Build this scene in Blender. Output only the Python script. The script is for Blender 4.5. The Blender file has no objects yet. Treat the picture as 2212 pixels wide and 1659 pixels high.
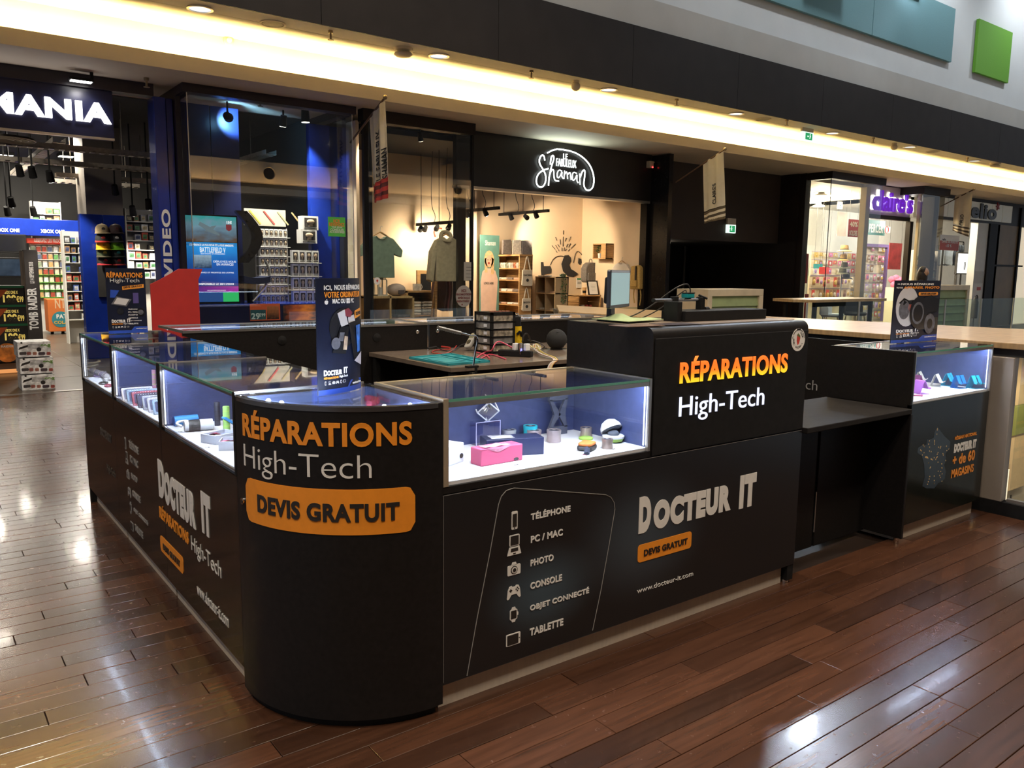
import bpy, bmesh, math, random
from math import sin, cos, pi, radians
from mathutils import Vector as V, Matrix
random.seed(7)
S = bpy.context.scene
COL = S.collection

# ------------------------------------------------------------------ camera
CAM = V((-1.3226, -2.613, 1.4566)); FPX = 1749.5
_yaw, _pit, _rol = -.6457, -.1389, .0118
_f = V((-sin(_yaw)*cos(_pit), cos(_yaw)*cos(_pit), sin(_pit)))
_r = V((cos(_yaw), sin(_yaw), 0)); _u = _r.cross(_f)
RIGHT = cos(_rol)*_r + sin(_rol)*_u; UP = -sin(_rol)*_r + cos(_rol)*_u; FWD = _f
cd = bpy.data.cameras.new('camera'); cam = bpy.data.objects.new('camera', cd); COL.objects.link(cam)
cd.sensor_fit = 'HORIZONTAL'; cd.sensor_width = 36; cd.lens = FPX/2212*36
cd.clip_start = .05; cd.clip_end = 200
mw = Matrix((RIGHT, UP, -FWD)).transposed().to_4x4(); mw.translation = CAM
cam.matrix_world = mw
S.camera = cam
# ------------------------------------------------------------------ sky seen through the atrium roof, exposure
w = bpy.data.worlds.new('evening_sky'); S.world = w; w.use_nodes = True
bg = w.node_tree.nodes['Background']; bg.inputs[0].default_value = (.66, .75, .88, 1); bg.inputs[1].default_value = .45
S.view_settings.view_transform = 'Standard'; S.view_settings.look = 'None'
S.cycles.max_bounces = 5; S.cycles.diffuse_bounces = 2;  S.cycles.glossy_bounces = 3; S.cycles.transmission_bounces = 2; S.cycles.transparent_max_bounces = 12; S.cycles.caustics_reflective = False; S.cycles.caustics_refractive = False
S.view_settings.exposure = 0.0; S.view_settings.gamma = 1.0; S.view_settings.use_curve_mapping = False

# ------------------------------------------------------------------ helpers
def at(u, v, ax, val):
    """pixel of the 2212x1659 photograph -> point on the plane  ax = val"""
    d = FWD + RIGHT*((u-1106)/FPX) - UP*((v-829.5)/FPX)
    i = 'xyz'.index(ax); return CAM + d*((val-CAM[i])/d[i])
def ry(u0, v0, u1, v1, y):
    um, vm = (u0+u1)/2, (v0+v1)/2
    return at(u0, vm, 'y', y).x, at(u1, vm, 'y', y).x, at(um, v1, 'y', y).z, at(um, v0, 'y', y).z
_M = {}
def mat(name, col, rough=.5, metal=0., emit=None, es=0., var=0., scale=8., bump=0., coat=0., stretch=None, rvar=0., spec=.5, isl=0., bscale=None):
    if name in _M: return _M[name]
    m = bpy.data.materials.new(name); m.use_nodes = True; nt = m.node_tree; b = nt.nodes['Principled BSDF']
    c4 = (*col, 1); b.inputs['Base Color'].default_value = c4
    b.inputs['Roughness'].default_value = rough; b.inputs['Metallic'].default_value = metal
    b.inputs['Coat Weight'].default_value = coat; b.inputs['Coat Roughness'].default_value = .08
    b.inputs['Specular IOR Level'].default_value = spec
    if emit: b.inputs['Emission Color'].default_value = (*emit, 1); b.inputs['Emission Strength'].default_value = es
    if es and es < 6: m.cycles.emission_sampling = 'NONE'          # dim signs: seen, but not worth sampling as lamps
    if var or bump or rvar:
        tc = nt.nodes.new('ShaderNodeTexCoord'); mp = nt.nodes.new('ShaderNodeMapping'); nz = nt.nodes.new('ShaderNodeTexNoise')
        mp.inputs['Scale'].default_value = stretch or (1, 1, 1); nz.inputs['Scale'].default_value = scale; nz.inputs['Detail'].default_value = 4
        nt.links.new(tc.outputs['Object'], mp.inputs['Vector']); nt.links.new(mp.outputs[0], nz.inputs['Vector'])
        if var:
            rp = nt.nodes.new('ShaderNodeValToRGB'); e = rp.color_ramp.elements
            e[0].position = .3; e[1].position = .7
            e[0].color = (*[max(0, k*(1-var)) for k in col], 1); e[1].color = (*[min(1, k*(1+var)) for k in col], 1)
            nt.links.new(nz.outputs['Fac'], rp.inputs[0]); out = rp.outputs[0]
            if isl:
                gi = nt.nodes.new('ShaderNodeNewGeometry'); oi = nt.nodes.new('ShaderNodeObjectInfo')
                ad = nt.nodes.new('ShaderNodeMath'); ad.operation = 'ADD'; fr = nt.nodes.new('ShaderNodeMath'); fr.operation = 'FRACT'
                nt.links.new(gi.outputs['Random Per Island'], ad.inputs[0]); nt.links.new(oi.outputs['Random'], ad.inputs[1]); nt.links.new(ad.outputs[0], fr.inputs[0])
                r2 = nt.nodes.new('ShaderNodeValToRGB'); e = r2.color_ramp.elements
                e[0].color = (1-isl, 1-isl, 1-isl, 1); e[1].color = (1+isl, 1+isl*.9, 1+isl*.8, 1); e[1].position = .93
                mx = nt.nodes.new('ShaderNodeMix'); mx.data_type = 'RGBA'; mx.blend_type = 'MULTIPLY'; mx.inputs[0].default_value = 1
                nt.links.new(fr.outputs[0], r2.inputs[0]); nt.links.new(out, mx.inputs[6]); nt.links.new(r2.outputs[0], mx.inputs[7]); out = mx.outputs[2]
            nt.links.new(out, b.inputs['Base Color'])
        if bump or rvar:
            n2 = nz
            if bscale:
                n2 = nt.nodes.new('ShaderNodeTexNoise'); n2.inputs['Scale'].default_value = bscale; n2.inputs['Detail'].default_value = 3
                nt.links.new(tc.outputs['Object'], n2.inputs['Vector'])
        if bump:
            bp = nt.nodes.new('ShaderNodeBump'); bp.inputs['Strength'].default_value = bump; bp.inputs['Distance'].default_value = .004
            nt.links.new(n2.outputs['Fac'], bp.inputs['Height']); nt.links.new(bp.outputs[0], b.inputs['Normal'])
        if rvar:
            mr = nt.nodes.new('ShaderNodeMapRange'); mr.inputs[3].default_value = max(.02, rough-rvar); mr.inputs[4].default_value = rough+rvar
            nt.links.new(n2.outputs['Fac'], mr.inputs[0]); nt.links.new(mr.outputs[0], b.inputs['Roughness'])
    _M[name] = m; return m
def glass(name, tint=(1, 1, 1), refl=.04, gain=1.):
    if name in _M: return _M[name]
    m = bpy.data.materials.new(name); m.use_nodes = True; nt = m.node_tree; nt.nodes.clear()
    o = nt.nodes.new('ShaderNodeOutputMaterial'); mx = nt.nodes.new('ShaderNodeMixShader')
    tr = nt.nodes.new('ShaderNodeBsdfTransparent'); tr.inputs[0].default_value = (*tint, 1)
    gl = nt.nodes.new('ShaderNodeBsdfGlossy'); gl.inputs['Roughness'].default_value = .01
    lw = nt.nodes.new('ShaderNodeLayerWeight'); pw = nt.nodes.new('ShaderNodeMath'); pw.operation = 'POWER'; pw.inputs[1].default_value = 5
    ma = nt.nodes.new('ShaderNodeMath'); ma.operation = 'MULTIPLY_ADD'; ma.inputs[1].default_value = gain*(1-refl); ma.inputs[2].default_value = refl; ma.use_clamp = True
    nt.links.new(lw.outputs['Facing'], pw.inputs[0]); nt.links.new(pw.outputs[0], ma.inputs[0]); nt.links.new(ma.outputs[0], mx.inputs[0])
    nt.links.new(tr.outputs[0], mx.inputs[1]); nt.links.new(gl.outputs[0], mx.inputs[2]); nt.links.new(mx.outputs[0], o.inputs[0])
    _M[name] = m; return m
def em(name, col, s): return mat(name, (.02, .02, .02), .6, emit=col, es=s)
ORG = {}
def tagp(o, label=None, cat=None, group=None, kind=None):
    for k, v_ in (('label', label), ('category', cat), ('group', group), ('kind', kind)):
        if v_: o[k] = v_
    return o
def thing(name, label, cat, loc=(0, 0, 0), group=None, kind=None):
    o = bpy.data.objects.new(name, None); COL.objects.link(o); o.location = loc; o.empty_display_size = .05
    ORG[o] = V(loc); return tagp(o, label, cat, group, kind)
class B:
    def __init__(s, M=None): s.v = []; s.f = []; s.M = M
    def add(s, vs, fs):
        n = len(s.v)
        s.v += [s.M @ V(p) for p in vs] if s.M else [V(p) for p in vs]
        s.f += [tuple(i+n for i in f) for f in fs]; return s
    def box(s, x0, x1, y0, y1, z0, z1):
        return s.add([(x0,y0,z0),(x1,y0,z0),(x1,y1,z0),(x0,y1,z0),(x0,y0,z1),(x1,y0,z1),(x1,y1,z1),(x0,y1,z1)],
                     [(3,2,1,0),(4,5,6,7),(0,1,5,4),(1,2,6,5),(2,3,7,6),(3,0,4,7)])
    def cyl(s, p, q, r, r2=None, n=14):
        p, q = V(p), V(q); d = (q-p).normalized(); a = d.orthogonal().normalized(); b = d.cross(a); r2 = r if r2 is None else r2
        vs = [p+(a*cos(2*pi*i/n)+b*sin(2*pi*i/n))*r for i in range(n)] + [q+(a*cos(2*pi*i/n)+b*sin(2*pi*i/n))*r2 for i in range(n)]
        return s.add(vs, [(i, (i+1) % n, n+(i+1) % n, n+i) for i in range(n)] + [tuple(range(n))[::-1], tuple(range(n, 2*n))])
    def tube(s, pts, r, n=6, sm=0, closed=False):
        P = [V(p) for p in pts]
        for _ in range(sm):
            Q = []
            for i in range(len(P)-1): Q += [P[i]*.75+P[i+1]*.25, P[i]*.25+P[i+1]*.75]
            P = [P[0]]+Q+[P[-1]]
        vs = []; m = len(P); a = None
        for i, p in enumerate(P):
            d = (P[(i+1) % m if closed else min(i+1, m-1)] - P[(i-1) % m if closed else max(i-1, 0)])
            d = d.normalized() if d.length > 1e-9 else V((0, 0, 1))
            a = d.orthogonal().normalized() if a is None else (a - d*a.dot(d))
            a = a.normalized() if a.length > 1e-6 else d.orthogonal().normalized()
            b = d.cross(a); rr = r[min(i*len(r)//m, len(r)-1)] if isinstance(r, (list, tuple)) else r
            vs += [p+(a*cos(2*pi*k/n)+b*sin(2*pi*k/n))*rr for k in range(n)]
        fs = [(i*n+k, i*n+(k+1) % n, (i+1)*n+(k+1) % n, (i+1)*n+k) for i in range(m-1) for k in range(n)]
        fs += [((m-1)*n+k, (m-1)*n+(k+1) % n, (k+1) % n, k) for k in range(n)] if closed else [tuple(range(n))[::-1], tuple(range((m-1)*n, m*n))]
        return s.add(vs, fs)
    def lathe(s, prof, c=(0, 0, 0), n=20, ax='z'):
        c = V(c); vs = []; m = len(prof)
        for r, h in prof:
            for k in range(n):
                a, b = r*cos(2*pi*k/n), r*sin(2*pi*k/n)
                vs.append(c+(V((a, b, h)) if ax == 'z' else V((a, h, b)) if ax == 'y' else V((h, a, b))))
        fs = [(i*n+k, i*n+(k+1) % n, (i+1)*n+(k+1) % n, (i+1)*n+k) for i in range(m-1) for k in range(n)]
        return s.add(vs, fs+[tuple(range(n))[::-1], tuple(range((m-1)*n, m*n))])
    def ball(s, c, r, n=14, sc=(1, 1, 1)):
        k = 8; pr = [(max(1e-4, sin(pi*i/k))*r, -cos(pi*i/k)*r) for i in range(k+1)]
        b = B().lathe(pr, (0, 0, 0), n); c = V(c)
        return s.add([c+V((p.x*sc[0], p.y*sc[1], p.z*sc[2])) for p in b.v], b.f)
    def prism(s, poly, fn, h, w0=0.):
        n = len(poly)
        return s.add([fn(a, b, w0) for a, b in poly]+[fn(a, b, w0+h) for a, b in poly],
                     [(i, (i+1) % n, n+(i+1) % n, n+i) for i in range(n)]+[tuple(range(n))[::-1], tuple(range(n, 2*n))])
    def sheet(s, nx, nz, fn, th):
        """a bent sheet with thickness: fn(a,b) -> (point, normal), a,b in 0..1"""
        P = [fn(i/nx, j/nz) for j in range(nz+1) for i in range(nx+1)]; n = len(P); vs = [p for p, q in P]+[p+q*th for p, q in P]; fs = []
        g = lambda i, j: j*(nx+1)+i
        for j in range(nz):
            for i in range(nx):
                a = (g(i, j), g(i+1, j), g(i+1, j+1), g(i, j+1)); fs += [a[::-1], tuple(k+n for k in a)]
        for i in range(nx): fs += [(g(i, 0), g(i+1, 0), g(i+1, 0)+n, g(i, 0)+n), (g(i+1, nz), g(i, nz), g(i, nz)+n, g(i+1, nz)+n)]
        for j in range(nz): fs += [(g(0, j+1), g(0, j), g(0, j)+n, g(0, j+1)+n), (g(nx, j), g(nx, j+1), g(nx, j+1)+n, g(nx, j)+n)]
        return s.add(vs, fs)
    def ob(s, name, m, par=None, bevel=0, smooth=False, label=None, cat=None, group=None, kind=None, seg=2, recalc=True, ang=40):
        if par is not None: org = ORG[par]
        else:
            xs = [p.x for p in s.v]; ys = [p.y for p in s.v]; zs = [p.z for p in s.v]
            org = V(((min(xs)+max(xs))/2, (min(ys)+max(ys))/2, min(zs)))
        me = bpy.data.meshes.new(name); me.from_pydata([p-org for p in s.v], [], s.f)
        if recalc:
            bm = bmesh.new(); bm.from_mesh(me); bmesh.ops.recalc_face_normals(bm, faces=bm.faces[:]); bm.to_mesh(me); bm.free()
        me.materials.append(m if not isinstance(m, str) else _M[m])
        if smooth:
            for p in me.polygons: p.use_smooth = True
            me.set_sharp_from_angle(angle=radians(ang))
        o = bpy.data.objects.new(name, me); COL.objects.link(o); ORG[o] = org
        if par is not None: o.parent = par
        else: o.location = org
        if bevel:
            md = o.modifiers.new('bevel', 'BEVEL'); md.width = bevel; md.segments = seg; md.limit_method = 'ANGLE'
        return tagp(o, label, cat, group, kind)
def dup(o, d, par=None, **kw):
    """copy of a thing with its parts and their sub-parts, moved by d"""
    c = o.copy(); COL.objects.link(c); ORG[c] = ORG[o]+V(d)
    if par is None: c.location = V(o.location)+V(d)
    else: c.parent = par
    for k, v_ in kw.items(): c[k] = v_
    for ch in list(o.children): dup(ch, d, c)
    return c
_T = {}
def flat(s, bold):
    k = (s, bold)
    if k not in _T:
        c = bpy.data.curves.new('t', 'FONT'); c.body = s; c.extrude = .5; c.resolution_u = 5; c.offset = bold; c.space_character = 1+bold*2.2
        o = bpy.data.objects.new('t', c); me = bpy.data.meshes.new_from_object(o)
        _T[k] = ([v_.co.copy() for v_ in me.vertices], [tuple(p.vertices) for p in me.polygons])
        bpy.data.objects.remove(o); bpy.data.curves.remove(c); bpy.data.meshes.remove(me)
    return _T[k]
def text(s, fn, w, h, par, m, bold=.0, th=.002, name='lettering', label=None):
    """letters fitted into a w x h rectangle; fn(a,b,c) maps the flat rectangle (and height off it) into the place"""
    vs, fs = flat(s, bold)
    x0 = min(p.x for p in vs); x1 = max(p.x for p in vs); y0 = min(p.y for p in vs); y1 = max(p.y for p in vs)
    b = B(); b.v = [V(fn((p.x-x0)/(x1-x0)*w, (p.y-y0)/(y1-y0)*h, (p.z+.5)*th+.0004)) for p in vs]; b.f = list(fs)
    return b.ob(name, m, par, label=label, recalc=True)
def planeY(x, z, y): return lambda a, b, c: V((x+a, y-c, z+b))          # on a face that looks towards -y
def planeX(y, z, x): return lambda a, b, c: V((x-c, y-a, z+b))          # on a face that looks towards -x
def txtY(s, u0, v0, u1, v1, y, par, m, bold=0., **k):
    """(u0,v0) lower left and (u1,v1) upper right of the word, on the face y"""
    p, q = at(u0, v0, 'y', y), at(u1, v1, 'y', y)
    return text(s, planeY(p.x, p.z, y), q.x-p.x, q.z-p.z, par, m, bold, **k)
def txtX(s, u0, v0, u1, v1, x, par, m, bold=0., **k):
    p, q = at(u0, v0, 'x', x), at(u1, v1, 'x', x)
    return text(s, planeX(p.y, p.z, x), p.y-q.y, q.z-p.z, par, m, bold, **k)
def rrect(x0, z0, x1, z1, r, n=5):
    P = []
    for cx, cz, a in ((x1-r, z0+r, -90), (x1-r, z1-r, 0), (x0+r, z1-r, 90), (x0+r, z0+r, 180)):
        P += [(cx+r*cos(radians(a+90*i/n)), cz+r*sin(radians(a+90*i/n))) for i in range(n+1)]
    return P
def circ(x, z, r, n=20): return [(x+r*cos(2*pi*i/n), z+r*sin(2*pi*i/n)) for i in range(n)]
def lamp(par, kind, loc, power, col=(1, .85, .65), aim=None, size=.05, ang=80, blend=.6, sx=None, sy=None):
    l = bpy.data.lights.new(par.name+'_light', kind); l.energy = power; l.color = col
    if kind == 'SPOT': l.spot_size = radians(ang); l.spot_blend = blend; l.shadow_soft_size = size
    elif kind == 'POINT': l.shadow_soft_size = size
    elif kind == 'AREA':
        l.shape = 'RECTANGLE'; l.size = sx or size; l.size_y = sy or size
    o = bpy.data.objects.new('lamp_light', l); COL.objects.link(o); o.parent = par; o.location = V(loc)-ORG[par]
    if aim is not None: o.rotation_euler = (V(aim)-V(loc)).to_track_quat('-Z', 'Y').to_euler()
    return o

# ------------------------------------------------------------------ common materials
blk = mat('black_laminate', (.011, .0095, .009), .42, var=.2, scale=60, bump=.02, spec=.22)
blkg = mat('black_gloss_print', (.010, .009, .009), .16, var=.2, scale=30, spec=.3)
blkm = mat('matt_black', (.010, .0095, .0095), .6, var=.2, scale=30, spec=.2)
alu = mat('brushed_aluminium', (.62, .60, .57), .32, .9, var=.08, scale=60, stretch=(1, 1, 12))
chrome = mat('chrome', (.8, .8, .8), .12, 1., var=.03)
white = mat('white_board', (.82, .82, .84), .45, var=.03)
paper = mat('printed_paper', (.78, .76, .72), .6, var=.04)
cream = mat('cream_wall', (.74, .62, .47), .8, var=.05, scale=3, bump=.05)
orange = mat('orange_vinyl', (.80, .27, .022), .4, var=.04, scale=40)
wvin = mat('white_vinyl', (.72, .70, .66), .4, var=.03, scale=40)
ink = mat('dark_ink', (.02, .017, .015), .4, var=.1)
glz = glass('clear_glass', (.97, .985, .975), .05)
shopglz = glass('shop_glass', (.93, .95, .95), .085)
gedge = mat('green_glass_edge', (.10, .30, .22), .1, var=.1)
dark = mat('dark_brown_cladding', (.020, .014, .011), .5, var=.15, scale=5, spec=.25)
dgrey = mat('dark_grey_paint', (.035, .033, .032), .6, var=.15, scale=4)
wood = mat('light_wood', (.52, .30, .12), .45, var=.3, scale=5, stretch=(1, 1, 9))
pine = mat('pine_wood', (.62, .42, .18), .5, var=.25, scale=5, stretch=(9, 1, 1))
oak = mat('oak_veneer', (.44, .29, .14), .4, var=.18, scale=5, stretch=(1, 9, 1), coat=.2)

ORD = ('first', 'second', 'third', 'fourth', 'fifth', 'sixth', 'seventh', 'eighth', 'ninth', 'tenth', 'eleventh', 'twelfth')
def pos(r, rows, k): return '%s in the %s row from the top' % (ORD[k], ORD[rows-1-r])
# ================================================================== THE SETTING
def st(b, name, m, par=None, **k):
    o = b.ob(name, m, par, **k)
    if par is None: o['kind'] = 'structure'
    return o
plankm = mat('brown_floorboard', (.058, .0245, .013), .255, var=.25, scale=3.2, stretch=(1.2, 16, 1), bump=.012, coat=.15, isl=.42, rvar=.05, bscale=30)
floor = st(B().box(-9, 4.02, -8.4, 8.0, -.06, -.012).box(4.02, 34, 4.95, 8.0, -.06, -.012), 'floor', mat('subfloor', (.02, .011, .007), .5, var=.2))
XE = 34
cand = []
y = -2.6
rowi = 0
while y < 7.95:
    x = -4.2 - random.random()
    xe = 4.0 if y < 4.93 else 24
    while x < xe:
        L = random.uniform(.75, 1.7); x1 = min(x+L, xe)
        inside = x > -.4 and x1 < 3.95 and y > -.4 and y < 3.25
        if not inside:
            c = V(((x+x1)/2, y+.05, 0)); q = c-CAM; zz = q.dot(FWD); vis = 0
            if zz > .3:
                for xx in (x, c.x, x1):
                    qq = V((xx, y+.05, 0))-CAM; z2 = qq.dot(FWD)
                    if z2 > .2:
                        uu = 1106+FPX*qq.dot(RIGHT)/z2; vv = 829.5-FPX*qq.dot(UP)/z2
                        if -30 < uu < 2242 and -30 < vv < 1690: vis = 1
            if vis or (zz > -1 and x > -4): cand.append((0 if vis else 50, q.length, x, x1, y))
        x = x1
    y += .1
cand.sort(key=lambda t: t[0]+t[1])
def plank(b, x, x1, y):
    dz = random.uniform(-.0008, .0004)
    g = .0013; h = dz; e = .0012
    b.add([(x+g, y+g, -.012), (x1-g, y+g, -.012), (x1-g, y+.1-g, -.012), (x+g, y+.1-g, -.012),
           (x+g, y+g, h-e), (x1-g, y+g, h-e), (x1-g, y+.1-g, h-e), (x+g, y+.1-g, h-e),
           (x+g+e, y+g+e, h), (x1-g-e, y+g+e, h), (x1-g-e, y+.1-g-e, h), (x+g+e, y+.1-g-e, h)],
          [(0,1,5,4),(1,2,6,5),(2,3,7,6),(3,0,4,7),(4,5,9,8),(5,6,10,9),(6,7,11,10),(7,4,8,11),(8,9,10,11)])
for t in cand[:300]:
    b = B(); plank(b, *t[2:]); b.ob('floorboard', plankm, floor, recalc=False)
b = B()
for t in cand[300:]: plank(b, *t[2:])
b.ob('floorboard_field', plankm, floor, recalc=False, kind='stuff')
# shop floors: tiles in the game shop, plain floors elsewhere
tfl = st(B().box(-6, 3.85, 8.05, 19, -.05, -.008), 'floor', mat('white_grout', (.62, .58, .50), .6, var=.1))
tilem = mat('grey_brown_floor_tile', (.075, .055, .036), .3, var=.3, scale=4, stretch=(1, 8, 1), isl=.12)
for i in range(9):
    for j in range(8):
        x0 = -3.2+i*.78; y0 = 8.05+j*1.35
        B().box(x0+.006, x0+.774, y0+.006, y0+1.344, -.008, 0).ob('floor_tile', tilem, tfl, recalc=False)
st(B().box(3.85, 34, 8.0, 16, -.05, 0), 'floor', mat('pale_shop_floor', (.36, .27, .17), .35, var=.15, scale=3))
st(B().box(-6, 3.85, 8.0, 8.05, -.03, .006), 'trim_1', alu)
# ---- soffit, light cove, dark bulkhead, upper wall
beige = mat('beige_ceiling_paint', (.60, .50, .38), .75, var=.03, scale=2)
cov = mat('cove_white_paint', (.82, .76, .62), .8, var=.02, scale=2)
X0 = -7
st(B().box(X0, XE, 7.05, 9.0, 3.6, 3.64), 'ceiling', beige)
st(B().box(X0, XE, 7.05, 7.085, 3.64, 3.765), 'trim_2', beige)
st(B().box(X0, XE, 7.36, 7.46, 3.64, 4.20), 'wall_cove', cov)
st(B().box(X0, XE, 6.205, 6.53, 4.12, 4.20).box(X0, XE, 6.542, 7.36, 4.12, 4.20).box(X0, XE, 6.5, 6.56, 4.14, 4.19), 'ceiling', cov)
bk = st(B().box(X0, XE, 6.17, 6.2, 4.12, 4.97), 'wall_bulkhead', mat('bulkhead_backing', (.01, .009, .009), .7))
bm_ = mat('dark_bulkhead_panel', (.026, .021, .018), .6, var=.12, scale=3, spec=.2)
for i in range(17):
    x0 = X0+i*2.4; B().box(x0+.003, x0+2.397, 6.15, 6.17, 4.11, 4.98).ob('cladding_panel', bm_, bk, recalc=False)
upm = mat('upper_wall_paint', (.62, .63, .62), .85, var=.03, scale=1.5)
st(B().box(X0, XE, 6.19, 6.3, 4.98, 5.41), 'trim_3', mat('grey_beige_ledge', (.46, .44, .40), .85, var=.04, scale=2))
st(B().box(X0, XE, 6.25, 6.4, 5.41, 11), 'wall_upper', upm)
# led strip lying in the cove
t = thing('cove_light_strip', 'long warm light strip hidden in the cove above the shop fronts', 'light strip', (0, 7.2, 3.64))
B().box(X0, XE, 7.10, 7.28, 3.64, 3.655).ob('tray', alu, t)
for i in range(21):
    x0 = X0+i*1.95; B().box(x0+.02, x0+1.93, 7.15, 7.21, 3.655, 3.675).ob('tube', em('warm_tube', (1, .72, .27), 140), t, recalc=False)
# acoustic panels on the upper wall
def wallpanel(P, m, label):
    pts = [at(u, v, 'y', 6.2) for u, v in P]; b = B()
    b.prism([(p.x, p.z) for p in pts], lambda a, c, d: V((a, 6.24-d, c)), .05); return b.ob('acoustic_panel', m, label=label, cat='wall panel', bevel=.004)
teal = mat('teal_felt_panel', (.14, .27, .29), .85, var=.05, scale=60)
p0 = at(2052, 135, 'y', 6.2); p1 = at(1880, 76, 'y', 6.2); p2 = at(2064, 21, 'y', 6.2)
zb_, zt_ = p0.z, p2.z
def rp(x0, x1, z0, z1, m, label): B().box(x0, x1, 6.17, 6.235, z0, z1).ob('acoustic_panel', m, label=label, cat='wall panel', bevel=.004)
L_ = p0.x-p1.x
rp(p1.x+.02, p0.x, zb_, zt_, teal, 'blue-grey acoustic panel on the upper wall next to the green one')
rp(p1.x-L_*1.35, p1.x, zb_, zt_, teal, 'blue-grey acoustic panel on the upper wall, the one farther from the green panel')
g0 = at(2103, 158, 'y', 6.2); g1 = at(2187, 72, 'y', 6.2)
rp(g0.x, at(2175, 180, 'y', 6.2).x, at(2175, 180, 'y', 6.2).z, g1.z, mat('green_felt_panel', (.13, .34, .03), .85, var=.06, scale=60), 'bright green acoustic panel high on the white wall')
# ---- ceiling fixtures
lens = mat('lamp_reflector', (.8, .8, .82), .15, .8, emit=(.8, .87, 1), es=1.2)
fixm = mat('fixture_cream', (.62, .52, .38), .5, var=.05)
brass = mat('sprinkler_brass', (.25, .19, .12), .35, .8, var=.1)
def downlight(u, v, lab, r=.13):
    c = at(u, v, 'z', 4.12); t = thing('downlight', lab, 'ceiling light', c, 'round downlights in the mall ceiling')
    B().lathe([(r, .0), (r*1.02, -.012), (r*.86, -.016), (r*.84, 0)], c, 22).ob('ring', alu, t, smooth=True)
    B().lathe([(r*.84, -.004), (r*.5, .0), (.02, .0)], c, 18).ob('reflector', lens, t, smooth=True)
    lamp(t, 'SPOT', c-V((0, 0, .03)), 22, (1, .93, .85), c-V((0, 0, 3)), .08, 100, .7)
for i, (u, v) in enumerate(((432, 18), (948, 120), (1315, 193), (1590, 245), (1798, 287), (1965, 317), (2105, 347))):
    downlight(u, v, ('round chrome downlight nearest the top left corner of the photo', 'round chrome downlight right of the smoke detector', 'round chrome downlight left of the first ball-shaped sensor gap', 'round chrome downlight beside the flat ceiling speaker', 'round chrome downlight just right of the hanging exit sign', 'small round downlight above the purple shop sign', 'farthest small round downlight at the right edge')[i])
def speaker(u, v, lab):
    c = at(u, v, 'z', 4.12); t = thing('ceiling_speaker', lab, 'speaker', c)
    B().lathe([(.14, 0), (.14, -.012), (.12, -.014), (.12, 0)], c, 20).ob('ring', fixm, t, smooth=True)
    B().lathe([(.119, -.002), (.11, -.012), (.001, -.016)], c, 20).ob('grille', mat('speaker_grille', (.30, .27, .22), .7, var=.5, scale=260), t, smooth=True)
speaker(589, 50, 'round flat ceiling speaker near the left downlight'); speaker(1648, 257, 'round flat ceiling speaker left of the hanging exit sign'); speaker(2015, 327, 'distant flat ceiling speaker above the clothes shop')
def detector(u, v, lab):
    c = at(u, v, 'z', 4.12); t = thing('smoke_detector', lab, 'detector', c)
    B().lathe([(.12, 0), (.12, -.03), (.09, -.035), (.06, -.05)], c, 20).ob('base', fixm, t, smooth=True)
    B().lathe([(.10, -.055), (.115, -.075), (.09, -.095), (.001, -.10)], c, 20).ob('chamber', fixm, t, smooth=True)
detector(871, 104, 'two-tiered round smoke detector on the mall ceiling'); detector(2150, 352, 'far smoke detector on the mall ceiling at right')
def ballsensor(u, v, lab):
    c = at(u, v, 'z', 4.12); t = thing('ball_sensor', lab, 'sensor', c)
    B().cyl(c, c-V((0, 0, .03)), .05).ob('base', fixm, t); B().ball(c-V((0, 0, .08)), .065).ob('ball', fixm, t, smooth=True)
ballsensor(1244, 174, 'small ball-shaped ceiling sensor above the shop with the lit script sign'); ballsensor(1932, 309, 'distant ball-shaped ceiling sensor above the purple sign')
def sprinkler(c, lab, par=None):
    t = thing('sprinkler', lab, 'sprinkler', c, 'sprinkler heads')
    B().cyl(c, c-V((0, 0, .03)), .028).ob('rose', brass, t); B().cyl(c-V((0, 0, .03)), c-V((0, 0, .1)), .012).ob('stem', brass, t); B().cyl(c-V((0, 0, .1)), c-V((0, 0, .106)), .035).ob('deflector', brass, t)
for u, v, lab in ((714, 66, 'sprinkler head between the flat speaker and the smoke detector'), (1148, 152, 'sprinkler head between two downlights above the script sign'), (1462, 214, 'sprinkler head above the dark corridor'), (1700, 258, 'sprinkler head just left of the hanging exit sign'), (1887, 297, 'sprinkler head between the exit sign and the far ball sensor'), (2090, 340, 'farthest sprinkler head at the right edge')):
    sprinkler(at(u, v, 'z', 4.12), lab)
for u, v, lab in ((316, 168, 'sprinkler head under the soffit beside the game shop sign'),):
    sprinkler(at(u, v, 'z', 3.6), lab)
c = at(493, 88, 'y', 7.36); t = thing('wall_sensor', 'round cream sensor on the lit cove wall', 'sensor', c)
B().lathe([(.06, 0), (.06, -.03), (.045, -.04)], c, 20, 'y').ob('housing', fixm, t, smooth=True); B().lathe([(.03, -.04), (.028, -.055), (.001, -.058)], c, 16, 'y').ob('lens', white, t, smooth=True)
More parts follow.
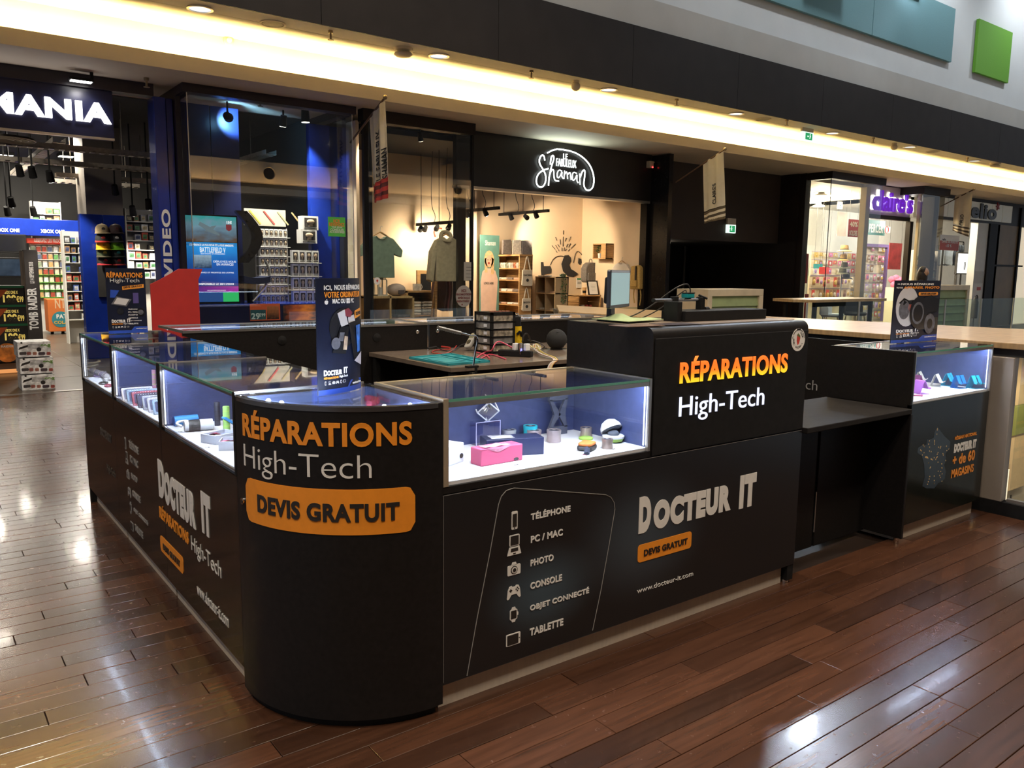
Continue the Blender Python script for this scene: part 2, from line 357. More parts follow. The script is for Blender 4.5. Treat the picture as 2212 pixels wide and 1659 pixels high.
# exit signs
gsign = mat('exit_green', (.02, .32, .12), .4, emit=(.03, .5, .18), es=.6); wsign = mat('exit_white', (.8, .85, .8), .4, emit=(.8, 1, .9), es=1.1)
def exitsign(x0, x1, z0, z1, y, lab, stem=None, flip=False):
    t = thing('exit_sign', lab, 'exit sign', ((x0+x1)/2, y, z0)); h = z1-z0; w_ = x1-x0
    B().box(x0, x1, y, y+.05, z0, z1).ob('housing', wsign, t, bevel=.004)
    B().box(x0+w_*.26, x1-w_*.12, y-.003, y, z0+h*.12, z1-h*.12).ob('green_panel', gsign, t)
    b = B(); cx = x0+w_*(.66 if not flip else .45); k = h*.5; zc = z0+h*.5; f = lambda a, c, d: V((cx+a*k, y-.003-d, zc+c*k))
    b.prism(circ(.08, .55, .13, 10), f, .003); b.prism([(-.12, .35), (.12, .4), (.18, .0), (-.02, -.1)], f, .003)
    b.prism([(-.0, -.05), (.16, .0), (.3, -.35), (.2, -.4), (.08, -.15), (-.1, -.5), (-.2, -.45)], f, .003); b.prism([(.1, .3), (.35, .1), (.3, .02), (.1, .15)], f, .003)
    b.ob('running_figure', wsign, t)
    b = B(); b.prism([(-1.1, 0), (-.8, .25), (-.8, .1), (-.4, .1), (-.4, -.1), (-.8, -.1), (-.8, -.25)], f, .003); b.ob('arrow', wsign, t)
    if stem: B().box(x0, x1, y+.005, y+.045, z1, stem).ob('bracket', fixm, t)
    return t
a = at(1733, 302, 'y', 6.45); c = at(1758, 268+16, 'y', 6.45)
exitsign(a.x, c.x, a.z, at(1745, 285, 'y', 6.45).z, 6.45, 'green and white exit sign hanging from the mall ceiling', 4.12)
# ---- roof over the kiosk (glazed and open to the evening sky farther right) with unseen high-bay lamps added as fill light
st(B().box(-12, 9, -8.4, 6.3, 9.0, 9.2), 'ceiling', mat('roof_white', (.5, .49, .47), .8, var=.03))
hb = em('fill_bay_lens', (1, .9, .76), 30)
for i, (x, y) in enumerate(((-4.5, -3.5), (-.5, -4.5), (3.5, -4), (-4.5, .5), (3, 1.5), (7, -2))):
    t = thing('fill_high_bay', ('added high-bay fill lamp under the roof far left behind the camera', 'added high-bay fill lamp under the roof right behind the camera', 'added high-bay fill lamp under the roof behind the camera to the right', 'added high-bay fill lamp under the roof left of the kiosk', 'added high-bay fill lamp under the roof above the kiosk', 'added high-bay fill lamp under the roof beside the glazed part')[i], 'ceiling light', (x, y, 8.5))
    B().lathe([(.28, 0), (.24, .15), (.1, .3), (.06, .4)], (x, y, 8.5), 20).ob('reflector', alu, t, smooth=True); B().cyl((x, y, 8.49), (x, y, 8.5), .25).ob('lens', hb, t); B().cyl((x, y, 8.9), (x, y, 9), .02).ob('rod', alu, t)
    lamp(t, 'SPOT', (x, y, 8.45), 1250, (1, .86, .70), (x, y+.4, 0), .25, 125, .5)
for i, (x, y, z) in enumerate(((14.93, 6.1, 6.9), (11.9, 5.6, 6.9))):
    t = thing('wall_projector', ('cold white wall projector high on the upper wall, the farther one', 'cold white wall projector high on the upper wall, the nearer one')[i], 'projector', (x, y, z)); B().box(x-.4, x+.4, y, y+.12, z, z+.4).ob('housing', blkm, t, bevel=.02); B().box(x-.38, x+.38, y-.01, y, z+.03, z+.37).ob('lens', em('projector_lens', (.75, .85, 1), 150), t); B().box(x-.04, x+.04, y+.12, 6.25, z+.1, z+.2).ob('arm', blkm, t)
    lamp(t, 'SPOT', (x, y-.05, z+.15), 500, (.75, .86, 1), (x-6, -2, 0), .2, 110, .6)
st(B().box(-8, 32, 4.3, 4.5, 8.8, 9.0), 'trim_16', upm)
for i in range(7):  # projectors added out of view to brighten the upper wall
    x = -1+i*4.2; t = thing('fill_wash_projector', '%s added wall-wash fill projector from the left on the roof beam' % ORD[i], 'projector', (x, 4.4, 8.6)); B().box(x-.15, x+.15, 4.3, 4.5, 8.6, 8.8).ob('housing', blkm, t, bevel=.02); B().box(x-.12, x+.12, 4.5, 4.505, 8.62, 8.78).ob('lens', em('fill_wash_lens', (.85, .92, 1), 12), t)
    lamp(t, 'SPOT', (x, 4.55, 8.6), 170+30*i, (.86, .93, 1), (x, 6.25, 6.3), .12, 120, .8)
# ---- opposite side of the mall (seen mirrored in the shop windows)
ow = st(B().box(-12, 34, -8.5, -8.4, 0, 11), 'wall_opposite', mat('opposite_dark_wall', (.03, .027, .026), .6, var=.2, scale=2))
st(B().box(-12, 34, -8.4, -8.0, 4.15, 4.8), 'trim_4', beige)
st(B().box(-12, 34, -8.0, -7.55, 3.75, 3.8).box(-12, 34, -7.6, -7.55, 3.8, 3.95), 'trim_5', beige)
t = thing('cove_light_strip', 'warm light strip along the opposite side of the mall', 'light strip', (0, -7.75, 3.8))
B().box(-12, 34, -7.8, -7.7, 3.8, 3.82).ob('tube', em('warm_tube_far', (1, .66, .3), 45), t)
for i in range(9):
    c = V((-6+i*3.6, -8.0, 4.45)); t = thing('air_nozzle', '%s round jet air nozzle from the left on the opposite bulkhead' % ORD[i], 'air vent', c, 'jet nozzles opposite')
    B().lathe([(.26, 0), (.27, .03), (.2, .05), (.18, .0)], c, 20, 'y').ob('collar', beige, t, smooth=True); B().lathe([(.18, .005), (.1, .03), (.001, .03)], c, 16, 'y').ob('jet', blkm, t, smooth=True)
# ---- lower level seen through the glass under the ledge
lf = mat('lower_floor', (.40, .33, .22), .4, var=.15)
st(B().box(4.1, 40, -12, 12, -4.05, -4.0), 'floor', lf)
st(B().box(4.02, 4.1, -8.4, 4.95, -4, -.06).box(4.1, 34, 4.95, 5.05, -4, -.06), 'wall_void', mat('void_wall', (.45, .40, .30), .8, var=.05))
olv = mat('olive_panel', (.20, .22, .05), .7, var=.08, scale=2); sand = mat('sand_panel', (.55, .42, .24), .7, var=.06, scale=2)
def slab_px(name, u0, v0, u1, v1, y, d, m, label, cat):
    x0, x1, z0, z1 = ry(u0, v0, u1, v1, y); return B().box(x0, x1, y, y+d, z0, z1).ob(name, m, label=label, cat=cat, bevel=.01)
slab_px('wall_panel', 2128, 752, 2225, 905, 4.85, .06, sand, 'sand-coloured wall panel of the lower floor seen through the glass', 'wall panel')
slab_px('wall_panel', 2152, 880, 2225, 942, 4.72, .1, olv, 'olive green wall panel of the lower floor seen through the glass', 'wall panel')
slab_px('wall_panel', 2140, 942, 2225, 1060, 4.8, .05, mat('pale_sand_panel', (.66, .50, .28), .7, var=.05), 'pale lower wall panel below the olive one', 'wall panel')
slab_px('wall_panel', 2118, 968, 2166, 1025, 4.6, .1, mat('mauve_panel', (.22, .17, .19), .7, var=.05), 'mauve rounded panel behind the lit lower totem', 'wall panel')
x0, x1, z0, z1 = ry(2135, 1005, 2180, 1090, 4.3); t = thing('lit_totem', 'lit advertising totem with dark sticks on the lower floor', 'advert', (x0, 4.3, -4))
B().box(x0, x1, 4.3, 4.55, -4, z1).ob('body', sand, t, bevel=.05)
B().box(x0+.25, x1-.1, 4.285, 4.3, -3.9, z1-.15).ob('lit_face', mat('totem_face', (.8, .75, .6), .5, emit=(1, .85, .6), es=.8), t)
b = B()
for k in range(5): b.box(x0+.42+k*.16, x0+.47+k*.16, 4.27, 4.285, -3.9, z1-.95+.22*(k % 3))
b.ob('stick', blkm, t)
B().prism(circ(x0+.5, z1-.5, .22), lambda a, c, d: V((a, 4.283-d, c)), .01).ob('round_mark', paper, t)
for i, x in enumerate((13, 18, 23)):  # lamps added only to light the lower level
    t = thing('lower_fill_lamp', ('added lower-floor fill lamp nearest the kiosk', 'middle added lower-floor fill lamp', 'farthest added lower-floor fill lamp')[i], 'ceiling light', (x, 3.2, -.3)); B().cyl((x, 3.2, -.3), (x, 3.2, -.34), .2).ob('disc', em('lower_fill_disc', (1, .85, .6), 4), t)
    lamp(t, 'SPOT', (x, 3.2, -.4), 260, (1, .82, .55), (x, 4.6, -3), .2, 130)

# ================================================================== THE KIOSK
R_ = .469; ZT = 1.05; ZB = .779; ZP = .09; ZS = .742
led = em('cold_led', (.64, .76, 1), 190)
cback = mat('case_back_laminate', (.050, .062, .15), .34, var=.12, scale=30, bump=.02)
cfloor = mat('case_floor_white', (.74, .75, .80), .5, var=.02)
plin = mat('plinth_beige_aluminium', (.50, .43, .35), .45, .15, var=.06, scale=8, stretch=(8, 8, 1))
inox = mat('case_trim_steel', (.55, .53, .50), .28, .9, var=.05)
goldt = mat('case_trim_champagne', (.60, .50, .36), .35, .7, var=.05)
# ---- the three display units of the long side (faces look towards -x)
D_ = [.035, 1.03, 2.0, 2.9]
labs = ('black display unit with lit glass case of speakers, next to the rounded corner', 'middle black display unit of the long side, phone cases in its lit glass case', 'far black display unit of the long side, bracelets and cables in its lit case')
for i in range(3):
    ya, yb = D_[i], D_[i+1]; t = thing('display_unit', labs[i], 'display case', (-R_/2, (ya+yb)/2, 0), 'glass display units of the kiosk')
    B().box(-R_+.018, -.0, ya+.004, yb-.004, ZP+.004, ZB-.03).ob('carcass', blk, t, bevel=.003)
    B().box(-R_, -R_+.018, ya+.002, yb-.002, ZP, ZB-.012).ob('front_panel', blkg, t, bevel=.002)
    B().box(-R_+.035, -.03, ya+.01, yb-.01, 0, ZP).ob('plinth', plin, t)
    B().box(-R_+.012, -.004, ya+.012, yb-.004, ZB-.03, ZB).ob('case_floor', cfloor, t)
    B().box(-.018, 0, ya+.004, yb-.004, ZB, ZT-.012).ob('back_panel', cback, t)
    if i < 2: B().box(-R_+.01, -.018, yb-.02, yb-.004, ZB, ZT-.012).ob('side_panel', cback, t)
    else:
        B().box(-R_+.014, -.018, yb-.010, yb-.004, ZB, ZT-.012).ob('end_glass', glz, t)
    for q, nm in ((ya+.002, 'post'), (yb-.022, 'post')):
        B().box(-R_-.001, -R_+.02, q, q+.02, ZB-.012, ZT).ob(nm, blkm, t)
    b = B().box(-R_+.001, -R_+.009, ya+.022, ya+.030, ZB, ZT-.01).box(-R_+.001, -R_+.009, yb-.030, yb-.022, ZB, ZT-.01).box(-R_+.001, -R_+.009, ya+.03, yb-.03, ZB, ZB+.006)
    b.ob('glass_frame', inox, t)
    B().box(-R_+.010, -R_+.015, ya+.03, yb-.03, ZB+.004, ZT-.016).ob('front_glass', glz, t)
    tg = B().box(-R_+.004, -.002, ya+.004, yb-.004, ZT-.008, ZT).ob('top_glass', glz, t)
    B().box(-R_+.001, -R_+.004, ya+.006, yb-.006, ZT-.008, ZT-.0005).ob('glass_edge', gedge, tg)
    B().box(-R_, -.0, yb-.014, yb-.001, ZT-.012, ZT+.003).ob('top_trim', inox, t); B().box(-R_, 0, ya+.001, ya+.008, ZT-.012, ZT+.002).ob('top_trim', inox, t)
    B().box(-R_+.016, -R_+.019, ya+.03, yb-.03, ZT-.024, ZT-.013).box(-R_+.019, -R_+.042, ya+.03, yb-.03, ZT-.016, ZT-.013).ob('led_rail', inox, t)
    B().box(-R_+.022, -R_+.036, ya+.04, yb-.04, ZT-.0195, ZT-.0165).ob('led_strip', led, t)
    b = B().box(-R_+.012, -R_+.016, yb-.034, yb-.031, ZB+.01, ZT-.03); b.ob('led_strip', em('led_side', (.72, .8, 1), 5), t)
    B().box(-.07, -.02, (ya+yb)/2-.02, (ya+yb)/2+.02, ZT-.05, ZT-.015).ob('lock_bracket', chrome, t)
    LU = t if i == 0 else LU
    if i == 0: U1 = t
    if i == 1: U2 = t
    if i == 2: U3 = t; B().box(-R_+.002, -R_+.04, yb-.05, yb-.012, 0, ZP).ob('leg', blkm, t)
# lettering on the long side (the faces at x = -R_)
xf = -R_
def C2(x, y): return 160+x/2.765, 850+y/2.765
def tx(s, a, b_, c, d, par, m, bold=0., **k):
    u0, v0 = C2(a, b_); u1, v1 = C2(c, d); return txtX(s, u0, v0, u1, v1, xf, par, m, bold, **k)
tx('D', 511, 612, 534, 414, U1, wvin, .075); tx('OCTEUR', 546, 654, 720, 602, U1, wvin, .075); tx('IT', 768, 826, 812, 620, U1, wvin, .075)
tx('RÉPARATIONS', 513, 738, 683, 815, U1, orange, .03)
tx('High-Tech', 705, 960, 878, 1012, U1, wvin, -.01)
p = at(*C2(520, 935), 'x', xf); q = at(*C2(652, 985), 'x', xf)
ct = at(*C2(517, 843), 'x', xf).z
B().prism(rrect(0, 0, p.y-q.y, ct-p.z, .02), planeX(p.y, p.z, xf), .002).ob('orange_badge', orange, U1)
tx('DEVIS GRATUIT', 537, 930, 636, 999, U1, ink, .03, th=.004)
tx('www.docteur-it.com', 738, 1195, 922, 1325, U1, wvin, -.005)
# service list with its icons, reused on both faces
def icons(fn, s, k, par, m):
    """k-th icon in a square of side s; fn maps (a,b,c)"""
    g = lambda a, c, d: fn(a*s, c*s, d); b = B(); e = B(); T_ = .002; dk = ink
    if k == 0: b.prism(rrect(.3, 0, .7, 1, .06), g, T_); e.prism(rrect(.36, .14, .64, .86, .01), g, .003); e.prism(circ(.5, .07, .04, 8), g, .003)
    elif k == 1:
        b.prism(rrect(.2, .45, .8, 1, .05), g, T_); e.prism(rrect(.26, .5, .74, .95, .01), g, .003); b.prism([(.08, 0), (.92, 0), (.8, .4), (.2, .4)], g, T_); e.prism([(.28, .18), (.72, .18), (.7, .34), (.3, .34)], g, .003); e.prism(rrect(.42, .05, .58, .1, .01), g, .003)
    elif k == 2:
        b.prism(rrect(.03, .12, .97, .72, .07), g, T_); b.prism([(.3, .7), (.38, .88), (.62, .88), (.7, .7)], g, T_); e.prism(circ(.5, .42, .24), g, .003); b.prism(circ(.5, .42, .19), g, .004); e.prism(circ(.5, .42, .12), g, .005)
    elif k == 3:
        b.prism([(.0, .12), (.06, .05), (.16, .1), (.32, .32), (.68, .32), (.84, .1), (.94, .05), (1, .12), (.94, .6), (.84, .82), (.66, .86), (.6, .78), (.4, .78), (.34, .86), (.16, .82), (.06, .6)], g, T_)
        e.prism(rrect(.16, .56, .36, .62, .005), g, .003); e.prism(rrect(.23, .49, .29, .69, .005), g, .003)
        for a, c in ((.74, .69), (.74, .5), (.65, .6), (.83, .6)): e.prism(circ(a, c, .045, 8), g, .003)
    elif k == 4: b.prism(rrect(.2, .15, .8, .85, .1), g, T_); b.prism([(.32, .85), (.68, .85), (.62, 1), (.38, 1)], g, T_); b.prism([(.32, .15), (.68, .15), (.62, 0), (.38, 0)], g, T_); b.prism(rrect(.8, .4, .88, .62, .02), g, T_); e.prism(rrect(.28, .24, .72, .78, .03), g, .003)
    else: b.prism(rrect(0, .15, 1, .85, .06), g, T_); e.prism(rrect(.07, .21, .85, .79, .02), g, .003); e.prism(circ(.925, .5, .035, 8), g, .003)
    o = b.ob('icon', m, par); e.ob('icon_detail', dk, o)
SERV = ('TÉLÉPHONE', 'PC / MAC', 'PHOTO', 'CONSOLE', 'OBJET CONNECTÉ', 'TABLETTE')
grv = mat('grey_vinyl', (.30, .29, .28), .4, var=.05)
L2 = [((330, 322), (384, 312)), ((337, 408), (382, 405)), ((344, 505), (377, 503)), ((351, 610), (396, 618)), ((358, 706), (442, 762)), ((366, 815), (412, 830))]
for k in range(6):
    (a, b_), (c, d) = L2[k]; tx(SERV[k], a, b_, c, d, U2, grv, .02)
    p = at(*C2(300+k*8, b_-10), 'x', xf); icons(planeX(p.y, p.z-.012, xf), .062, k, U2, grv)
tx('DOCTEUR IT', 160, 245, 222, 252, U3, mat('dim_vinyl', (.06, .055, .05), .4), .04); tx('High-Tech', 200, 470, 246, 465, U3, _M['dim_vinyl'], .0)
# ---- rounded corner unit
t = thing('corner_unit', 'rounded black corner unit with orange repair lettering and glass top', 'kiosk corner', (-.2, -.2, 0)); CU = t
RC = R_+.004
def arcw(r0, r1, z0, z1, a0=180, a1=270, n=30):
    b = B(); P = [(r1*cos(radians(a0+(a1-a0)*i/n)), r1*sin(radians(a0+(a1-a0)*i/n))) for i in range(n+1)] + [(r0*cos(radians(a1-(a1-a0)*i/n)), r0*sin(radians(a1-(a1-a0)*i/n))) for i in range(n+1)]
    m = len(P)//2; vs = [(x, y, z0) for x, y in P]+[(x, y, z1) for x, y in P]; N = len(P); fs = []
    for i in range(n): j = N-1-i; fs += [(i, i+1, j-1, j)[::-1], (i+N, i+1+N, j-1+N, j+N)]
    fs += [(i, (i+1) % N, N+(i+1) % N, N+i) for i in range(N)]
    return b.add(vs, fs)
arcw(RC-.02, RC, .028, 1.028).ob('curved_panel', blk, t, smooth=True)
arcw(RC-.05, RC-.018, 0, .03).ob('plinth', blkm, t, smooth=True)
arcw(RC-.022, RC+.002, 1.028, 1.043).ob('rim', mat('dark_steel', (.22, .21, .21), .25, .9), t, smooth=True)
B().box(-RC, 0, .0, .022, .03, 1.04).box(0, .018, -RC, .022, .03, 1.043).ob('end_cheek', blk, t)
P = [(0, 0)]+[(RC*cos(radians(180+90*i/24)), RC*sin(radians(180+90*i/24))) for i in range(25)]
B().prism(P, lambda a, c, d: V((a, c, 1.043+d)), .008).ob('top_glass', glz, t)
B().prism([(a*.955-.003, c*.955-.003) for a, c in P], lambda a, c, d: V((a, c, .995+d)), .008).ob('shelf', mat('corner_shelf', (.20, .25, .48), .3, var=.1), t)
b = B(); [b.ball((.40*cos(radians(a)), .40*sin(radians(a)), 1.03), .008, 8) for a in (190, 200, 250, 262)]
b.ob('led_spot', em('spot_led', (.8, .88, 1), 60), t)
arcw(RC-.03, RC-.021, 1.018, 1.025, 184, 266).ob('led_strip', led, t)
B().tube([(-.02, -.06, 1.0), (-.06, -.09, 1.015), (-.04, -.16, 1.012), (-.1, -.2, 1.012)], .012, 6, 2).ob('pink_cloth', mat('pink_tape', (.6, .08, .14), .6), t)
B().box(-RC+.03, -.006, -.007, -.002, 1.003, 1.04).ob('lining', mat('corner_shelf', (.2, .25, .48), .3), t); B().box(-.007, -.002, -RC+.03, -.008, 1.003, 1.04).ob('lining', _M['corner_shelf'], t)
def cyl_hit(u, v):
    d = FWD+RIGHT*((u-1106)/FPX)-UP*((v-829.5)/FPX); a = d.x**2+d.y**2; b = 2*(CAM.x*d.x+CAM.y*d.y); c = CAM.x**2+CAM.y**2-RC**2
    s = (-b-math.sqrt(max(0, b*b-4*a*c)))/(2*a); p = CAM+d*s; return math.atan2(p.y, p.x) % (2*pi), p.z
def C3(x, y): return 480+x/4.148, 780+y/4.148
def tcyl(s, p, q, z0, z1, m, bold, th=.002, lab=None):
    a0 = cyl_hit(*p)[0]; a1 = cyl_hit(*q)[0]
    text(s, lambda a, b_, c: V(((RC+c)*cos(a0+a/RC), (RC+c)*sin(a0+a/RC), z0+b_)), (a1-a0)*RC, z1-z0, CU, m, bold, th, label=lab)
zz = lambda x, y: cyl_hit(*C3(x, y))[1]
tcyl('RÉPARATIONS', C3(188, 600), C3(1700, 650), zz(1000, 768), zz(1000, 768)+(zz(1000, 558)-zz(1000, 768))*1.27, orange, .035)
tcyl('High-Tech', C3(200, 860), C3(1338, 950), zz(420, 1060), zz(560, 815), wvin, -.012)
a0 = cyl_hit(*C3(220, 1260))[0]; a1 = cyl_hit(*C3(1728, 1320))[0]; z0 = zz(1000, 1558); z1 = zz(1000, 1150)
b = B(); W_ = (a1-a0)*RC; n = 40; rr = .03; cols = []
for i in range(n+1):
    a = W_*i/n; e = 0
    if a < rr: e = rr-math.sqrt(rr*rr-(rr-a)**2)
    elif a > W_-rr: e = rr-math.sqrt(max(0, rr*rr-(a-W_+rr)**2))
    cols.append((a, e))
fn = lambda a, z, c: V(((RC+c)*cos(a0+a/RC), (RC+c)*sin(a0+a/RC), z))
vs = [fn(a, z0+e, h) for a, e in cols for h in (0, .002)]+[fn(a, z1-e, h) for a, e in cols for h in (0, .002)]; N = 2*(n+1); fs = []
for i in range(n): k = 2*i; fs += [(k+1, k+3, N+k+3, N+k+1), (k, N+k, N+k+2, k+2), (k, k+2, k+3, k+1), (N+k, N+k+1, N+k+3, N+k+2)]
b.add(vs, fs+[(0, 1, N+1, N), (N-2, N-1, 2*N-1, 2*N-2)]).ob('orange_badge', orange, t, smooth=True)
tcyl('DEVIS GRATUIT', C3(325, 1290), C3(1588, 1330), zz(960, 1440), zz(960, 1275), ink, .04, .004)
a_, z_ = cyl_hit(*C3(197, 1252)); c = V((RC*cos(a_), RC*sin(a_), z_)); nrm = V((cos(a_), sin(a_), 0))
B().cyl(c, c+nrm*.008, .011, n=16).ob('lock', chrome, t); B().cyl(c+nrm*.008, c+nrm*.0095, .006, n=12).ob('keyhole', ink, t)
# ---- front counter: lit case, sign tower
W_ = 1.99; TX = .972; yf = -R_
t = thing('front_counter', 'long black counter with lit glass case and glowing orange sign tower', 'counter', (1, -.25, 0)); FC = t
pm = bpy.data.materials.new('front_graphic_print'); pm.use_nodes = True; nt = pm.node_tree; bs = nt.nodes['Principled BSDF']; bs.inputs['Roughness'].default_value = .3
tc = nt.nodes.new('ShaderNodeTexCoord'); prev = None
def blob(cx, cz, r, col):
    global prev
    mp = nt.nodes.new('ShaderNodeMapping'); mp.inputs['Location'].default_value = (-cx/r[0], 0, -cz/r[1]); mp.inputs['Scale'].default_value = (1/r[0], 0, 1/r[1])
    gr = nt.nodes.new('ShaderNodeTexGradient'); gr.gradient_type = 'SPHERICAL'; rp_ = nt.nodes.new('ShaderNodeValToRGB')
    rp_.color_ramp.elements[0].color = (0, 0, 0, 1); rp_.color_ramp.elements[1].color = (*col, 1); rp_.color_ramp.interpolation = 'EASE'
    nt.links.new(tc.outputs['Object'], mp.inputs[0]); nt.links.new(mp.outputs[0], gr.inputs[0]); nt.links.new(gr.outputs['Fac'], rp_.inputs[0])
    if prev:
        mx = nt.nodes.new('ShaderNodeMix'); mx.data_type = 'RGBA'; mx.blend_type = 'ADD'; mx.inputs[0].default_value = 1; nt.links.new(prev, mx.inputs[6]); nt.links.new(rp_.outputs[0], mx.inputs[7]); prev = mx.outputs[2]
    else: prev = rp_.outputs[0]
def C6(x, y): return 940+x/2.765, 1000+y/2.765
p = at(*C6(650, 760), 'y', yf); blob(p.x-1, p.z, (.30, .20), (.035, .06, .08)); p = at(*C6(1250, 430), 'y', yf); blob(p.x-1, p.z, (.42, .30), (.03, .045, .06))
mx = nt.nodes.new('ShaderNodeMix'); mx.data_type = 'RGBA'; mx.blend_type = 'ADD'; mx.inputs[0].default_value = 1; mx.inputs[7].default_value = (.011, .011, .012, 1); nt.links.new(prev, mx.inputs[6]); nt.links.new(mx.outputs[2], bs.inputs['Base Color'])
B().box(.02, W_-.004, yf+.018, -.0, ZP+.004, ZS).ob('carcass', blk, t)
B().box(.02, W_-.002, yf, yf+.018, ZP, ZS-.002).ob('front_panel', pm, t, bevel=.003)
B().box(.02, W_-.06, yf+.03, -.03, 0, ZP).ob('plinth', plin, t)
B().box(W_-.05, W_-.004, yf+.004, yf+.06, .015, ZP+.004).ob('leg', blkm, t); B().cyl((W_-.03, yf+.03, 0), (W_-.03, yf+.03, .016), .02).ob('foot', chrome, t)
B().box(.02, TX, yf+.001, 0, ZS, ZB-.012).ob('rail', blk, t, bevel=.002)
B().box(.03, TX-.004, yf+.012, -.004, ZB-.014, ZB).ob('case_floor', cfloor, t)
B().box(.03, TX, -.02, 0, ZB, ZT-.012).ob('back_panel', cback, t)
B().box(.03, TX, -.024, .0, ZT-.012, ZT+.002).ob('back_trim', goldt, t)
B().box(.022, .042, yf-.001, yf+.016, ZB-.012, ZT+.002).box(.022, .034, yf+.016, 0, ZT-.014, ZT+.003).ob('frame', goldt, t)
B().box(TX-.016, TX-.004, yf-.001, yf+.014, ZB-.012, ZT+.002).box(TX-.014, TX-.004, yf+.014, 0, ZT-.014, ZT+.003).ob('frame', inox, t)
B().box(.022, .03, yf+.02, -.002, ZB, ZT-.014).ob('side_panel', cback, t)
B().box(.044, TX-.018, yf+.006, yf+.011, ZB+.002, ZT-.018).ob('front_glass', glz, t)
tg = B().box(.036, TX-.014, yf+.004, -.026, ZT-.008, ZT).ob('top_glass', glz, t); B().box(.04, TX-.016, yf+.0005, yf+.004, ZT-.009, ZT).ob('glass_edge', gedge, tg)
B().box(.044, TX-.018, yf+.0, yf+.014, ZT-.026, ZT-.010).box(.044, TX-.018, yf+.014, yf+.034, ZT-.016, ZT-.012).ob('led_rail', inox, t)
B().box(.06, TX-.03, yf+.016, yf+.030, ZT-.0195, ZT-.0165).ob('led_strip', led, t); B().box(TX-.024, TX-.020, yf+.016, yf+.020, ZB+.01, ZT-.03).ob('led_strip', em('led_side', (.72, .8, 1), 5), t)
B().box(TX-.19, TX-.13, -.03, -.02, ZT-.075, ZT-.018).ob('hinge_plate', chrome, t); B().box(TX-.006, TX+.0, yf+.02, -.02, ZB, ZT-.014).ob('side_panel', cback, t)
# tower
b = B(); rr = .035; n = 8; prof = [(0, ZS), (yf+.004, ZS)]
prof += [(yf+.004, 1.247-rr)]+[(yf+.004+rr-rr*cos(radians(90*i/n)), 1.247-rr+rr*sin(radians(90*i/n))) for i in range(1, n+1)]+[(0.04, 1.247), (.04, ZS)]
b.prism(prof[1:], lambda a, c, d: V((TX+d, a, c)), W_-TX); b.ob('tower_body', blk, t, smooth=True)
B().box(TX+.008, W_-.006, yf-.003, yf+.004, ZS+.004, 1.205).ob('sign_panel', blkm, t, bevel=.002)
B().prism([(a, c) for a, c in ((-.05, 1.2475), (yf+.06, 1.2475), (yf+.06, 1.2495), (-.05, 1.2495))], lambda a, c, d: V((TX+.03+d, a, c)), W_-TX-.06).ob('counter_mat', mat('brown_worktop', (.22, .17, .13), .4, var=.1), t)
b = B().box(.02, W_-.01, yf-.0008, yf-.0002, ZS-.004, ZS-.0025).box(.022, .0236, yf-.0008, yf-.0002, ZP+.01, ZS-.004); b.ob('pin_line', mat('pin_line_grey', (.22, .21, .2), .4), t)
# lettering of the front
def ty(s, a, b_, c, d, par, m, bold=0., C=C6, y=None, **k):
    u0, v0 = C(a, b_); u1, v1 = C(c, d); return txtY(s, u0, v0, u1, v1, yf if y is None else y, par, m, bold, **k)
for s, a, b_, c, d in (('TÉLÉPHONE', 570, 342, 807, 244), ('PC / MAC', 570, 478, 761, 392), ('PHOTO', 568, 618, 706, 543), ('CONSOLE', 567, 756, 756, 663), ('OBJET CONNECTÉ', 565, 893, 918, 738), ('TABLETTE', 563, 1034, 764, 926)):
    ty(s, a, b_, c, d, t, wvin, .03)
for k, (a, b_, sz) in enumerate(((473, 342, .064), (472, 488, .072), (470, 630, .060), (469, 766, .060), (467, 905, .054), (465, 1052, .062))):
    p = at(*C6(a, b_), 'y', yf); icons(planeY(p.x-sz/2, p.z-sz/2, yf), sz, k, t, wvin)
ty('D', 1212, 425, 1292, 190, t, wvin, .075); ty('OCTEUR', 1300, 402, 1770, 122, t, wvin, .075); ty('IT', 1812, 276, 1920, 55, t, wvin, .075)
p = at(*C6(1207, 598), 'y', yf); q = at(*C6(1531, 406), 'y', yf)
B().prism(rrect(0, 0, q.x-p.x, q.z-p.z, .014), planeY(p.x, p.z, yf), .002).ob('orange_badge', orange, t)
ty('DEVIS GRATUIT', 1244, 556, 1504, 446, t, ink, .03, th=.004)
ty('www.docteur-it.com', 1204, 780, 1540, 645, t, wvin, -.005)
pts = [at(*C6(a, b_), 'y', yf-.001) for a, b_ in ((190, 1272), (250, 930), (330, 520), (378, 250), (395, 200), (425, 165), (470, 150), (700, 166), (1020, 190), (1050, 205), (1068, 235), (1074, 275), (1040, 480), (990, 760), (940, 1000))]
B().tube(pts, .0016, 4).ob('outline', mat('outline_grey', (.3, .29, .27), .4), t)
# tower signs (backlit)
om = bpy.data.materials.new('backlit_orange'); om.cycles.emission_sampling = 'NONE'; om.use_nodes = True; nt = om.node_tree; bs = nt.nodes['Principled BSDF']; tc = nt.nodes.new('ShaderNodeTexCoord'); sp = nt.nodes.new('ShaderNodeSeparateXYZ'); rp_ = nt.nodes.new('ShaderNodeValToRGB')
nt.links.new(tc.outputs['Generated'], sp.inputs[0]); nt.links.new(sp.outputs['Z'], rp_.inputs[0]); cr = rp_.color_ramp; cr.elements[0].color = (1, .62, .02, 1); cr.elements[1].color = (1, .30, .05, 1); e = cr.elements.new(.4); e.color = (1, .17, .012, 1); e = cr.elements.new(.7); e.color = (1, .14, .015, 1)
nt.links.new(rp_.outputs[0], bs.inputs['Emission Color']); bs.inputs['Emission Strength'].default_value = 1.35; bs.inputs['Base Color'].default_value = (.3, .08, .01, 1)
def C7(x, y): return 1380+x/4.6075, 640+y/4.6075
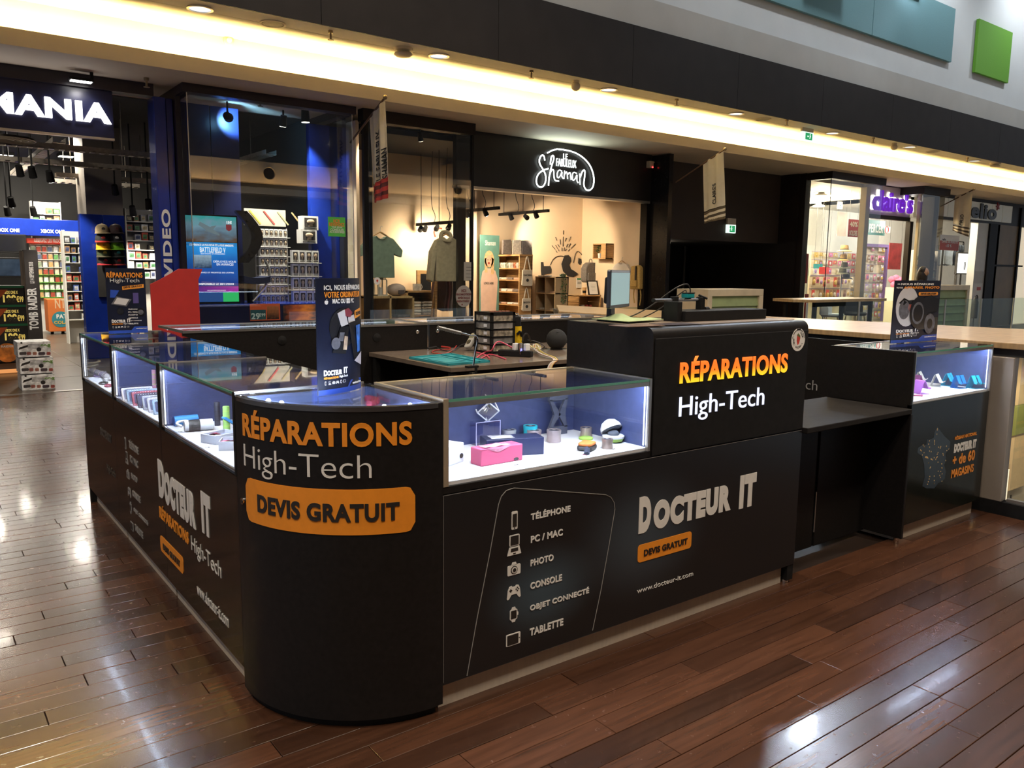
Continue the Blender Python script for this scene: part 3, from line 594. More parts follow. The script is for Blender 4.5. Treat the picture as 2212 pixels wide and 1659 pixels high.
ty('RÉPARATIONS', 402, 872, 1485, 520, t, om, .03, C=C7, y=yf-.003, th=.003)
ty('High-Tech', 392, 1228+35, 1250, 900, t, em('backlit_white', (.78, .80, 1), 1.25), .0, C=C7, y=yf-.003, th=.003)
# round sticker
c = at(*C7(1585, 432), 'y', yf-.003); rd = .052; fn = lambda a, b_, d: V((c.x+a, yf-.003-d, c.z+b_))
sk = B().prism(circ(0, 0, rd, 32), fn, .001).ob('sticker', paper, t)
redm = mat('sticker_red', (.55, .05, .03), .5)
B().prism([(-.012, -.004), (-.004, -.024), (.006, -.018), (.014, .006), (.01, .018), (-.01, .02)], fn, .0006, .001).ob('red_emblem', redm, sk)
B().prism([(-.012, .02), (-.004, .03), (.012, .018), (.014, .008)], fn, .0008, .001).ob('green_emblem', mat('sticker_green', (.12, .14, .04), .5), sk)
def ring(s, r0, h, a0, a1, out=True):
    n = len(s); b = B()
    for i, ch in enumerate(s):
        if ch == ' ': continue
        vs, fs = flat(ch, .01); a = radians(a0+(a1-a0)*i/max(1, n-1)); k = h/.75
        for_ = []
        for p in vs:
            px, py = (p.x-.3)*k, p.y*k
            if out: X, Z = px*sin(a)+(r0+py)*cos(a), -px*cos(a)+(r0+py)*sin(a)
            else: X, Z = -px*sin(a)+(r0+h-py)*cos(a), px*cos(a)+(r0+h-py)*sin(a)
            for_.append(fn(X, Z, .0012+(p.z+.5)*.0006))
        b.add(for_, fs)
    b.ob('sticker_lettering', ink, sk)
ring("L'ACCUEIL", .030, .009, 215, 330, False); ring("FAIRE", .030, .009, 175, 205, False); ring("POUR", .030, .009, 60, 20)
ring("LES COMMERCES DE VOTRE CENTRE", .043, .005, 170, 10)
B().prism([(-.014, .043), (.014, .043), (.014, .051), (-.014, .051)], fn, .0008, .001).ob('sticker_bar', ink, sk)
# ---- worktop flap, gate and right-hand unit
ZF = .75
t = thing('counter_flap', 'low black counter flap between the sign tower and the right display unit', 'counter', (2.45, -.25, 0))
B().box(W_+.005, 2.955, -.492, .02, ZF-.028, ZF).ob('flap_top', mat('flap_laminate', (.018, .016, .015), .65, var=.15, scale=20, spec=.1), t, bevel=.004)
t = thing('gate', 'black hinged gate under the counter flap with steel hinges', 'gate', (2.5, -.26, 0))
gx = [W_+.02, at(1760, 1100, 'y', -.262).x, at(1870, 1100, 'y', -.262).x]
B().box(gx[0], gx[1]-.012, -.262, -.242, .02, ZF-.03).ob('gate_leaf', blk, t, bevel=.002)
B().box(gx[1]+.012, gx[2]-.006, -.262, -.242, .02, ZF-.03).ob('gate_leaf', blk, t, bevel=.002)
B().box(gx[1]-.012, gx[1]+.012, -.25, -.24, .02, ZF-.03).ob('gap_batten', blkm, t)
for z in (.19, .56):
    B().cyl((gx[2], -.275, z), (gx[2], -.275, z+.075), .012).ob('hinge', mat('hinge_satin', (.62, .56, .48), .4, .15), t)
B().box(gx[1]-.002, gx[1]+.004, -.266, -.262, .1, .32).box(gx[1]-.004, gx[1]+.006, -.266, -.262, .68, .72).ob('edge_strip', alu, t)
t = thing('gate_cheek', 'narrow black side panel with a small foot beside the gate', 'side panel', (2.96, -.37, 0))
B().box(2.945, 2.965, -.492, -.245, .03, ZF-.03).ob('panel', blk, t, bevel=.003); B().cyl((2.955, -.46, 0), (2.955, -.46, .03), .014).ob('foot', chrome, t)
RX0, RX1 = 2.975, 3.925
t = thing('display_unit', 'right-hand display unit with coloured phone stands in its lit glass case', 'display case', (3.45, -.25, 0), 'glass display units of the kiosk'); RU = t
grn = mat('dark_green_black_print', (.012, .013, .010), .14, var=.2, scale=20, spec=.3)
B().box(RX0, RX1, yf+.018, 0, ZP+.004, ZB-.03).ob('carcass', blk, t)
B().box(RX0, RX1, yf, yf+.018, ZP, ZB-.012).ob('front_panel', grn, t, bevel=.002)
B().box(RX0+.02, RX1-.03, yf+.03, -.03, 0, ZP).ob('plinth', plin, t)
B().box(RX0, RX0+.018, yf, .02, ZF-.02, ZT).ob('side_panel', blk, t, bevel=.002)
B().box(RX0+.018, RX1, yf+.012, -.004, ZB-.014, ZB).ob('case_floor', cfloor, t)
B().box(RX0+.018, RX1, -.02, 0, ZB, ZT-.012).ob('back_panel', cback, t); B().box(RX1-.014, RX1-.002, yf+.012, -.02, ZB, ZT-.012).ob('side_panel', cback, t)
B().box(RX0+.018, RX0+.026, yf-.001, yf+.012, ZB-.01, ZT+.002).box(RX1-.012, RX1, yf-.001, yf+.012, ZB-.01, ZT+.002).box(RX0+.018, RX1, -.014, 0, ZT-.012, ZT+.003).box(RX0, RX0+.018, yf, 0, ZT, ZT+.003).ob('frame', inox, t)
B().box(RX0+.028, RX1-.014, yf+.006, yf+.011, ZB+.002, ZT-.016).ob('front_glass', glz, t)
tg = B().box(RX0+.02, RX1-.014, yf+.004, -.016, ZT-.008, ZT).ob('top_glass', glz, t); B().box(RX0+.02, RX1-.014, yf+.0005, yf+.004, ZT-.009, ZT).ob('glass_edge', gedge, tg)
B().box(RX0+.028, RX1-.014, yf, yf+.014, ZT-.026, ZT-.010).box(RX0+.028, RX1-.014, yf+.014, yf+.032, ZT-.016, ZT-.012).ob('led_rail', inox, t)
B().box(RX0+.04, RX1-.03, yf+.016, yf+.030, ZT-.0195, ZT-.0165).ob('led_strip', led, t); B().box(RX1-.022, RX1-.018, yf+.016, yf+.020, ZB+.01, ZT-.03).ob('led_strip', _M['led_side'], t)
def C5(x, y): return 1680+x/4.147, 850+y/4.147
ty('RÉSEAU NATIONAL', 1585, 418, 1784, 334, t, orange, .02, C=C5); ty('DOCTEUR IT', 1575, 535, 1780, 405, t, wvin, .075, C=C5); ty('+ de 60', 1562, 650, 1768, 500, t, orange, .03, C=C5); ty('MAGASINS', 1550, 760, 1756, 628, t, orange, .03, C=C5)
mpP = [(1430, 300), (1475, 360), (1500, 390), (1545, 430), (1540, 490), (1500, 540), (1505, 600), (1490, 640), (1505, 700), (1495, 760), (1470, 790), (1440, 800), (1400, 850), (1330, 850), (1295, 830), (1315, 750), (1310, 640), (1290, 560), (1250, 530), (1255, 490), (1300, 460), (1330, 460), (1335, 410), (1355, 415), (1395, 400), (1405, 350)]
pts = [at(*C5(a, b_), 'y', yf) for a, b_ in mpP]
mo = B().prism([(p.x, p.z) for p in pts], lambda a, b_, d: V((a, yf-d, b_)), .001).ob('map_print', mat('map_blue_grey', (.03, .045, .06), .3, var=.3, scale=4), t)
b = B(); random.seed(3)
for i in range(70):
    k = random.choice(pts); m_ = at(*C5(1400, 600), 'y', yf); f = random.random()**.6; x = m_.x+(k.x-m_.x)*f; z = m_.z+(k.z-m_.z)*f; b.prism(circ(x, z, .004, 6), lambda a, c, d: V((a, yf-.001-d, c)), .0008)
b.ob('map_dot', mat('map_dot_yellow', (.75, .5, .2), .4), mo, kind='stuff')
# ---- back row of the kiosk (backs look towards the camera) and inner table
xs = [.1, 1.93, 3.95]
for i in range(2):
    x0, x1 = xs[i], xs[i+1]-.02; t = thing('display_unit', ('back-row display unit behind the open workbench, on the side of the long row', 'back-row display unit behind the parts drawers and the black ball speaker')[i], 'display case', ((x0+x1)/2, 3.0, 0), 'glass display units of the kiosk')
    B().box(x0, x1, 2.77, 2.79, .02, ZT-.012).ob('back_panel', blk, t); B().box(x0, x1, 2.79, 3.38, .02, ZB-.02).ob('carcass', blk, t); B().box(x0, x1, 2.79, 3.36, ZB-.02, ZB).ob('case_floor', cfloor, t)
    B().box(x0, x1, 3.372, 3.378, ZB, ZT-.01).ob('front_glass', glz, t); B().box(x0+.002, x1-.002, 2.775, 3.378, ZT-.01, ZT-.002).ob('top_glass', glz, t)
    [B().box(*q).ob('top_trim', inox, t) for q in ((x0, x1, 2.765, 2.78, ZT-.014, ZT+.002), (x0, x1, 3.37, 3.385, ZT-.014, ZT+.002), (x0, x0+.012, 2.78, 3.37, ZT-.014, ZT+.002), (x1-.012, x1, 2.78, 3.37, ZT-.014, ZT+.002))]
    B().box(x0+.05, x1-.05, 3.34, 3.355, ZT-.03, ZT-.02).ob('led_strip', em('cold_led_dim', (.7, .8, 1), 7), t)
    for k in range(2):
        kx = x0+(x1-x0)*(.36+.4*k); B().lathe([(.032, 0), (.032, -.004), (.001, -.012)], (kx, 2.77, .965-.01*k), 16, 'y').ob('cable_cap', blkm, t, smooth=True)
    kx = x1-.09 if i == 0 else x0+.07; B().lathe([(.014, 0), (.014, -.006), (.008, -.01), (.001, -.01)], (kx, 2.77, .985), 14, 'y').ob('lock', chrome, t, smooth=True)
    B().box(x0+.25, x0+.75, 2.762, 2.77, .71, .718).ob('drawer_line', inox, t)
# table inside
tb = thing('workbench', 'dark low workbench inside the kiosk covered with repair tools', 'table', (2.2, 2.2, 0)); TZ = .85
bp_ = [at(796.5, 761, 'z', TZ), at(968, 795, 'z', TZ), at(1300, 770, 'z', TZ)]
bx0 = bp_[0].x; by0 = bp_[1].y
B().box(bx0, 3.2, by0, 2.76, TZ-.03, TZ).ob('top', mat('bench_brown', (.16, .12, .09), .25, var=.15, scale=10), tb, bevel=.002)
for x, y in ((bx0+.03, by0+.03), (bx0+.03, 2.7), (3.15, by0+.03), (3.15, 2.7)): B().box(x-.02, x+.02, y-.02, y+.02, 0, TZ-.03).ob('leg', blkm, tb)
B().box(bx0+.02, 3.18, by0+.02, by0+.035, TZ-.2, TZ-.03).ob('apron', blk, tb)
# dark lettered panel at the right end of the kiosk interior
t = thing('end_panel', 'black panel at the kiosk end, white lettering half hidden by the tower', 'panel', (3.9, .8, 0))
B().box(3.93, 3.95, .03, 2.75, .0, 1.0).ob('panel', blk, t)
text('High-Tech', planeX(1.15, .60, 3.93), .46, .095, t, grv, -.01)
# ================================================================== LEDGE, GLASS, WALKWAY FURNITURE
t = thing('wood_ledge', 'wide pale wooden ledge on a glass balustrade behind and beside the kiosk', 'ledge', (4.6, 1, 0))
lp = [(4.04, -6), (4.04, 3.0), (3.98, 3.65), (4.96, 4.86), (5.28, 1.6), (5.6, -.2), (5.6, -6)]
B().prism(lp, lambda a, b_, c: V((a, b_, c)), .038, 1.02).ob('wood_top', oak, t, bevel=.004)
B().prism([(a+.05 if a < 4.5 else a-.08, b_-.04) for a, b_ in lp], lambda a, b_, c: V((a, b_, c)), .05, .97).ob('underframe', dgrey, t)
B().box(4.12, 4.2, .0, 4.0, -.012, .97).ob('support_wall', dgrey, t)
B().box(4.03, 4.11, -6, .0, -.05, .075).ob('kerb', blkm, t)
B().box(4.03, 4.10, -.55, -.40, .075, .97).ob('post', mat('beige_post', (.36, .31, .26), .4, .3, var=.05), t, bevel=.004)
for k in range(3): B().box(4.065, 4.077, -.57-1.7*(k+1)+.01, -.57-1.7*k-.01, .07, .97).ob('glass_pane', shopglz, t); B().box(4.055, 4.087, -.57-1.7*(k+1), -.57-1.7*k, .075, .095).ob('rail', inox, t)
t = thing('balustrade', 'low glass balustrade running along the walkway in front of the shops', 'balustrade', (12, 5.0, 0))
for k in range(12):
    x = 5.7+k*1.55
    if 7.9 < x+.7 < 9.7: continue
    B().box(x+.01, x+1.54, 5.0, 5.012, 0, 1.0).ob('glass_pane', glass('rail_glass', (.84, .90, .86), .03, .35), t); B().cyl((x, 5.006, 0), (x, 5.006, 1.0), .018, n=8).ob('post', alu, t)
B().box(5.6, 24, 4.96, 5.05, -.05, .06).ob('kerb', blkm, t)
louv = mat('louvre_green', (.30, .36, .16), .55, var=.1); lbox = mat('cabinet_beige', (.62, .50, .33), .45, var=.12, scale=4)
def cabinet(u0, u1, vt, y, dep, n, lab):
    x0 = at(u0, vt, 'y', y).x; x1 = at(u1, vt, 'y', y).x; zt = at((u0+u1)/2, vt, 'y', y).z
    t = thing('louvre_cabinet', lab, 'cabinet', ((x0+x1)/2, y, 0)); f = .1
    B().box(x0, x1, y+.06, y+dep, 0, zt).ob('carcass', lbox, t); B().box(x0, x1, y, y+.06, zt-f, zt).box(x0, x0+f, y, y+.06, 0, zt-f).box(x1-f, x1, y, y+.06, 0, zt-f).ob('frame', lbox, t, bevel=.004)
    for k in range(n):
        z = zt-f-(k+1)*.155; b = B(); b.add([(x0+f, y+.045, z), (x1-f, y+.045, z), (x1-f, y+.055, z+.15), (x0+f, y+.055, z+.15), (x0+f, y+.015, z), (x1-f, y+.015, z), (x1-f, y+.045, z+.15), (x0+f, y+.045, z+.15)], [(0,1,2,3),(7,6,5,4),(0,4,5,1),(1,5,6,2),(2,6,7,3),(3,7,4,0)]); b.ob('louvre_slat', louv, t)
cabinet(1530, 1650, 625, 5.2, .6, 6, 'pale cabinet with green louvres behind the monitor, nearer one')
cabinet(2023, 2096, 616, 5.2, .8, 6, 'pale cabinet with green louvres right of the camera poster, farther one')
t = thing('high_table', 'wooden high table with dark frame on the walkway before the accessory shop', 'table', (11, 5.6, 0))
a = at(1752, 647, 'y', 5.5); c_ = at(1905, 640, 'y', 5.5); zt = a.z
B().prism([(a.x-.3, 5.65), (a.x, 5.4), (c_.x, 5.4), (c_.x, 6.2), (a.x-.1, 6.2)], lambda p, q, h: V((p, q, h)), .05, zt-.05).ob('top', oak, t, bevel=.004)
B().box(a.x+.1, c_.x-.3, 5.5, 5.53, zt-.13, zt-.05).ob('apron', blkm, t)
for x in (a.x+.15, c_.x-.35):
    for y in (5.52, 6.1): B().box(x-.03, x+.03, y-.03, y+.03, 0, zt-.05).ob('leg', blkm, t)
def chair(x, y, m, lab, rz=0):
    t = thing('tub_chair', lab, 'chair', (x, y, 0)); M_ = Matrix.Translation((x, y, 0)) @ Matrix.Rotation(rz, 4, 'Z')
    b = B(M_); b.lathe([(.02, .62), (.2, .62), (.23, .66), (.21, .69), (.02, .68)], (0, 0, 0), 16); b.ob('seat', m, t, smooth=True)
    b = B(M_); b.sheet(12, 4, lambda p, q: (V((.24*cos(radians(10+160*p)), .24*sin(radians(10+160*p)), .66+.32*q*sin(pi*(.15+.7*p)))), V((-cos(radians(10+160*p)), -sin(radians(10+160*p)), 0))), .02); b.ob('backrest', m, t, smooth=True)
    for sx in (-1, 1):
        for sy in (-1, 1): B(M_).cyl((sx*.12, sy*.12, .63), (sx*.2, sy*.2, 0), .012, n=8).ob('leg', pine, t)
p = at(1800, 640, 'y', 6.5); chair(p.x, 6.5, white, 'white tub chair at the high table', .4)
p = at(1850, 640, 'y', 6.6); chair(p.x, 6.6, dgrey, 'dark tub chair at the high table', -.3)
# person on the walkway, seen from behind
p = at(1996, 577, 'y', 6.25); px, py, ph = p.x, 6.25, p.z
def person(x, y, h, lab):
    t = thing('person', lab, 'person', (x, y, 0)); k = h/1.7
    J = {'pel': (0, 0, .95), 'wa': (0, 0, 1.08), 'ch': (0, 0, 1.28), 'nk': (0, 0, 1.42), 'hd': (0, -.01, 1.5), 'hl': (-.1, 0, .9), 'kl': (-.11, -.02, .5), 'al': (-.11, .02, .08), 'tl': (-.12, -.12, .03), 'hr': (.1, 0, .9), 'kr': (.11, -.03, .5), 'ar': (.12, .0, .08), 'tr': (.13, -.13, .03),
         'sl': (-.17, 0, 1.36), 'el': (-.23, .02, 1.1), 'wl': (-.22, -.06, .88), 'sr': (.17, 0, 1.36), 'er': (.23, .02, 1.1), 'wr': (.22, -.06, .88)}
    rad = {'pel': .13, 'wa': .115, 'ch': .135, 'nk': .055, 'hd': .06, 'hl': .085, 'kl': .06, 'al': .04, 'tl': .035, 'hr': .085, 'kr': .06, 'ar': .04, 'tr': .035, 'sl': .06, 'el': .042, 'wl': .03, 'sr': .06, 'er': .042, 'wr': .03}
    E = [('pel', 'wa'), ('wa', 'ch'), ('ch', 'nk'), ('nk', 'hd'), ('pel', 'hl'), ('hl', 'kl'), ('kl', 'al'), ('al', 'tl'), ('pel', 'hr'), ('hr', 'kr'), ('kr', 'ar'), ('ar', 'tr'), ('ch', 'sl'), ('sl', 'el'), ('el', 'wl'), ('ch', 'sr'), ('sr', 'er'), ('er', 'wr')]
    ks = list(J); me = bpy.data.meshes.new('body'); me.from_pydata([V(J[q])*k for q in ks], [(ks.index(a), ks.index(b_)) for a, b_ in E], [])
    o = bpy.data.objects.new('body', me); COL.objects.link(o); o.parent = t; ORG[o] = ORG[t]
    o.modifiers.new('skin', 'SKIN')
    for i, q in enumerate(ks): me.skin_vertices[0].data[i].radius = (rad[q]*k,)*2
    me.skin_vertices[0].data[0].use_root = True
    m_ = o.modifiers.new('sub', 'SUBSURF'); m_.levels = 2; m_.render_levels = 2
    me.materials.append(mat('dark_clothes', (.03, .028, .03), .8, var=.3, scale=10))
    skin = mat('skin', (.50, .30, .20), .5, var=.05)
    B().ball((x, y-.02*k, 1.585*k), .085*k, 16, (.9, 1.08, 1.3)).ob('head', skin, t, smooth=True)
    b = B(); b.ball((x, y-.11*k, 1.57*k), .014, 8, (.8, 1.2, 1.6)); b.ball((x-.03, y-.098*k, 1.60*k), .009, 8); b.ball((x+.03, y-.098*k, 1.60*k), .009, 8); b.ball((x, y-.1*k, 1.535*k), .018, 8, (1.2, .5, .35)); b.ball((x-.078, y, 1.58*k), .018, 8, (.5, 1, 1.5)); b.ball((x+.078, y, 1.58*k), .018, 8, (.5, 1, 1.5)); b.ob('face', skin, t, smooth=True)
    b = B(); b.ball((x, y+.015*k, 1.61*k), .1*k, 16, (1, 1, 1.12)); b.lathe([(.085, -.0), (.11, -.06), (.115, -.16), (.10, -.24), (.05, -.27)], (x, y+.03, 1.62*k), 16); b.ob('hair', mat('dark_hair', (.022, .014, .01), .55, var=.4, scale=30, stretch=(6, 6, 1)), t, smooth=True)
    for s_ in (-1, 1):
        b = B(); wx, wy, wz = x+s_*.22*k, y-.06*k, .87*k; b.ball((wx, wy-.005, wz-.045), .03, 10, (.55, 1.1, 1.5))
        for q in range(4): b.tube([(wx, wy-.035+q*.02, wz-.08), (wx-s_*.004, wy-.036+q*.021, wz-.12), (wx-s_*.018, wy-.034+q*.02, wz-.15+(.012 if q in (0, 3) else 0))], .0085, 6, 1)
        b.tube([(wx, wy-.035, wz-.03), (wx-s_*.005, wy-.06, wz-.06), (wx-s_*.01, wy-.065, wz-.09)], .0095, 6, 1); b.ob('hand', skin, t, smooth=True)
person(px, py, ph, 'dark-haired person in dark clothes behind the camera poster')

# ================================================================== GAME SHOP
navy = mat('navy_sign_board', (.006, .008, .035), .35, var=.15); blue = mat('glossy_blue_panel', (.008, .028, .26), .2, var=.1, coat=.3); dkblue = mat('dark_blue_panel', (.008, .012, .06), .35, var=.15)
pur = mat('dark_purple_beam', (.014, .009, .018), .4, var=.2)
steel = mat('galvanised_steel', (.34, .30, .25), .4, .7, var=.15, scale=30)
shopdk = mat('shop_dark_paint', (.008, .007, .006), .8, var=.2, scale=3)
st(B().box(-6, 1.26, 7.95, 8.12, 3.46, 3.6), 'trim_6', pur)
st(B().box(-6, 3.9, 9.0, 19.2, 3.72, 3.78).box(-6, 3.9, 8.95, 9.0, 3.6, 3.78), 'ceiling', shopdk)
st(B().box(-6.1, -6, 8, 19.2, 0, 3.75), 'wall_left', shopdk); st(B().box(3.84, 3.9, 8.3, 19.2, 0, 3.75), 'wall_party', shopdk); st(B().box(-6, 3.9, 19.1, 19.2, 0, 3.75), 'wall_back', shopdk)
t = thing('shop_sign', 'navy shop sign board with big white glowing capital letters', 'sign', (-.6, 8.0, 2.92))
sx1 = at(244, 240, 'y', 8.0).x
B().box(-3.2, sx1, 8.0, 8.05, 2.93, 3.47).ob('board', navy, t, bevel=.003); B().box(-3.2, sx1, 7.99, 8.05, 2.905, 2.93).ob('lower_edge', inox, t)
wl = em('sign_white', (1, .96, .97), 3.6)
txtY('MANIA', -32, 240, 238, 226, 8.0, t, wl, .045, th=.03); txtY('MICRO', -320, 215, -45, 195, 8.0, t, wl, .045, th=.03)
c = at(176, 174, 'y', 7.8); t = thing('flood_lamp', 'small bright flood lamp on a bracket above the glowing sign', 'lamp', c)
B().box(c.x-.13, c.x+.12, 7.74, 7.86, c.z-.01, c.z+.02).ob('housing', blkm, t, bevel=.006); B().box(c.x-.11, c.x+.1, 7.75, 7.85, c.z-.016, c.z-.01).ob('lens', em('flood_lens', (1, .97, .92), 14), t); B().box(c.x+.09, c.x+.12, 7.78, 7.82, c.z+.02, 3.6).ob('bracket', blkm, t)
lamp(t, 'SPOT', (c.x, 7.8, c.z-.03), 12, (1, .95, .9), (c.x, 8.0, 3.0), .05, 120)
# blue column with upright lettering
t = thing('blue_column', 'glossy blue column with white upright letters beside the shop entrance', 'column', (1.38, 8.1, 0))
B().box(1.265, 1.40, 8.0, 8.3, 0, 3.47).ob('wide_face', blue, t, bevel=.004); B().box(1.412, 1.49, 8.03, 8.3, 0, 3.47).ob('narrow_face', blue, t, bevel=.004); B().box(1.39, 1.42, 8.05, 8.28, 0, 3.46).ob('joint', blkm, t)
B().box(1.50, 1.56, 7.95, 8.2, 0, 3.5).ob('dark_edge', pur, t)
z0 = at(358, 602, 'y', 8).z; z1 = at(358, 452, 'y', 8).z; xr = at(370, 520, 'y', 8).x; xl = at(351, 520, 'y', 8).x
text('VIDEO', lambda a, b_, c: V((xr-b_, 8.0-c, z0+a)), z1-z0, xr-xl, t, mat('white_letter', (.75, .75, .75), .4), .03, .008)
# cable trays, spots, vent, pillar inside
def tray(p, q, w=.16, h=.07, lab='perforated steel cable tray under the game shop ceiling'):
    t = thing('cable_tray', lab, 'cable tray', (p+q)/2); d = (q-p).normalized(); s_ = d.cross(V((0, 0, 1))).normalized()*w/2
    b = B()
    for off in (s_, -s_): b.add([p+off, q+off, q+off*.95, p+off*.95]+[k+V((0, 0, h)) for k in (p+off, q+off, q+off*.95, p+off*.95)], [(3,2,1,0),(4,5,6,7),(0,1,5,4),(1,2,6,5),(2,3,7,6),(3,0,4,7)])
    b.ob('side_rail', steel, t)
    n = int((q-p).length/.12); b = B()
    for k in range(n): c0 = p+(q-p)*((k+.5)/n); b.add([c0+s_+d*.03, c0-s_+d*.03, c0-s_-d*.03, c0+s_-d*.03, c0+s_+d*.03+V((0, 0, .01)), c0-s_+d*.03+V((0, 0, .01)), c0-s_-d*.03+V((0, 0, .01)), c0+s_-d*.03+V((0, 0, .01))], [(3,2,1,0),(4,5,6,7),(0,1,5,4),(1,2,6,5),(2,3,7,6),(3,0,4,7)])
    b.ob('rung', steel, t, kind='stuff')
    for f in (.15, .85): c0 = p+(q-p)*f; B().cyl(c0+V((0, 0, h)), V((c0.x, c0.y, 3.72)), .006, n=6).ob('hanger_rod', steel, t)
for y, u0, v0, u1, v1, lab in ((10, -200, 296, 335, 348, 'upper front cable tray under the game shop ceiling'), (11.5, -200, 332, 335, 371, 'second cable tray under the game shop ceiling'), (13, 120, 382, 338, 400, 'short cable tray in front of the grey pillar'), (14.5, 110, 394, 300, 410, 'rear cable tray beside the lit spotlight')):
    p = at(u0, v0, 'y', y); q = at(u1, v1, 'y', y); q.z = p.z; tray(p, q, lab=lab)
p = at(110, 330, 'y', 11); tray(V((p.x, 10.2, p.z+.05)), V((p.x, 15.5, p.z+.05)), lab='lengthwise cable tray crossing the game shop ceiling'); p = at(250, 448, 'y', 14); tray(V((p.x+1.2, 9.3, 3.1)), V((p.x+1.2, 15, 3.1)), lab='lengthwise cable tray next to the blue column')
c = at(10, 300, 'y', 9.6); t = thing('air_diffuser', 'round ringed air diffuser on the game shop ceiling', 'air vent', (c.x, 9.6, c.z))
for k, r in enumerate((.32, .24, .16, .08)): B().lathe([(r, 0), (r+.03, -.03), (r+.01, -.035), (r-.02, 0)], (c.x, 9.6, c.z+.02), 22).ob('ring', steel, t, smooth=True)
def spot(c, aim, lab, lit=6., power=60, col=(1, .86, .68), m=None, r=.055, L=.16, ceil=None, grp=None, ang=70, stem=True):
    c = V(c); d = (V(aim)-c).normalized(); t = thing('spotlight', lab, 'spotlight', c, grp); m = m or blkm
    B().cyl(c-d*L, c, r*.8, r, 14).ob('barrel', m, t, smooth=True)
    B().cyl(c+d*.001, c+d*.004, r*.85, n=14).ob('lens', em('spot_lens_%d' % int(lit*10), col if lit < 30 else (1, .95, .88), lit) if lit else ink, t)
    if stem: B().cyl(c-d*L*.6, V(((c-d*L*.6).x, (c-d*L*.6).y, ceil or c.z+.2)), .012, n=6).ob('stem', m, t)
    if power: lamp(t, 'SPOT', c+d*.02, power, col, c+d, .06, ang, .5)
    return t
for i, (u, v, y, lit, lab) in enumerate(((110, 392, 11, 30, 'lit black spotlight in the game shop, the brightest one'), (27, 446, 13, 30, 'lit black spotlight lower at the left edge of the game shop'), (72, 383, 11.2, 0, 'unlit black spotlight hanging beside the brightest one'), (45, 380, 11.4, 0, 'unlit black spotlight at the left of the game shop ceiling'), (18, 465, 14, 0, 'small unlit spotlight under the far trays'), (74, 465, 14.5, 0, 'unlit spotlight in front of the ceiling boxes'), (322, 451, 11.6, 30, 'lit spotlight close to the blue column'), (288, 465, 11.9, 20, 'lit spotlight between the caps and the blue column'), (250, 420, 12, 0, 'round unlit spotlight on the grey pillar'))):
    c = at(u, v, 'y', y); spot(c, c+V((.2, .5, -1)), lab, lit, 170 if lit else 0, (1, .9, .75), ceil=3.72)
x0, x1, z0, z1 = ry(182, 290, 262, 470, 12.4)
st(B().box(x0, x1, 12.4, 13.2, 0, 3.72), 'wall_pillar', mat('grey_pillar', (.14, .115, .09), .8, var=.1, scale=3))
# cap display
x0, x1, z0, z1 = ry(176, 464, 272, 600, 11.5); t = thing('cap_stand', 'tall glossy blue panel stand holding rows of caps', 'display stand', ((x0+x1)/2, 11.6, 0))
B().box(x0, (x0+x1)/2, 11.5, 11.7, 0, z1).ob('panel', blue, t, bevel=.004); B().box((x0+x1)/2+.006, x1, 11.5, 11.7, 0, z1).ob('panel', blue, t, bevel=.004); B().box(x0+.2, x1-.15, 11.47, 11.5, z0-.3, z1-.35).ob('pegboard', dgrey, t)
capc = [('tan', (.42, .32, .18)), ('dark brown', (.04, .02, .02)), ('black', (.02, .02, .02)), ('black', (.018, .018, .02)), ('yellow', (.75, .42, .01)), ('lime green', (.22, .55, .02)), ('olive green', (.05, .07, .03)), ('black', (.012, .02, .018)), ('black', (.02, .015, .016)), ('black', (.02, .012, .012))]
brim = [(.42, .32, .18), (.04, .02, .02), (.45, .03, .02), (.02, .02, .02), (.75, .42, .01), (.22, .55, .02), (.07, .06, .03), (.012, .02, .018), (.45, .02, .03), (.30, .02, .02)]
capw = ['tan cap at the top left of the cap stand', 'dark brown cap at the top right of the cap stand', 'black cap with red brim in the second row of the cap stand', 'black cap with white badge in the second row of the cap stand', 'bright yellow cap on the cap stand', 'lime green cap on the cap stand', 'olive green cap with gold badge on the cap stand', 'black cap with teal badge on the cap stand', 'black cap with crimson brim at the bottom left of the cap stand', 'black cap with dark red brim at the bottom right of the cap stand']
bad = [(.05, .04, .03), (.08, .02, .02), (.5, .05, .04), (.7, .7, .7), (.3, .16, .01), (.05, .12, .01), (.6, .45, .06), (.05, .4, .35), (.5, .02, .02), (.4, .02, .02)]
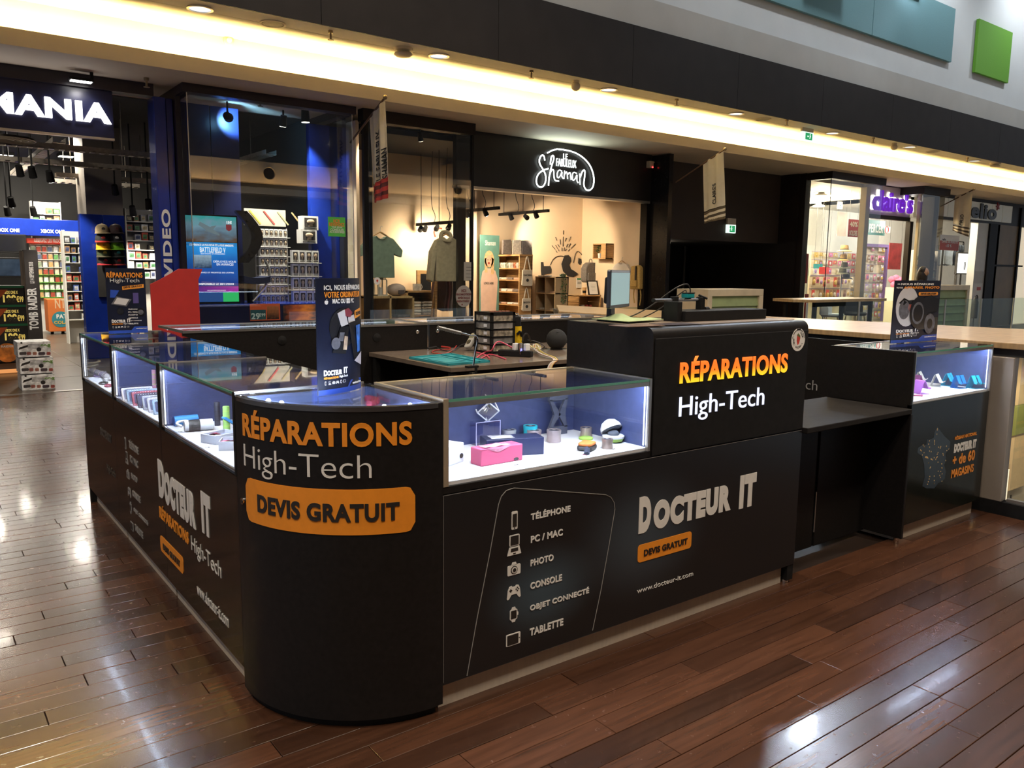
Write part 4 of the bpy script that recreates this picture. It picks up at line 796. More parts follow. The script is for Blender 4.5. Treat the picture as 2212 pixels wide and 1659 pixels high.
for r in range(5):
    for k in range(2):
        i = r*2+k; p = at((221, 250)[k]+(2 if r > 1 else 0)*r*.6, (503, 522, 538, 554, 571)[r], 'y', 11.35); t = thing('cap', capw[i], 'cap', p, 'caps on the cap stand')
        m = mat('cap_cloth_%d' % i, capc[i][1], .8, var=.1, scale=50)
        b = B(); b.add([(p.x+.1*a*cos(2*pi*j/14), p.y+.11*a*sin(2*pi*j/14), p.z+h) for a, h in ((1, 0), (1.02, .04), (.92, .085), (.66, .12), (.3, .135), (.01, .138)) for j in range(14)], [(i_*14+j, i_*14+(j+1) % 14, (i_+1)*14+(j+1) % 14, (i_+1)*14+j) for i_ in range(5) for j in range(14)]+[tuple(range(14))[::-1], tuple(range(70, 84))]); b.ob('crown', m, t, smooth=True)
        mb = mat('cap_brim_%d' % i, brim[i], .8, var=.1, scale=50); b = B(); b.sheet(10, 3, lambda a, c, p=p: (V((p.x+.105*cos(radians(190+160*a))*(1+.1*c), p.y+.1*sin(radians(190+160*a))-.07*c*sin(pi*(.1+.8*a)), p.z+.004-.02*c)), V((0, 0, 1))), .008); b.ob('brim', mb, t, smooth=True)
        B().lathe([(.028, 0), (.026, -.006), (.001, -.007)], (p.x, p.y-.102, p.z+.055), 12, 'y').ob('badge', mat('cap_badge_%d' % i, bad[i], .6), t)
        B().ball((p.x, p.y, p.z+.139), .01, 8).ob('button', m, t)
# far wall: blue band, screens, shelf of game boxes
x0, x1, z0, z1 = ry(-40, 484, 176, 510, 18); t = thing('platform_band', 'blue header band with white console name repeated twice over the shelves', 'sign', ((x0+x1)/2, 18, z0))
B().box(x0, x1, 17.7, 18.1, z0, z1+.1).ob('band', blue, t, bevel=.01); txtY('XBOX ONE', 88, 503, 139, 497, 17.7, t, wl, .03, th=.01); txtY('XBOX ONE', -12, 500, 42, 494, 17.7, t, wl, .03, th=.01)
def screen(u0, v0, u1, v1, y, lab, m):
    x0, x1, z0, z1 = ry(u0, v0, u1, v1, y); t = thing('wall_screen', lab, 'screen', ((x0+x1)/2, y, z0)); B().box(x0, x1, y, y+.08, z0, z1).ob('housing', blkm, t, bevel=.008); B().box(x0+.03, x1-.03, y-.004, y, z0+.04, z1-.03).ob('display', m, t)
    return t
screen(-60, 505, 57, 546, 17.5, 'wide switched-off screen under the blue header band', mat('black_screen', (.012, .012, .013), .12)); screen(-60, 556, 50, 600, 16, 'second dark screen showing a dim bluish picture', mat('dim_screen', (.02, .03, .045), .15, var=.8, scale=3, emit=(.03, .05, .08), es=.4))
gshelf = mat('shelf_white', (.70, .68, .62), .5, var=.03)
x0, x1, z0, z1 = ry(68, 516, 142, 642, 17.9); t = thing('game_shelf', 'lit wall shelf of game boxes under a red header', 'shelf', ((x0+x1)/2, 18, 0))
B().box(x0, x1, 18.05, 18.1, 0, z1).ob('back', gshelf, t); rows = 7; rh = (z1-.12-z0)/rows
B().box(x0-.05, x1+.25, 17.85, 18.05, z1-.1, z1).ob('header', mat('red_header', (.5, .04, .02), .5, emit=(.6, .05, .02), es=.4), t); txtY('RÉSERVEZ LES PROCHAINES', 74, 523, 150, 516, 17.85, t, paper, .03)
for r in range(rows+1): B().box(x0, x1, 17.92, 18.05, z0+r*rh-.01, z0+r*rh).ob('shelf_board', gshelf if r > 3 else mat('shelf_green_edge', (.1, .35, .04), .5), t)
gcol = [(.6, .6, .58), (.25, .3, .2), (.5, .3, .12), (.1, .12, .2), (.65, .55, .4), (.35, .06, .04), (.12, .3, .1), (.7, .7, .66)]
gcn = ['white', 'grey green', 'tan', 'navy', 'sand', 'red', 'green', 'pale grey']
wG = (x1-x0)/6
for r in range(rows):
    for k in range(6):
        i = random.randrange(8); X = x0+k*wG+.012; Z = z0+r*rh; t = thing('game_box', '%s game box on the lit shelf, %s' % (gcn[i], pos(r, rows, k)), 'game box', (X, 17.95, Z), 'game boxes on the lit shelf'); B().box(X, X+wG-.03, 17.95, 17.97, Z, Z+rh*.8).ob('case', mat('game_cover_%d' % i, gcol[i], .35, var=.6, scale=14), t, recalc=False); B().box(X, X+wG-.03, 17.949, 17.95, Z+rh*.68, Z+rh*.8).ob('title_strip', gshelf if r > 2 else mat('green_strip', (.12, .45, .05), .4), t, recalc=False)
def clutter(u0, v0, u1, v1, y, rows, cols, name, lab, cat, grp, pal, dep=.25, fill=.9, seed=1, unit=None, unitlab=None):
    rs = random.Random(seed); x0, x1, z0, z1 = ry(u0, v0, u1, v1, y); w_ = (x1-x0)/cols; h = (z1-z0)/rows
    t = thing(unit or 'wall_shelf', unitlab, 'shelf', ((x0+x1)/2, y, 0)); B().box(x0-.02, x1+.02, y+dep, y+dep+.03, 0, z1+.05).ob('back', gshelf, t)
    for r in range(rows): B().box(x0, x1, y, y+dep, z0+r*h-.015, z0+r*h).ob('shelf_board', gshelf, t, recalc=False)
    for s_ in (x0-.02, x1): B().box(s_, s_+.02, y, y+dep, 0, z1+.05).ob('side_panel', gshelf, t, recalc=False)
    for r in range(rows):
        for k in range(cols):
            if rs.random() > fill: continue
            i = rs.randrange(len(pal)); hh = h*rs.uniform(.5, .85); ww = w_*rs.uniform(.6, .9); X = x0+k*w_+.01; Z = z0+r*h
            nm, c_ = pal[i]; o = thing(name, lab % nm+', '+pos(r, rows, k), cat, (X+ww/2, y+.05, Z), grp); d = dep*rs.uniform(.4, .75)
            B().box(X, X+ww, y+.03, y+.03+d, Z, Z+hh).ob('carton', mat('carton_'+nm.replace(' ', '_'), c_, .5, var=.5, scale=18), o, recalc=False)
            B().box(X+ww*.15, X+ww*.85, y+.027, y+.03, Z+hh*.2, Z+hh*.75).ob('print', mat('carton_print_%d' % rs.randrange(6), [(.5, .2, .08), (.08, .1, .2), (.6, .5, .3), (.1, .25, .12), (.05, .05, .05), (.6, .6, .62)][rs.randrange(6)], .4, var=.7, scale=25), o, recalc=False)
pal1 = [('white', (.72, .70, .66)), ('brown', (.35, .2, .1)), ('black', (.05, .05, .05)), ('grey', (.4, .4, .42)), ('red', (.45, .08, .05)), ('blue', (.1, .15, .4))]
clutter(143, 505, 186, 690, 14.5, 9, 3, 'toy_box', '%s figurine box left of the caps', 'toy box', 'figurine boxes left of the caps', pal1, seed=2, unitlab='white lit shelf of figurine boxes left of the cap stand')
clutter(276, 458, 338, 600, 12.6, 7, 4, 'toy_box', '%s figurine box right of the caps', 'toy box', 'figurine boxes right of the caps', pal1, seed=3, unitlab='white lit shelf of figurine boxes between the caps and the blue column')
clutter(70, 440, 130, 484, 18.2, 2, 4, 'stored_box', '%s stored box above the header', 'box', 'boxes on top of the header band', [('brown', (.22, .14, .06)), ('grey', (.16, .15, .12)), ('green', (.1, .25, .08))], seed=5, unitlab='high storage shelf above the blue header band')
# totem, price boards, promo cartons, bin
x0, x1, z0, z1 = ry(58, 540, 88, 760, 12.2); t = thing('cardboard_totem', 'tall dark cardboard totem with a game title running up its side', 'totem', ((x0+x1)/2, 12.3, 0))
B().box(x0, x1, 12.2, 12.75, 0, z1).ob('body', mat('totem_card', (.03, .024, .022), .6, var=.2), t, bevel=.004); B().box(x0-.004, x0, 12.22, 12.73, .02, z1-.02).ob('side_print', mat('totem_side', (.20, .14, .10), .5, var=.6, scale=3), t)
text('TOMB RAIDER', lambda a, b_, c: V((x1-.05-b_, 12.2-c, at(76, 712, 'y', 12.2).z+a)), at(76, 622, 'y', 12.2).z-at(76, 712, 'y', 12.2).z, .13, t, paper, .04); text('LE 14 SEPTEMBRE 2018', lambda a, b_, c: V((x1-.07-b_, 12.2-c, at(74, 612, 'y', 12.2).z+a)), at(74, 566, 'y', 12.2).z-at(74, 612, 'y', 12.2).z, .06, t, paper, .02)
yel = mat('price_yellow', (.75, .55, .12), .5, emit=(.9, .65, .15), es=.5)
t = thing('price_unit', 'low shop unit with stacked dark price boards at the left edge', 'display unit', (-.2, 10.3, 0)); x1 = at(56, 700, 'y', 10.3).x
B().box(-2.5, x1+.02, 10.35, 11.0, 0, at(20, 618, 'y', 10.3).z).ob('body', blkm, t)
B().box(-2.5, x1+.05, 10.32, 10.36, 0, at(20, 785, 'y', 10.3).z).ob('base_board', mat('base_grey', (.12, .1, .09), .5), t)
for k in range(3):
    v0 = 622+41*k; v1 = v0+36; zt = at(25, v0, 'y', 10.3).z; zb = at(25, v1, 'y', 10.3).z
    pb = B().box(-2.2, x1+.01*k, 10.28, 10.33, zb, zt).ob('price_board', mat('price_board', (.03, .03, .028), .4, var=.3), t)
    B().box(-2.2, x1+.01*k, 10.275, 10.28, zt, zt+.03).ob('green_edge', mat('green_edge', (.02, .2, .08), .5), t)
    b0 = 2+k*2; txtY('199', 5+b0, v0+32, 32+b0, v0+15, 10.28, pb, yel, .05); txtY('€99', 34+b0, v0+31, 48+b0, v0+17, 10.28, pb, yel, .03); txtY('XBOX ONE X', 5+b0, v0+13, 36+b0, v0+6, 10.28, pb, yel, .03)
    p = at(-6, v0+4, 'y', 10.27); B().prism([(p.x, p.z), (p.x+.12, p.z), (p.x, p.z-.14)], lambda a, b_, c: V((a, 10.28-c, b_)), .004).ob('orange_corner', mat('orange_card', (.7, .14, .03), .5), t)
zt = at(15, 742, 'y', 10.2).z; zb = at(15, 782, 'y', 10.2).z; x2 = at(38, 760, 'y', 10.2).x
pb = B().box(-2.0, x2, 10.2, 10.26, zb, zt).ob('game_poster', mat('game_poster_dark', (.02, .014, .012), .4, var=.3), t); c = at(16, 762, 'y', 10.2); B().prism(circ(c.x, c.z, .13, 18), lambda a, b_, d: V((a, 10.2-d, b_)), .002).ob('orange_glow_print', mat('poster_orange', (.7, .2, .03), .5, var=.7, scale=9), pb); txtY('TOMB RAIDER', -22, 752, 29, 745, 10.2, pb, paper, .04)
B().box(x2-1.2, x2+.02, 10.05, 10.25, .02, .05).ob('lit_base', em('warm_base', (1, .4, .12), .8), t)
for k, (u0, v0, u1, v1) in enumerate(((38, 738, 110, 771), (43, 773, 116, 807), (47, 809, 119, 845))):
    y = 8.30; x0, x1, z0, z1 = ry(u0, v0, u1, v1, y); z0 = .0 if k == 2 else z0
    t = thing('promo_carton', ('topmost white promo carton of the stack at the shop entrance', 'middle white promo carton of the stack at the shop entrance', 'bottom white promo carton of the stack on the floor at the shop entrance')[k], 'carton', ((x0+x1)/2, y+.2, z0), 'promo cartons stacked at the entrance')
    B().box(x0, x1, y, y+.4, z0, z1-.002).ob('carton', mat('carton_white', (.62, .60, .58), .5, var=.04), t, bevel=.004)
    f = lambda u, v: at(u, v, 'y', y)
    txtY('99€', u0+50, v0+13, u0+71, v0+5, y, t, mat('promo_green', (.12, .28, .03), .5), .05); txtY('39', u0+17, v0+6, u0+17.1, v0+5, y, t, ink) if 0 else None
    for j in range(4):
        p = f(u0+22, v0+6+j*3); B().box(p.x, p.x+.16-.02*(j % 2), y-.001, y, p.z-.006, p.z).ob('print_line', mat('print_grey', (.2, .2, .2), .5), t)
    for a, w_, c_ in ((4, 15, (.05, .04, .04)), (20, 9, (.25, .08, .06)), (33, 8, (.3, .12, .08)), (45, 14, (.05, .03, .04)), (63, 8, (.35, .08, .06))):
        p = f(u0+a, v0+29); q = f(u0+a+w_, v0+22); B().prism(rrect(p.x, p.z, q.x, q.z, .01), lambda a_, b_, d: V((a_, y-d, b_)), .002).ob('picture', mat('promo_pic_%d' % a, c_, .5, var=.4, scale=20), t)
    p = f(u0+46, v0+17); B().prism(circ(p.x, p.z, .025, 14), lambda a_, b_, d: V((a_, y-d, b_)), .002).ob('round_mark', ink, t)
    p = f(u0+11, v0+12); b = B(); b.prism([(p.x-.045, p.z-.03), (p.x+.05, p.z), (p.x+.055, p.z+.025), (p.x-.03, p.z)], lambda a_, b_, d: V((a_, y-d, b_)), .002); b.prism(circ(p.x-.01, p.z+.05, .012, 8), lambda a_, b_, d: V((a_, y-d, b_)), .002); b.ob('drawing', ink, t)
x0, x1, z0, z1 = ry(104, 646, 146, 716, 17); t = thing('orange_bin', 'orange cardboard bin with a teal disc on its front', 'bin', ((x0+x1)/2, 17.2, 0))
om2 = mat('orange_carton', (.62, .16, .03), .6, var=.06); B().box(x0, x1, 17, 17.5, .06, z1).ob('body', om2, t, bevel=.01); B().box(x1-.01, x1+.08, 17.05, 17.5, .06, z1-.02).ob('flap', om2, t)
c = at(128, 690, 'y', 17); B().prism(circ(c.x+.03, c.z, .17, 22), lambda a, b_, d: V((a, 17-d, b_)), .004).ob('teal_disc', mat('teal_print', (.03, .22, .27), .5), t); text('PAT', planeY(c.x-.05, c.z+.02, 16.995), .2, .09, t, paper, .04); text('COLA', planeY(c.x-.1, c.z-.1, 16.995), .26, .07, t, mat('yellow_print', (.7, .4, .05), .5), .03); c = at(122, 656, 'y', 17); text('NT', planeY(c.x-.03, c.z-.1, 17), .2, .2, t, mat('cream_print', (.7, .5, .3), .5), .02)
for s_ in (x0+.08, x1-.08): B().cyl((s_, 17.2, 0), (s_, 17.2, .06), .03, n=8).ob('caster', blkm, t)
# ---- blue show window
VX0, VX1, VY = 1.56, 3.69, 7.67
zp_ = at(550, 657, 'y', VY).z
st(B().box(VX0-.06, VX1+.04, VY-.05, VY+.12, 3.50, 3.6).box(VX0-.06, VX0+.06, VY+.12, 8.9, 3.5, 3.6).box(VX1-.08, VX1+.04, VY+.12, 8.9, 3.5, 3.6), 'trim_7', pur)
w1 = st(B().box(VX0, VX1, VY, VY+.012, .05, 3.5), 'window_1', shopglz); B().box(VX0-.004, VX0+.004, VY+.012, 8.4, .05, 3.5).ob('side_pane', shopglz, w1); B().box(VX1-.004, VX1+.004, VY+.012, 8.9, .05, 3.5).ob('side_pane', shopglz, w1); B().box(VX0-.005, VX0+.004, VY-.004, VY+.006, .05, 3.5).box(VX1-.004, VX1+.005, VY-.004, VY+.006, .05, 3.5).ob('edge_seal', alu, w1)
st(B().box(VX0-.02, VX1+.02, 8.0, 8.9, 0, zp_-.03).box(VX0, VX1, VY+.02, 8.0, 0, .06), 'wall_podium', dkblue)
t = thing('podium_shelf', 'glossy blue display podium in the game shop window', 'podium', (2.6, 7.9, 0)); B().box(VX0+.03, VX1-.03, VY+.03, 8.0, .06, zp_-.03).ob('front', dkblue, t); B().box(VX0+.02, VX1-.02, VY+.02, 8.88, zp_-.03, zp_).ob('top', blue, t, bevel=.003)
c = at(438, 690, 'y', VY+.03)
def xw(u, y): return at(u, 500, 'y', y).x
t = thing('blue_backdrop', 'tall dark blue panel behind the lit game poster', 'panel', (2, 8.35, zp_)); B().box(xw(402, 8.3), xw(462, 8.3), 8.3, 8.4, zp_, 3.5).ob('panel', dkblue, t); B().box(xw(464, 8.3), xw(523, 8.3), 8.3, 8.4, zp_, 3.5).ob('panel', dkblue, t)
t = thing('blue_backdrop', 'tall bright blue panel at the right of the game shop window', 'panel', (3.4, 8.45, zp_)); B().box(xw(672, 8.4), xw(716, 8.4), 8.4, 8.5, zp_, 3.45).ob('panel', blue, t); B().box(xw(718, 8.4), xw(735, 8.4), 8.43, 8.5, zp_, 3.45).ob('panel', blue, t)
c = at(494, 254, 'y', 7.98); spot(c, at(502, 262, 'y', 8.3), 'black window spotlight throwing a blue-white disc on the dark panel', 25, 260, (.25, .60, 1), r=.06, L=.17, ceil=3.5, ang=70)
c = at(660, 264, 'y', 8.2); spot(c, (c.x+.1, 8.3, 1), 'black cylinder spotlight hanging in the right of the blue window', 20, 260, (1, .93, .8), r=.06, L=.2, ceil=3.5, ang=80)
c = at(600, 330, 'y', 8.2); spot(V((c.x, 8.0, 3.3)), V((c.x, 8.6, 1.6)), 'black spotlight above the white figurine boxes', 12, 520, (1, .92, .78), r=.05, L=.14, ceil=3.5, ang=85)
sprinkler(at(562, 212, 'y', 8.1), 'sprinkler head inside the blue show window')
# lit game poster
x0, x1, z0, z1 = ry(404, 467, 513, 652, 7.95); t = thing('lightbox_poster', 'glowing blue lightbox poster for a war game', 'poster', ((x0+x1)/2, 7.97, zp_)); B().box(x0-.02, x1+.02, 7.955, 8.03, zp_, z1+.02).ob('frame', blkm, t, bevel=.004)
def lit(name, c1, c2, s, sc=3., ax='Z'):
    m = bpy.data.materials.new(name); m.cycles.emission_sampling = 'NONE'; m.use_nodes = True; nt = m.node_tree; bs = nt.nodes['Principled BSDF']; tc = nt.nodes.new('ShaderNodeTexCoord'); nz = nt.nodes.new('ShaderNodeTexNoise'); nz.inputs['Scale'].default_value = sc; nz.inputs['Detail'].default_value = 5
    sp = nt.nodes.new('ShaderNodeSeparateXYZ'); ad = nt.nodes.new('ShaderNodeMath'); ad.operation = 'MULTIPLY_ADD'; ad.inputs[1].default_value = .8; rp_ = nt.nodes.new('ShaderNodeValToRGB')
    sb = nt.nodes.new('ShaderNodeMath'); sb.operation = 'SUBTRACT'; sb.inputs[1].default_value = .4
    nt.links.new(tc.outputs['Generated'], nz.inputs[0]); nt.links.new(tc.outputs['Generated'], sp.inputs[0]); nt.links.new(nz.outputs['Fac'], ad.inputs[0]); nt.links.new(sp.outputs[ax], ad.inputs[2]); nt.links.new(ad.outputs[0], sb.inputs[0]); nt.links.new(sb.outputs[0], rp_.inputs[0])
    cs = [c1, c2] if len(c1) == 3 and not isinstance(c1[0], tuple) else list(c1)
    cr = rp_.color_ramp; cr.elements[0].color = (*cs[0], 1); cr.elements[1].color = (*cs[-1], 1)
    for i, c_ in enumerate(cs[1:-1]): e = cr.elements.new((i+1)/(len(cs)-1)); e.color = (*c_, 1)
    nt.links.new(rp_.outputs[0], bs.inputs['Emission Color']); nt.links.new(rp_.outputs[0], bs.inputs['Base Color']); bs.inputs['Emission Strength'].default_value = s; bs.inputs['Roughness'].default_value = .3; return m
def zpx(v): return at(455, v, 'y', 7.95).z
B().box(x0, x1, 7.95, 7.955, zpx(523), z1).ob('top_picture', lit('aurora_print', ((.10, .05, .02), (.10, .16, .22), (.16, .28, .36), (.03, .30, .30)), None, .9, 4.), t)
B().box(x0, x1, 7.95, 7.955, zpx(618), zpx(524)).ob('blue_field', lit('blue_print', ((.01, .03, .20), (.01, .10, .42), (.02, .30, .75)), None, 1.0, 1.2), t)
B().box(x0, x1, 7.949, 7.95, zpx(531), zpx(525)).ob('blue_band', em('band_blue', (.02, .28, .7), .9), t)
B().box(x0, x1, 7.95, 7.955, zpx(630), zpx(618.5)).ob('purple_band', lit('purple_print', (.05, .02, .2), (.4, .03, .35), .8, 2, 'X'), t); B().box(x0, x1, 7.95, 7.955, z0, zpx(630.5)).ob('foot_band', em('foot_blue', (.02, .10, .35), .7), t)
B().box(x0+(x1-x0)*.68, x1, 7.945, 7.95, z0, zpx(632)).ob('green_tag', em('tag_green', (.03, .6, .15), .9), t)
wl2 = em('poster_white', (1, 1, 1), 1.1)
txtY('BATTLEFIELD V', 432, 545, 487, 535, 7.949, t, wl2, .02); txtY('ÉDITION STANDARD', 434, 549, 486, 546.5, 7.949, t, wl2, .0); txtY('DÉPLOYEZ-VOUS', 461, 567, 509.5, 562.5, 7.949, t, wl2, .01); txtY('EN AVANCE!', 468, 573.5, 504, 569, 7.949, t, wl2, .01); txtY('DISPONIBLE LE 20/11/2018', 428, 615.5, 505, 611.5, 7.949, t, wl2, .04); txtY("L'EXPÉRIENCE LA PLUS RICHE ET LA PLUS IMMERSIVE", 409, 530.5, 504, 527.5, 7.948, t, wl2, .02); txtY("RÉSERVEZ ET PROFITEZ DE L'OFFRE", 424, 590, 505, 587, 7.949, t, wl2, .01); txtY('SUR UNE SÉLECTION DE JEUX', 448, 628.5, 488, 626, 7.948, t, wl2, .02)
p = at(488, 485, 'y', 7.949); B().prism([(p.x, p.z), (p.x+.07, p.z), (p.x+.07, p.z-.06), (p.x+.035, p.z-.085), (p.x, p.z-.06)], lambda a, b_, d: V((a, 7.95-d, b_)), .002).ob('price_badge', em('badge_red', (.35, .04, .05), .7), t); txtY('15€', 489.5, 483.5, 500.5, 477.5, 7.948, t, wl2, .04)
p = at(430, 579, 'y', 7.949); q = at(456, 551, 'y', 7.949); B().box(p.x-.07, q.x, 7.94, 7.95, p.z, q.z).ob('cover_picture', lit('cover_print', (.02, .05, .12), (.35, .5, .65), .7, 6.), t)
b = B(); c = at(457, 492, 'y', 7.949); b.prism([(c.x-.14, c.z+.07), (c.x-.02, c.z+.01), (c.x+.09, c.z-.07), (c.x+.1, c.z-.1), (c.x-.04, c.z-.05), (c.x-.16, c.z+.03)], lambda a, b_, d: V((a, 7.95-d, b_)), .002); b.prism([(c.x-.1, c.z-.06), (c.x+.02, c.z-.02), (c.x+.06, c.z+.03), (c.x-.0, c.z+.02)], lambda a, b_, d: V((a, 7.95-d, b_)), .002); b.ob('aircraft_print', em('aircraft_grey', (.25, .34, .38), .6), t)
# figurine boxes: one carton with window and figurine, then copies
wbox = mat('figurine_carton', (.74, .72, .68), .5, var=.04); wind = mat('figurine_window', (.06, .05, .045), .2, var=.5, scale=20); figm = mat('figurine', (.38, .28, .18), .6, var=.7, scale=40)
fb = thing('figurine_box', 'x', 'toy box', (0, 0, 0)); s_ = .105
B().box(0, s_, 0, .08, 0, .145).ob('carton', wbox, fb); B().box(.012, s_-.012, -.001, .0, .03, .125).ob('window', wind, fb); B().ball((s_/2, -.004, .085), .026, 8, (1, .3, 1)).box(s_/2-.014, s_/2+.014, -.004, .0, .032, .06).ob('figurine', figm, fb); B().box(.01, s_-.01, -.0012, 0, .008, .022).ob('name_strip', mat('strip_dark', (.12, .11, .1), .5, var=.3), fb)
first = [True]
def figbox(x, y, z, label, group, sc=(1, 1, 1)):
    if first[0]: o = fb; first[0] = False; o.location = (x, y, z)
    else: o = dup(fb, (0, 0, 0)); o.location = (x, y, z)
    o.scale = sc; o['label'] = label; o['group'] = group
def rack(u0, v0, u1, v1, y, rows, cols, lab, grp, tlab, seed):
    rs = random.Random(seed); x0, x1, z0, z1 = ry(u0, v0, u1, v1, y); w_ = (x1-x0)/cols; h = (z1-z0)/rows; t = thing('wire_rack', tlab, 'rack', ((x0+x1)/2, y, zp_))
    for r in range(rows): B().box(x0-.03, x1+.03, y-.02, y+.12, z0+r*h-.008, z0+r*h).ob('shelf_board', gshelf, t)
    for X in (x0-.03, x1+.02): B().box(X, X+.012, y+.1, y+.12, zp_, z1).ob('upright', inox, t)
    for r in range(rows):
        for k in range(cols): figbox(x0+k*w_+.004, y, z0+r*h+.001, lab+', '+pos(r, rows, k), grp, ((w_-.01)/.105, 1, min(1.2, (h-.02)/.145)))
rack(563, 492, 623, 655, 8.45, 8, 6, 'figurine box in the dense left rack', 'figurine boxes in the left rack', 'dense rack of white figurine boxes in the middle of the game window', 1)
rack(632, 538, 690, 655, 8.25, 4, 4, 'figurine box on the open right rack', 'figurine boxes on the right rack', 'open rack of white figurine boxes beside the right blue panel', 2)
for k, (u, v, a) in enumerate(((658, 496, 'large white figurine box topmost on the right stack'), (655, 525, 'large white figurine box second from the top of the right stack'))):
    x0 = at(u-4, v, 'y', 8.25).x; z0 = at(u, v+ (0 if k else 0), 'y', 8.25).z; figbox(x0, 8.25, z0, a, 'large figurine boxes on the right stack', (2.2, 2, 1.3))
x0, x1, z0, z1 = ry(528, 452, 617, 488, 8.6); t = thing('display_board', 'tilted board with drawn swords above the figurine boxes', 'display board', ((x0+x1)/2, 8.6, z0)); B().box(x0, x1, 8.6, 8.64, z0, z1).ob('board', mat('grey_board', (.36, .33, .26), .6, var=.15, scale=6), t)
for k, c_ in enumerate(((.5, .35, .05), (.4, .05, .04), (.35, .3, .15), (.3, .22, .1))): X = x0+.06+k*.2; B().prism([(X, z1-.03), (X+.02, z1-.02), (X+.17, z0+.03), (X+.15, z0+.02)], lambda a, b_, d: V((a, 8.6-d, b_)), .006).ob('sword_print', mat('sword_%d' % k, c_, .5), t)
# racing chair
x0 = at(533, 520, 'y', 8.1).x; x1 = at(560, 520, 'y', 8.1).x; zc = at(545, 515, 'y', 8.1).z; t = thing('gaming_chair', 'glossy black racing-style chair seen from its side in the window', 'chair', ((x0+x1)/2, 8.15, zp_)); cx = (x0+x1)/2
chm = mat('chair_black', (.018, .014, .012), .22, var=.2); B().sheet(8, 8, lambda a, b_: (V((cx-.13+.2*sin(pi*b_)+.08*a, 7.92+.3*a, zc-.32+.66*b_)), V((-1, 0, 0))), .15).ob('backrest', chm, t, smooth=True); B().sheet(6, 6, lambda a, b_: (V((cx-.2+.35*b_, 7.9+.35*a, zp_+.25+.1*(b_-.5)**2)), V((0, 0, 1))), .08).ob('seat', mat('chair_seat_blue', (.012, .018, .05), .4, var=.3, scale=40), t, smooth=True)
B().tube([(cx+.14, 8.04, zp_+.55), (cx+.2, 8.03, zp_+.4), (cx+.12, 8.03, zp_+.2), (cx-.05, 8.04, zp_+.02)], .018, 8, 2).ob('side_bolster', inox, t, smooth=True); B().cyl((cx-.03, 8.2, zp_), (cx-.03, 8.2, zp_+.27), .04).ob('pedestal', blkm, t)
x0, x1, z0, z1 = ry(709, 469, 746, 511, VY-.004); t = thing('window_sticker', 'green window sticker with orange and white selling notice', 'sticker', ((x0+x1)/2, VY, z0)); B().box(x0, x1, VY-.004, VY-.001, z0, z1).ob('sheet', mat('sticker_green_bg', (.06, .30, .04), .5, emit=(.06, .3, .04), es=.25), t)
og = mat('sticker_orange', (.75, .22, .04), .5); txtY('ICI', 720, 481, 733, 474, VY-.004, t, og, .06); txtY('REVENDEZ', 711, 488, 744, 482, VY-.004, t, og, .04)
for k, s in enumerate(('VOS JEUX', 'CONSOLES', 'ACCESSOIRES')): txtY(s, 716-2*k, 493+5*k, 740+2*k, 489.5+5*k, VY-.004, t, paper, .03)
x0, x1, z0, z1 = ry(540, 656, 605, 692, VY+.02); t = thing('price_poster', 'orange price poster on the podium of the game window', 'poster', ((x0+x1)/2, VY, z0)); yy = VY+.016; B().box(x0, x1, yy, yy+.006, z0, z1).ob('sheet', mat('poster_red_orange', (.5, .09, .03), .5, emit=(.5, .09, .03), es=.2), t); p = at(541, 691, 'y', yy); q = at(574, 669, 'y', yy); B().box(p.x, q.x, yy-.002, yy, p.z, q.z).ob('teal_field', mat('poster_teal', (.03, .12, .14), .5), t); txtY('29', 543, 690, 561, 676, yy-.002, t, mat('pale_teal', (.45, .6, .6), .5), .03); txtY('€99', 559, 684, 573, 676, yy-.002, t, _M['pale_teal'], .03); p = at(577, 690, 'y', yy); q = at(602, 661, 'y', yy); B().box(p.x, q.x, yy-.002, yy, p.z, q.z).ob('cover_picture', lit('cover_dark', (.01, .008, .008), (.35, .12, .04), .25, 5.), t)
x0, x1, z0, z1 = ry(612, 658, 690, 692, yy); t = thing('game_poster', 'dark game poster with an orange sky on the window podium', 'poster', ((x0+x1)/2, VY, z0)); B().box(x0, x1, yy, yy+.006, z0, z1).ob('sheet', lit('sunset_print', ((.015, .012, .012), (.3, .06, .02), (.7, .2, .03), (.05, .04, .04)), None, .4, 4., 'X'), t)
# red standee
x0, x1, z0, z1 = ry(327, 604, 431, 720, 6.9); t = thing('cardboard_standee', 'plain red cardboard standee in front of the blue window', 'standee', ((x0+x1)/2, 6.9, 0))
b = B(); W2 = x1-x0; b.prism([(x0, 0), (x1, 0), (x1, z1), (x1+.05, z1+.12), (x0+W2*.6, z1+.12), (x0+W2*.2, z1), (x0, z1-.05)], lambda a, c_, d: V((a, 6.9+d, c_)), .02); b.ob('board', mat('red_card', (.48, .025, .02), .5, var=.06), t); B().prism([(6.92, 0), (7.3, 0), (6.92, .9)], lambda a, c_, d: V(((x0+x1)/2+d, a, c_)), .01).ob('strut', mat('brown_card', (.3, .2, .1), .7), t)
# ceiling lamps that light the game shop
for i, (x, y) in enumerate(((-.6, 10), (.9, 13.2), (-.2, 15.5), (1.6, 16.5), (.6, 17.2))):
    t = thing('ceiling_panel_light', ('white ceiling light near the entrance of the game shop', 'white ceiling light above the cap stand', 'white ceiling light in the middle of the game shop', 'white ceiling light over the figurine shelves', 'white ceiling light over the game box shelf')[i], 'ceiling light', (x, y, 3.69)); B().box(x-.15, x+.15, y-.15, y+.15, 3.66, 3.72).ob('housing', blkm, t); B().box(x-.13, x+.13, y-.13, y+.13, 3.655, 3.66).ob('diffuser', em('panel_diffuser', (1, .93, .8), 8), t); lamp(t, 'AREA', (x, y, 3.64), 150 if i else 35, (1, .92, .78), (x, y+.5, 0), .3)
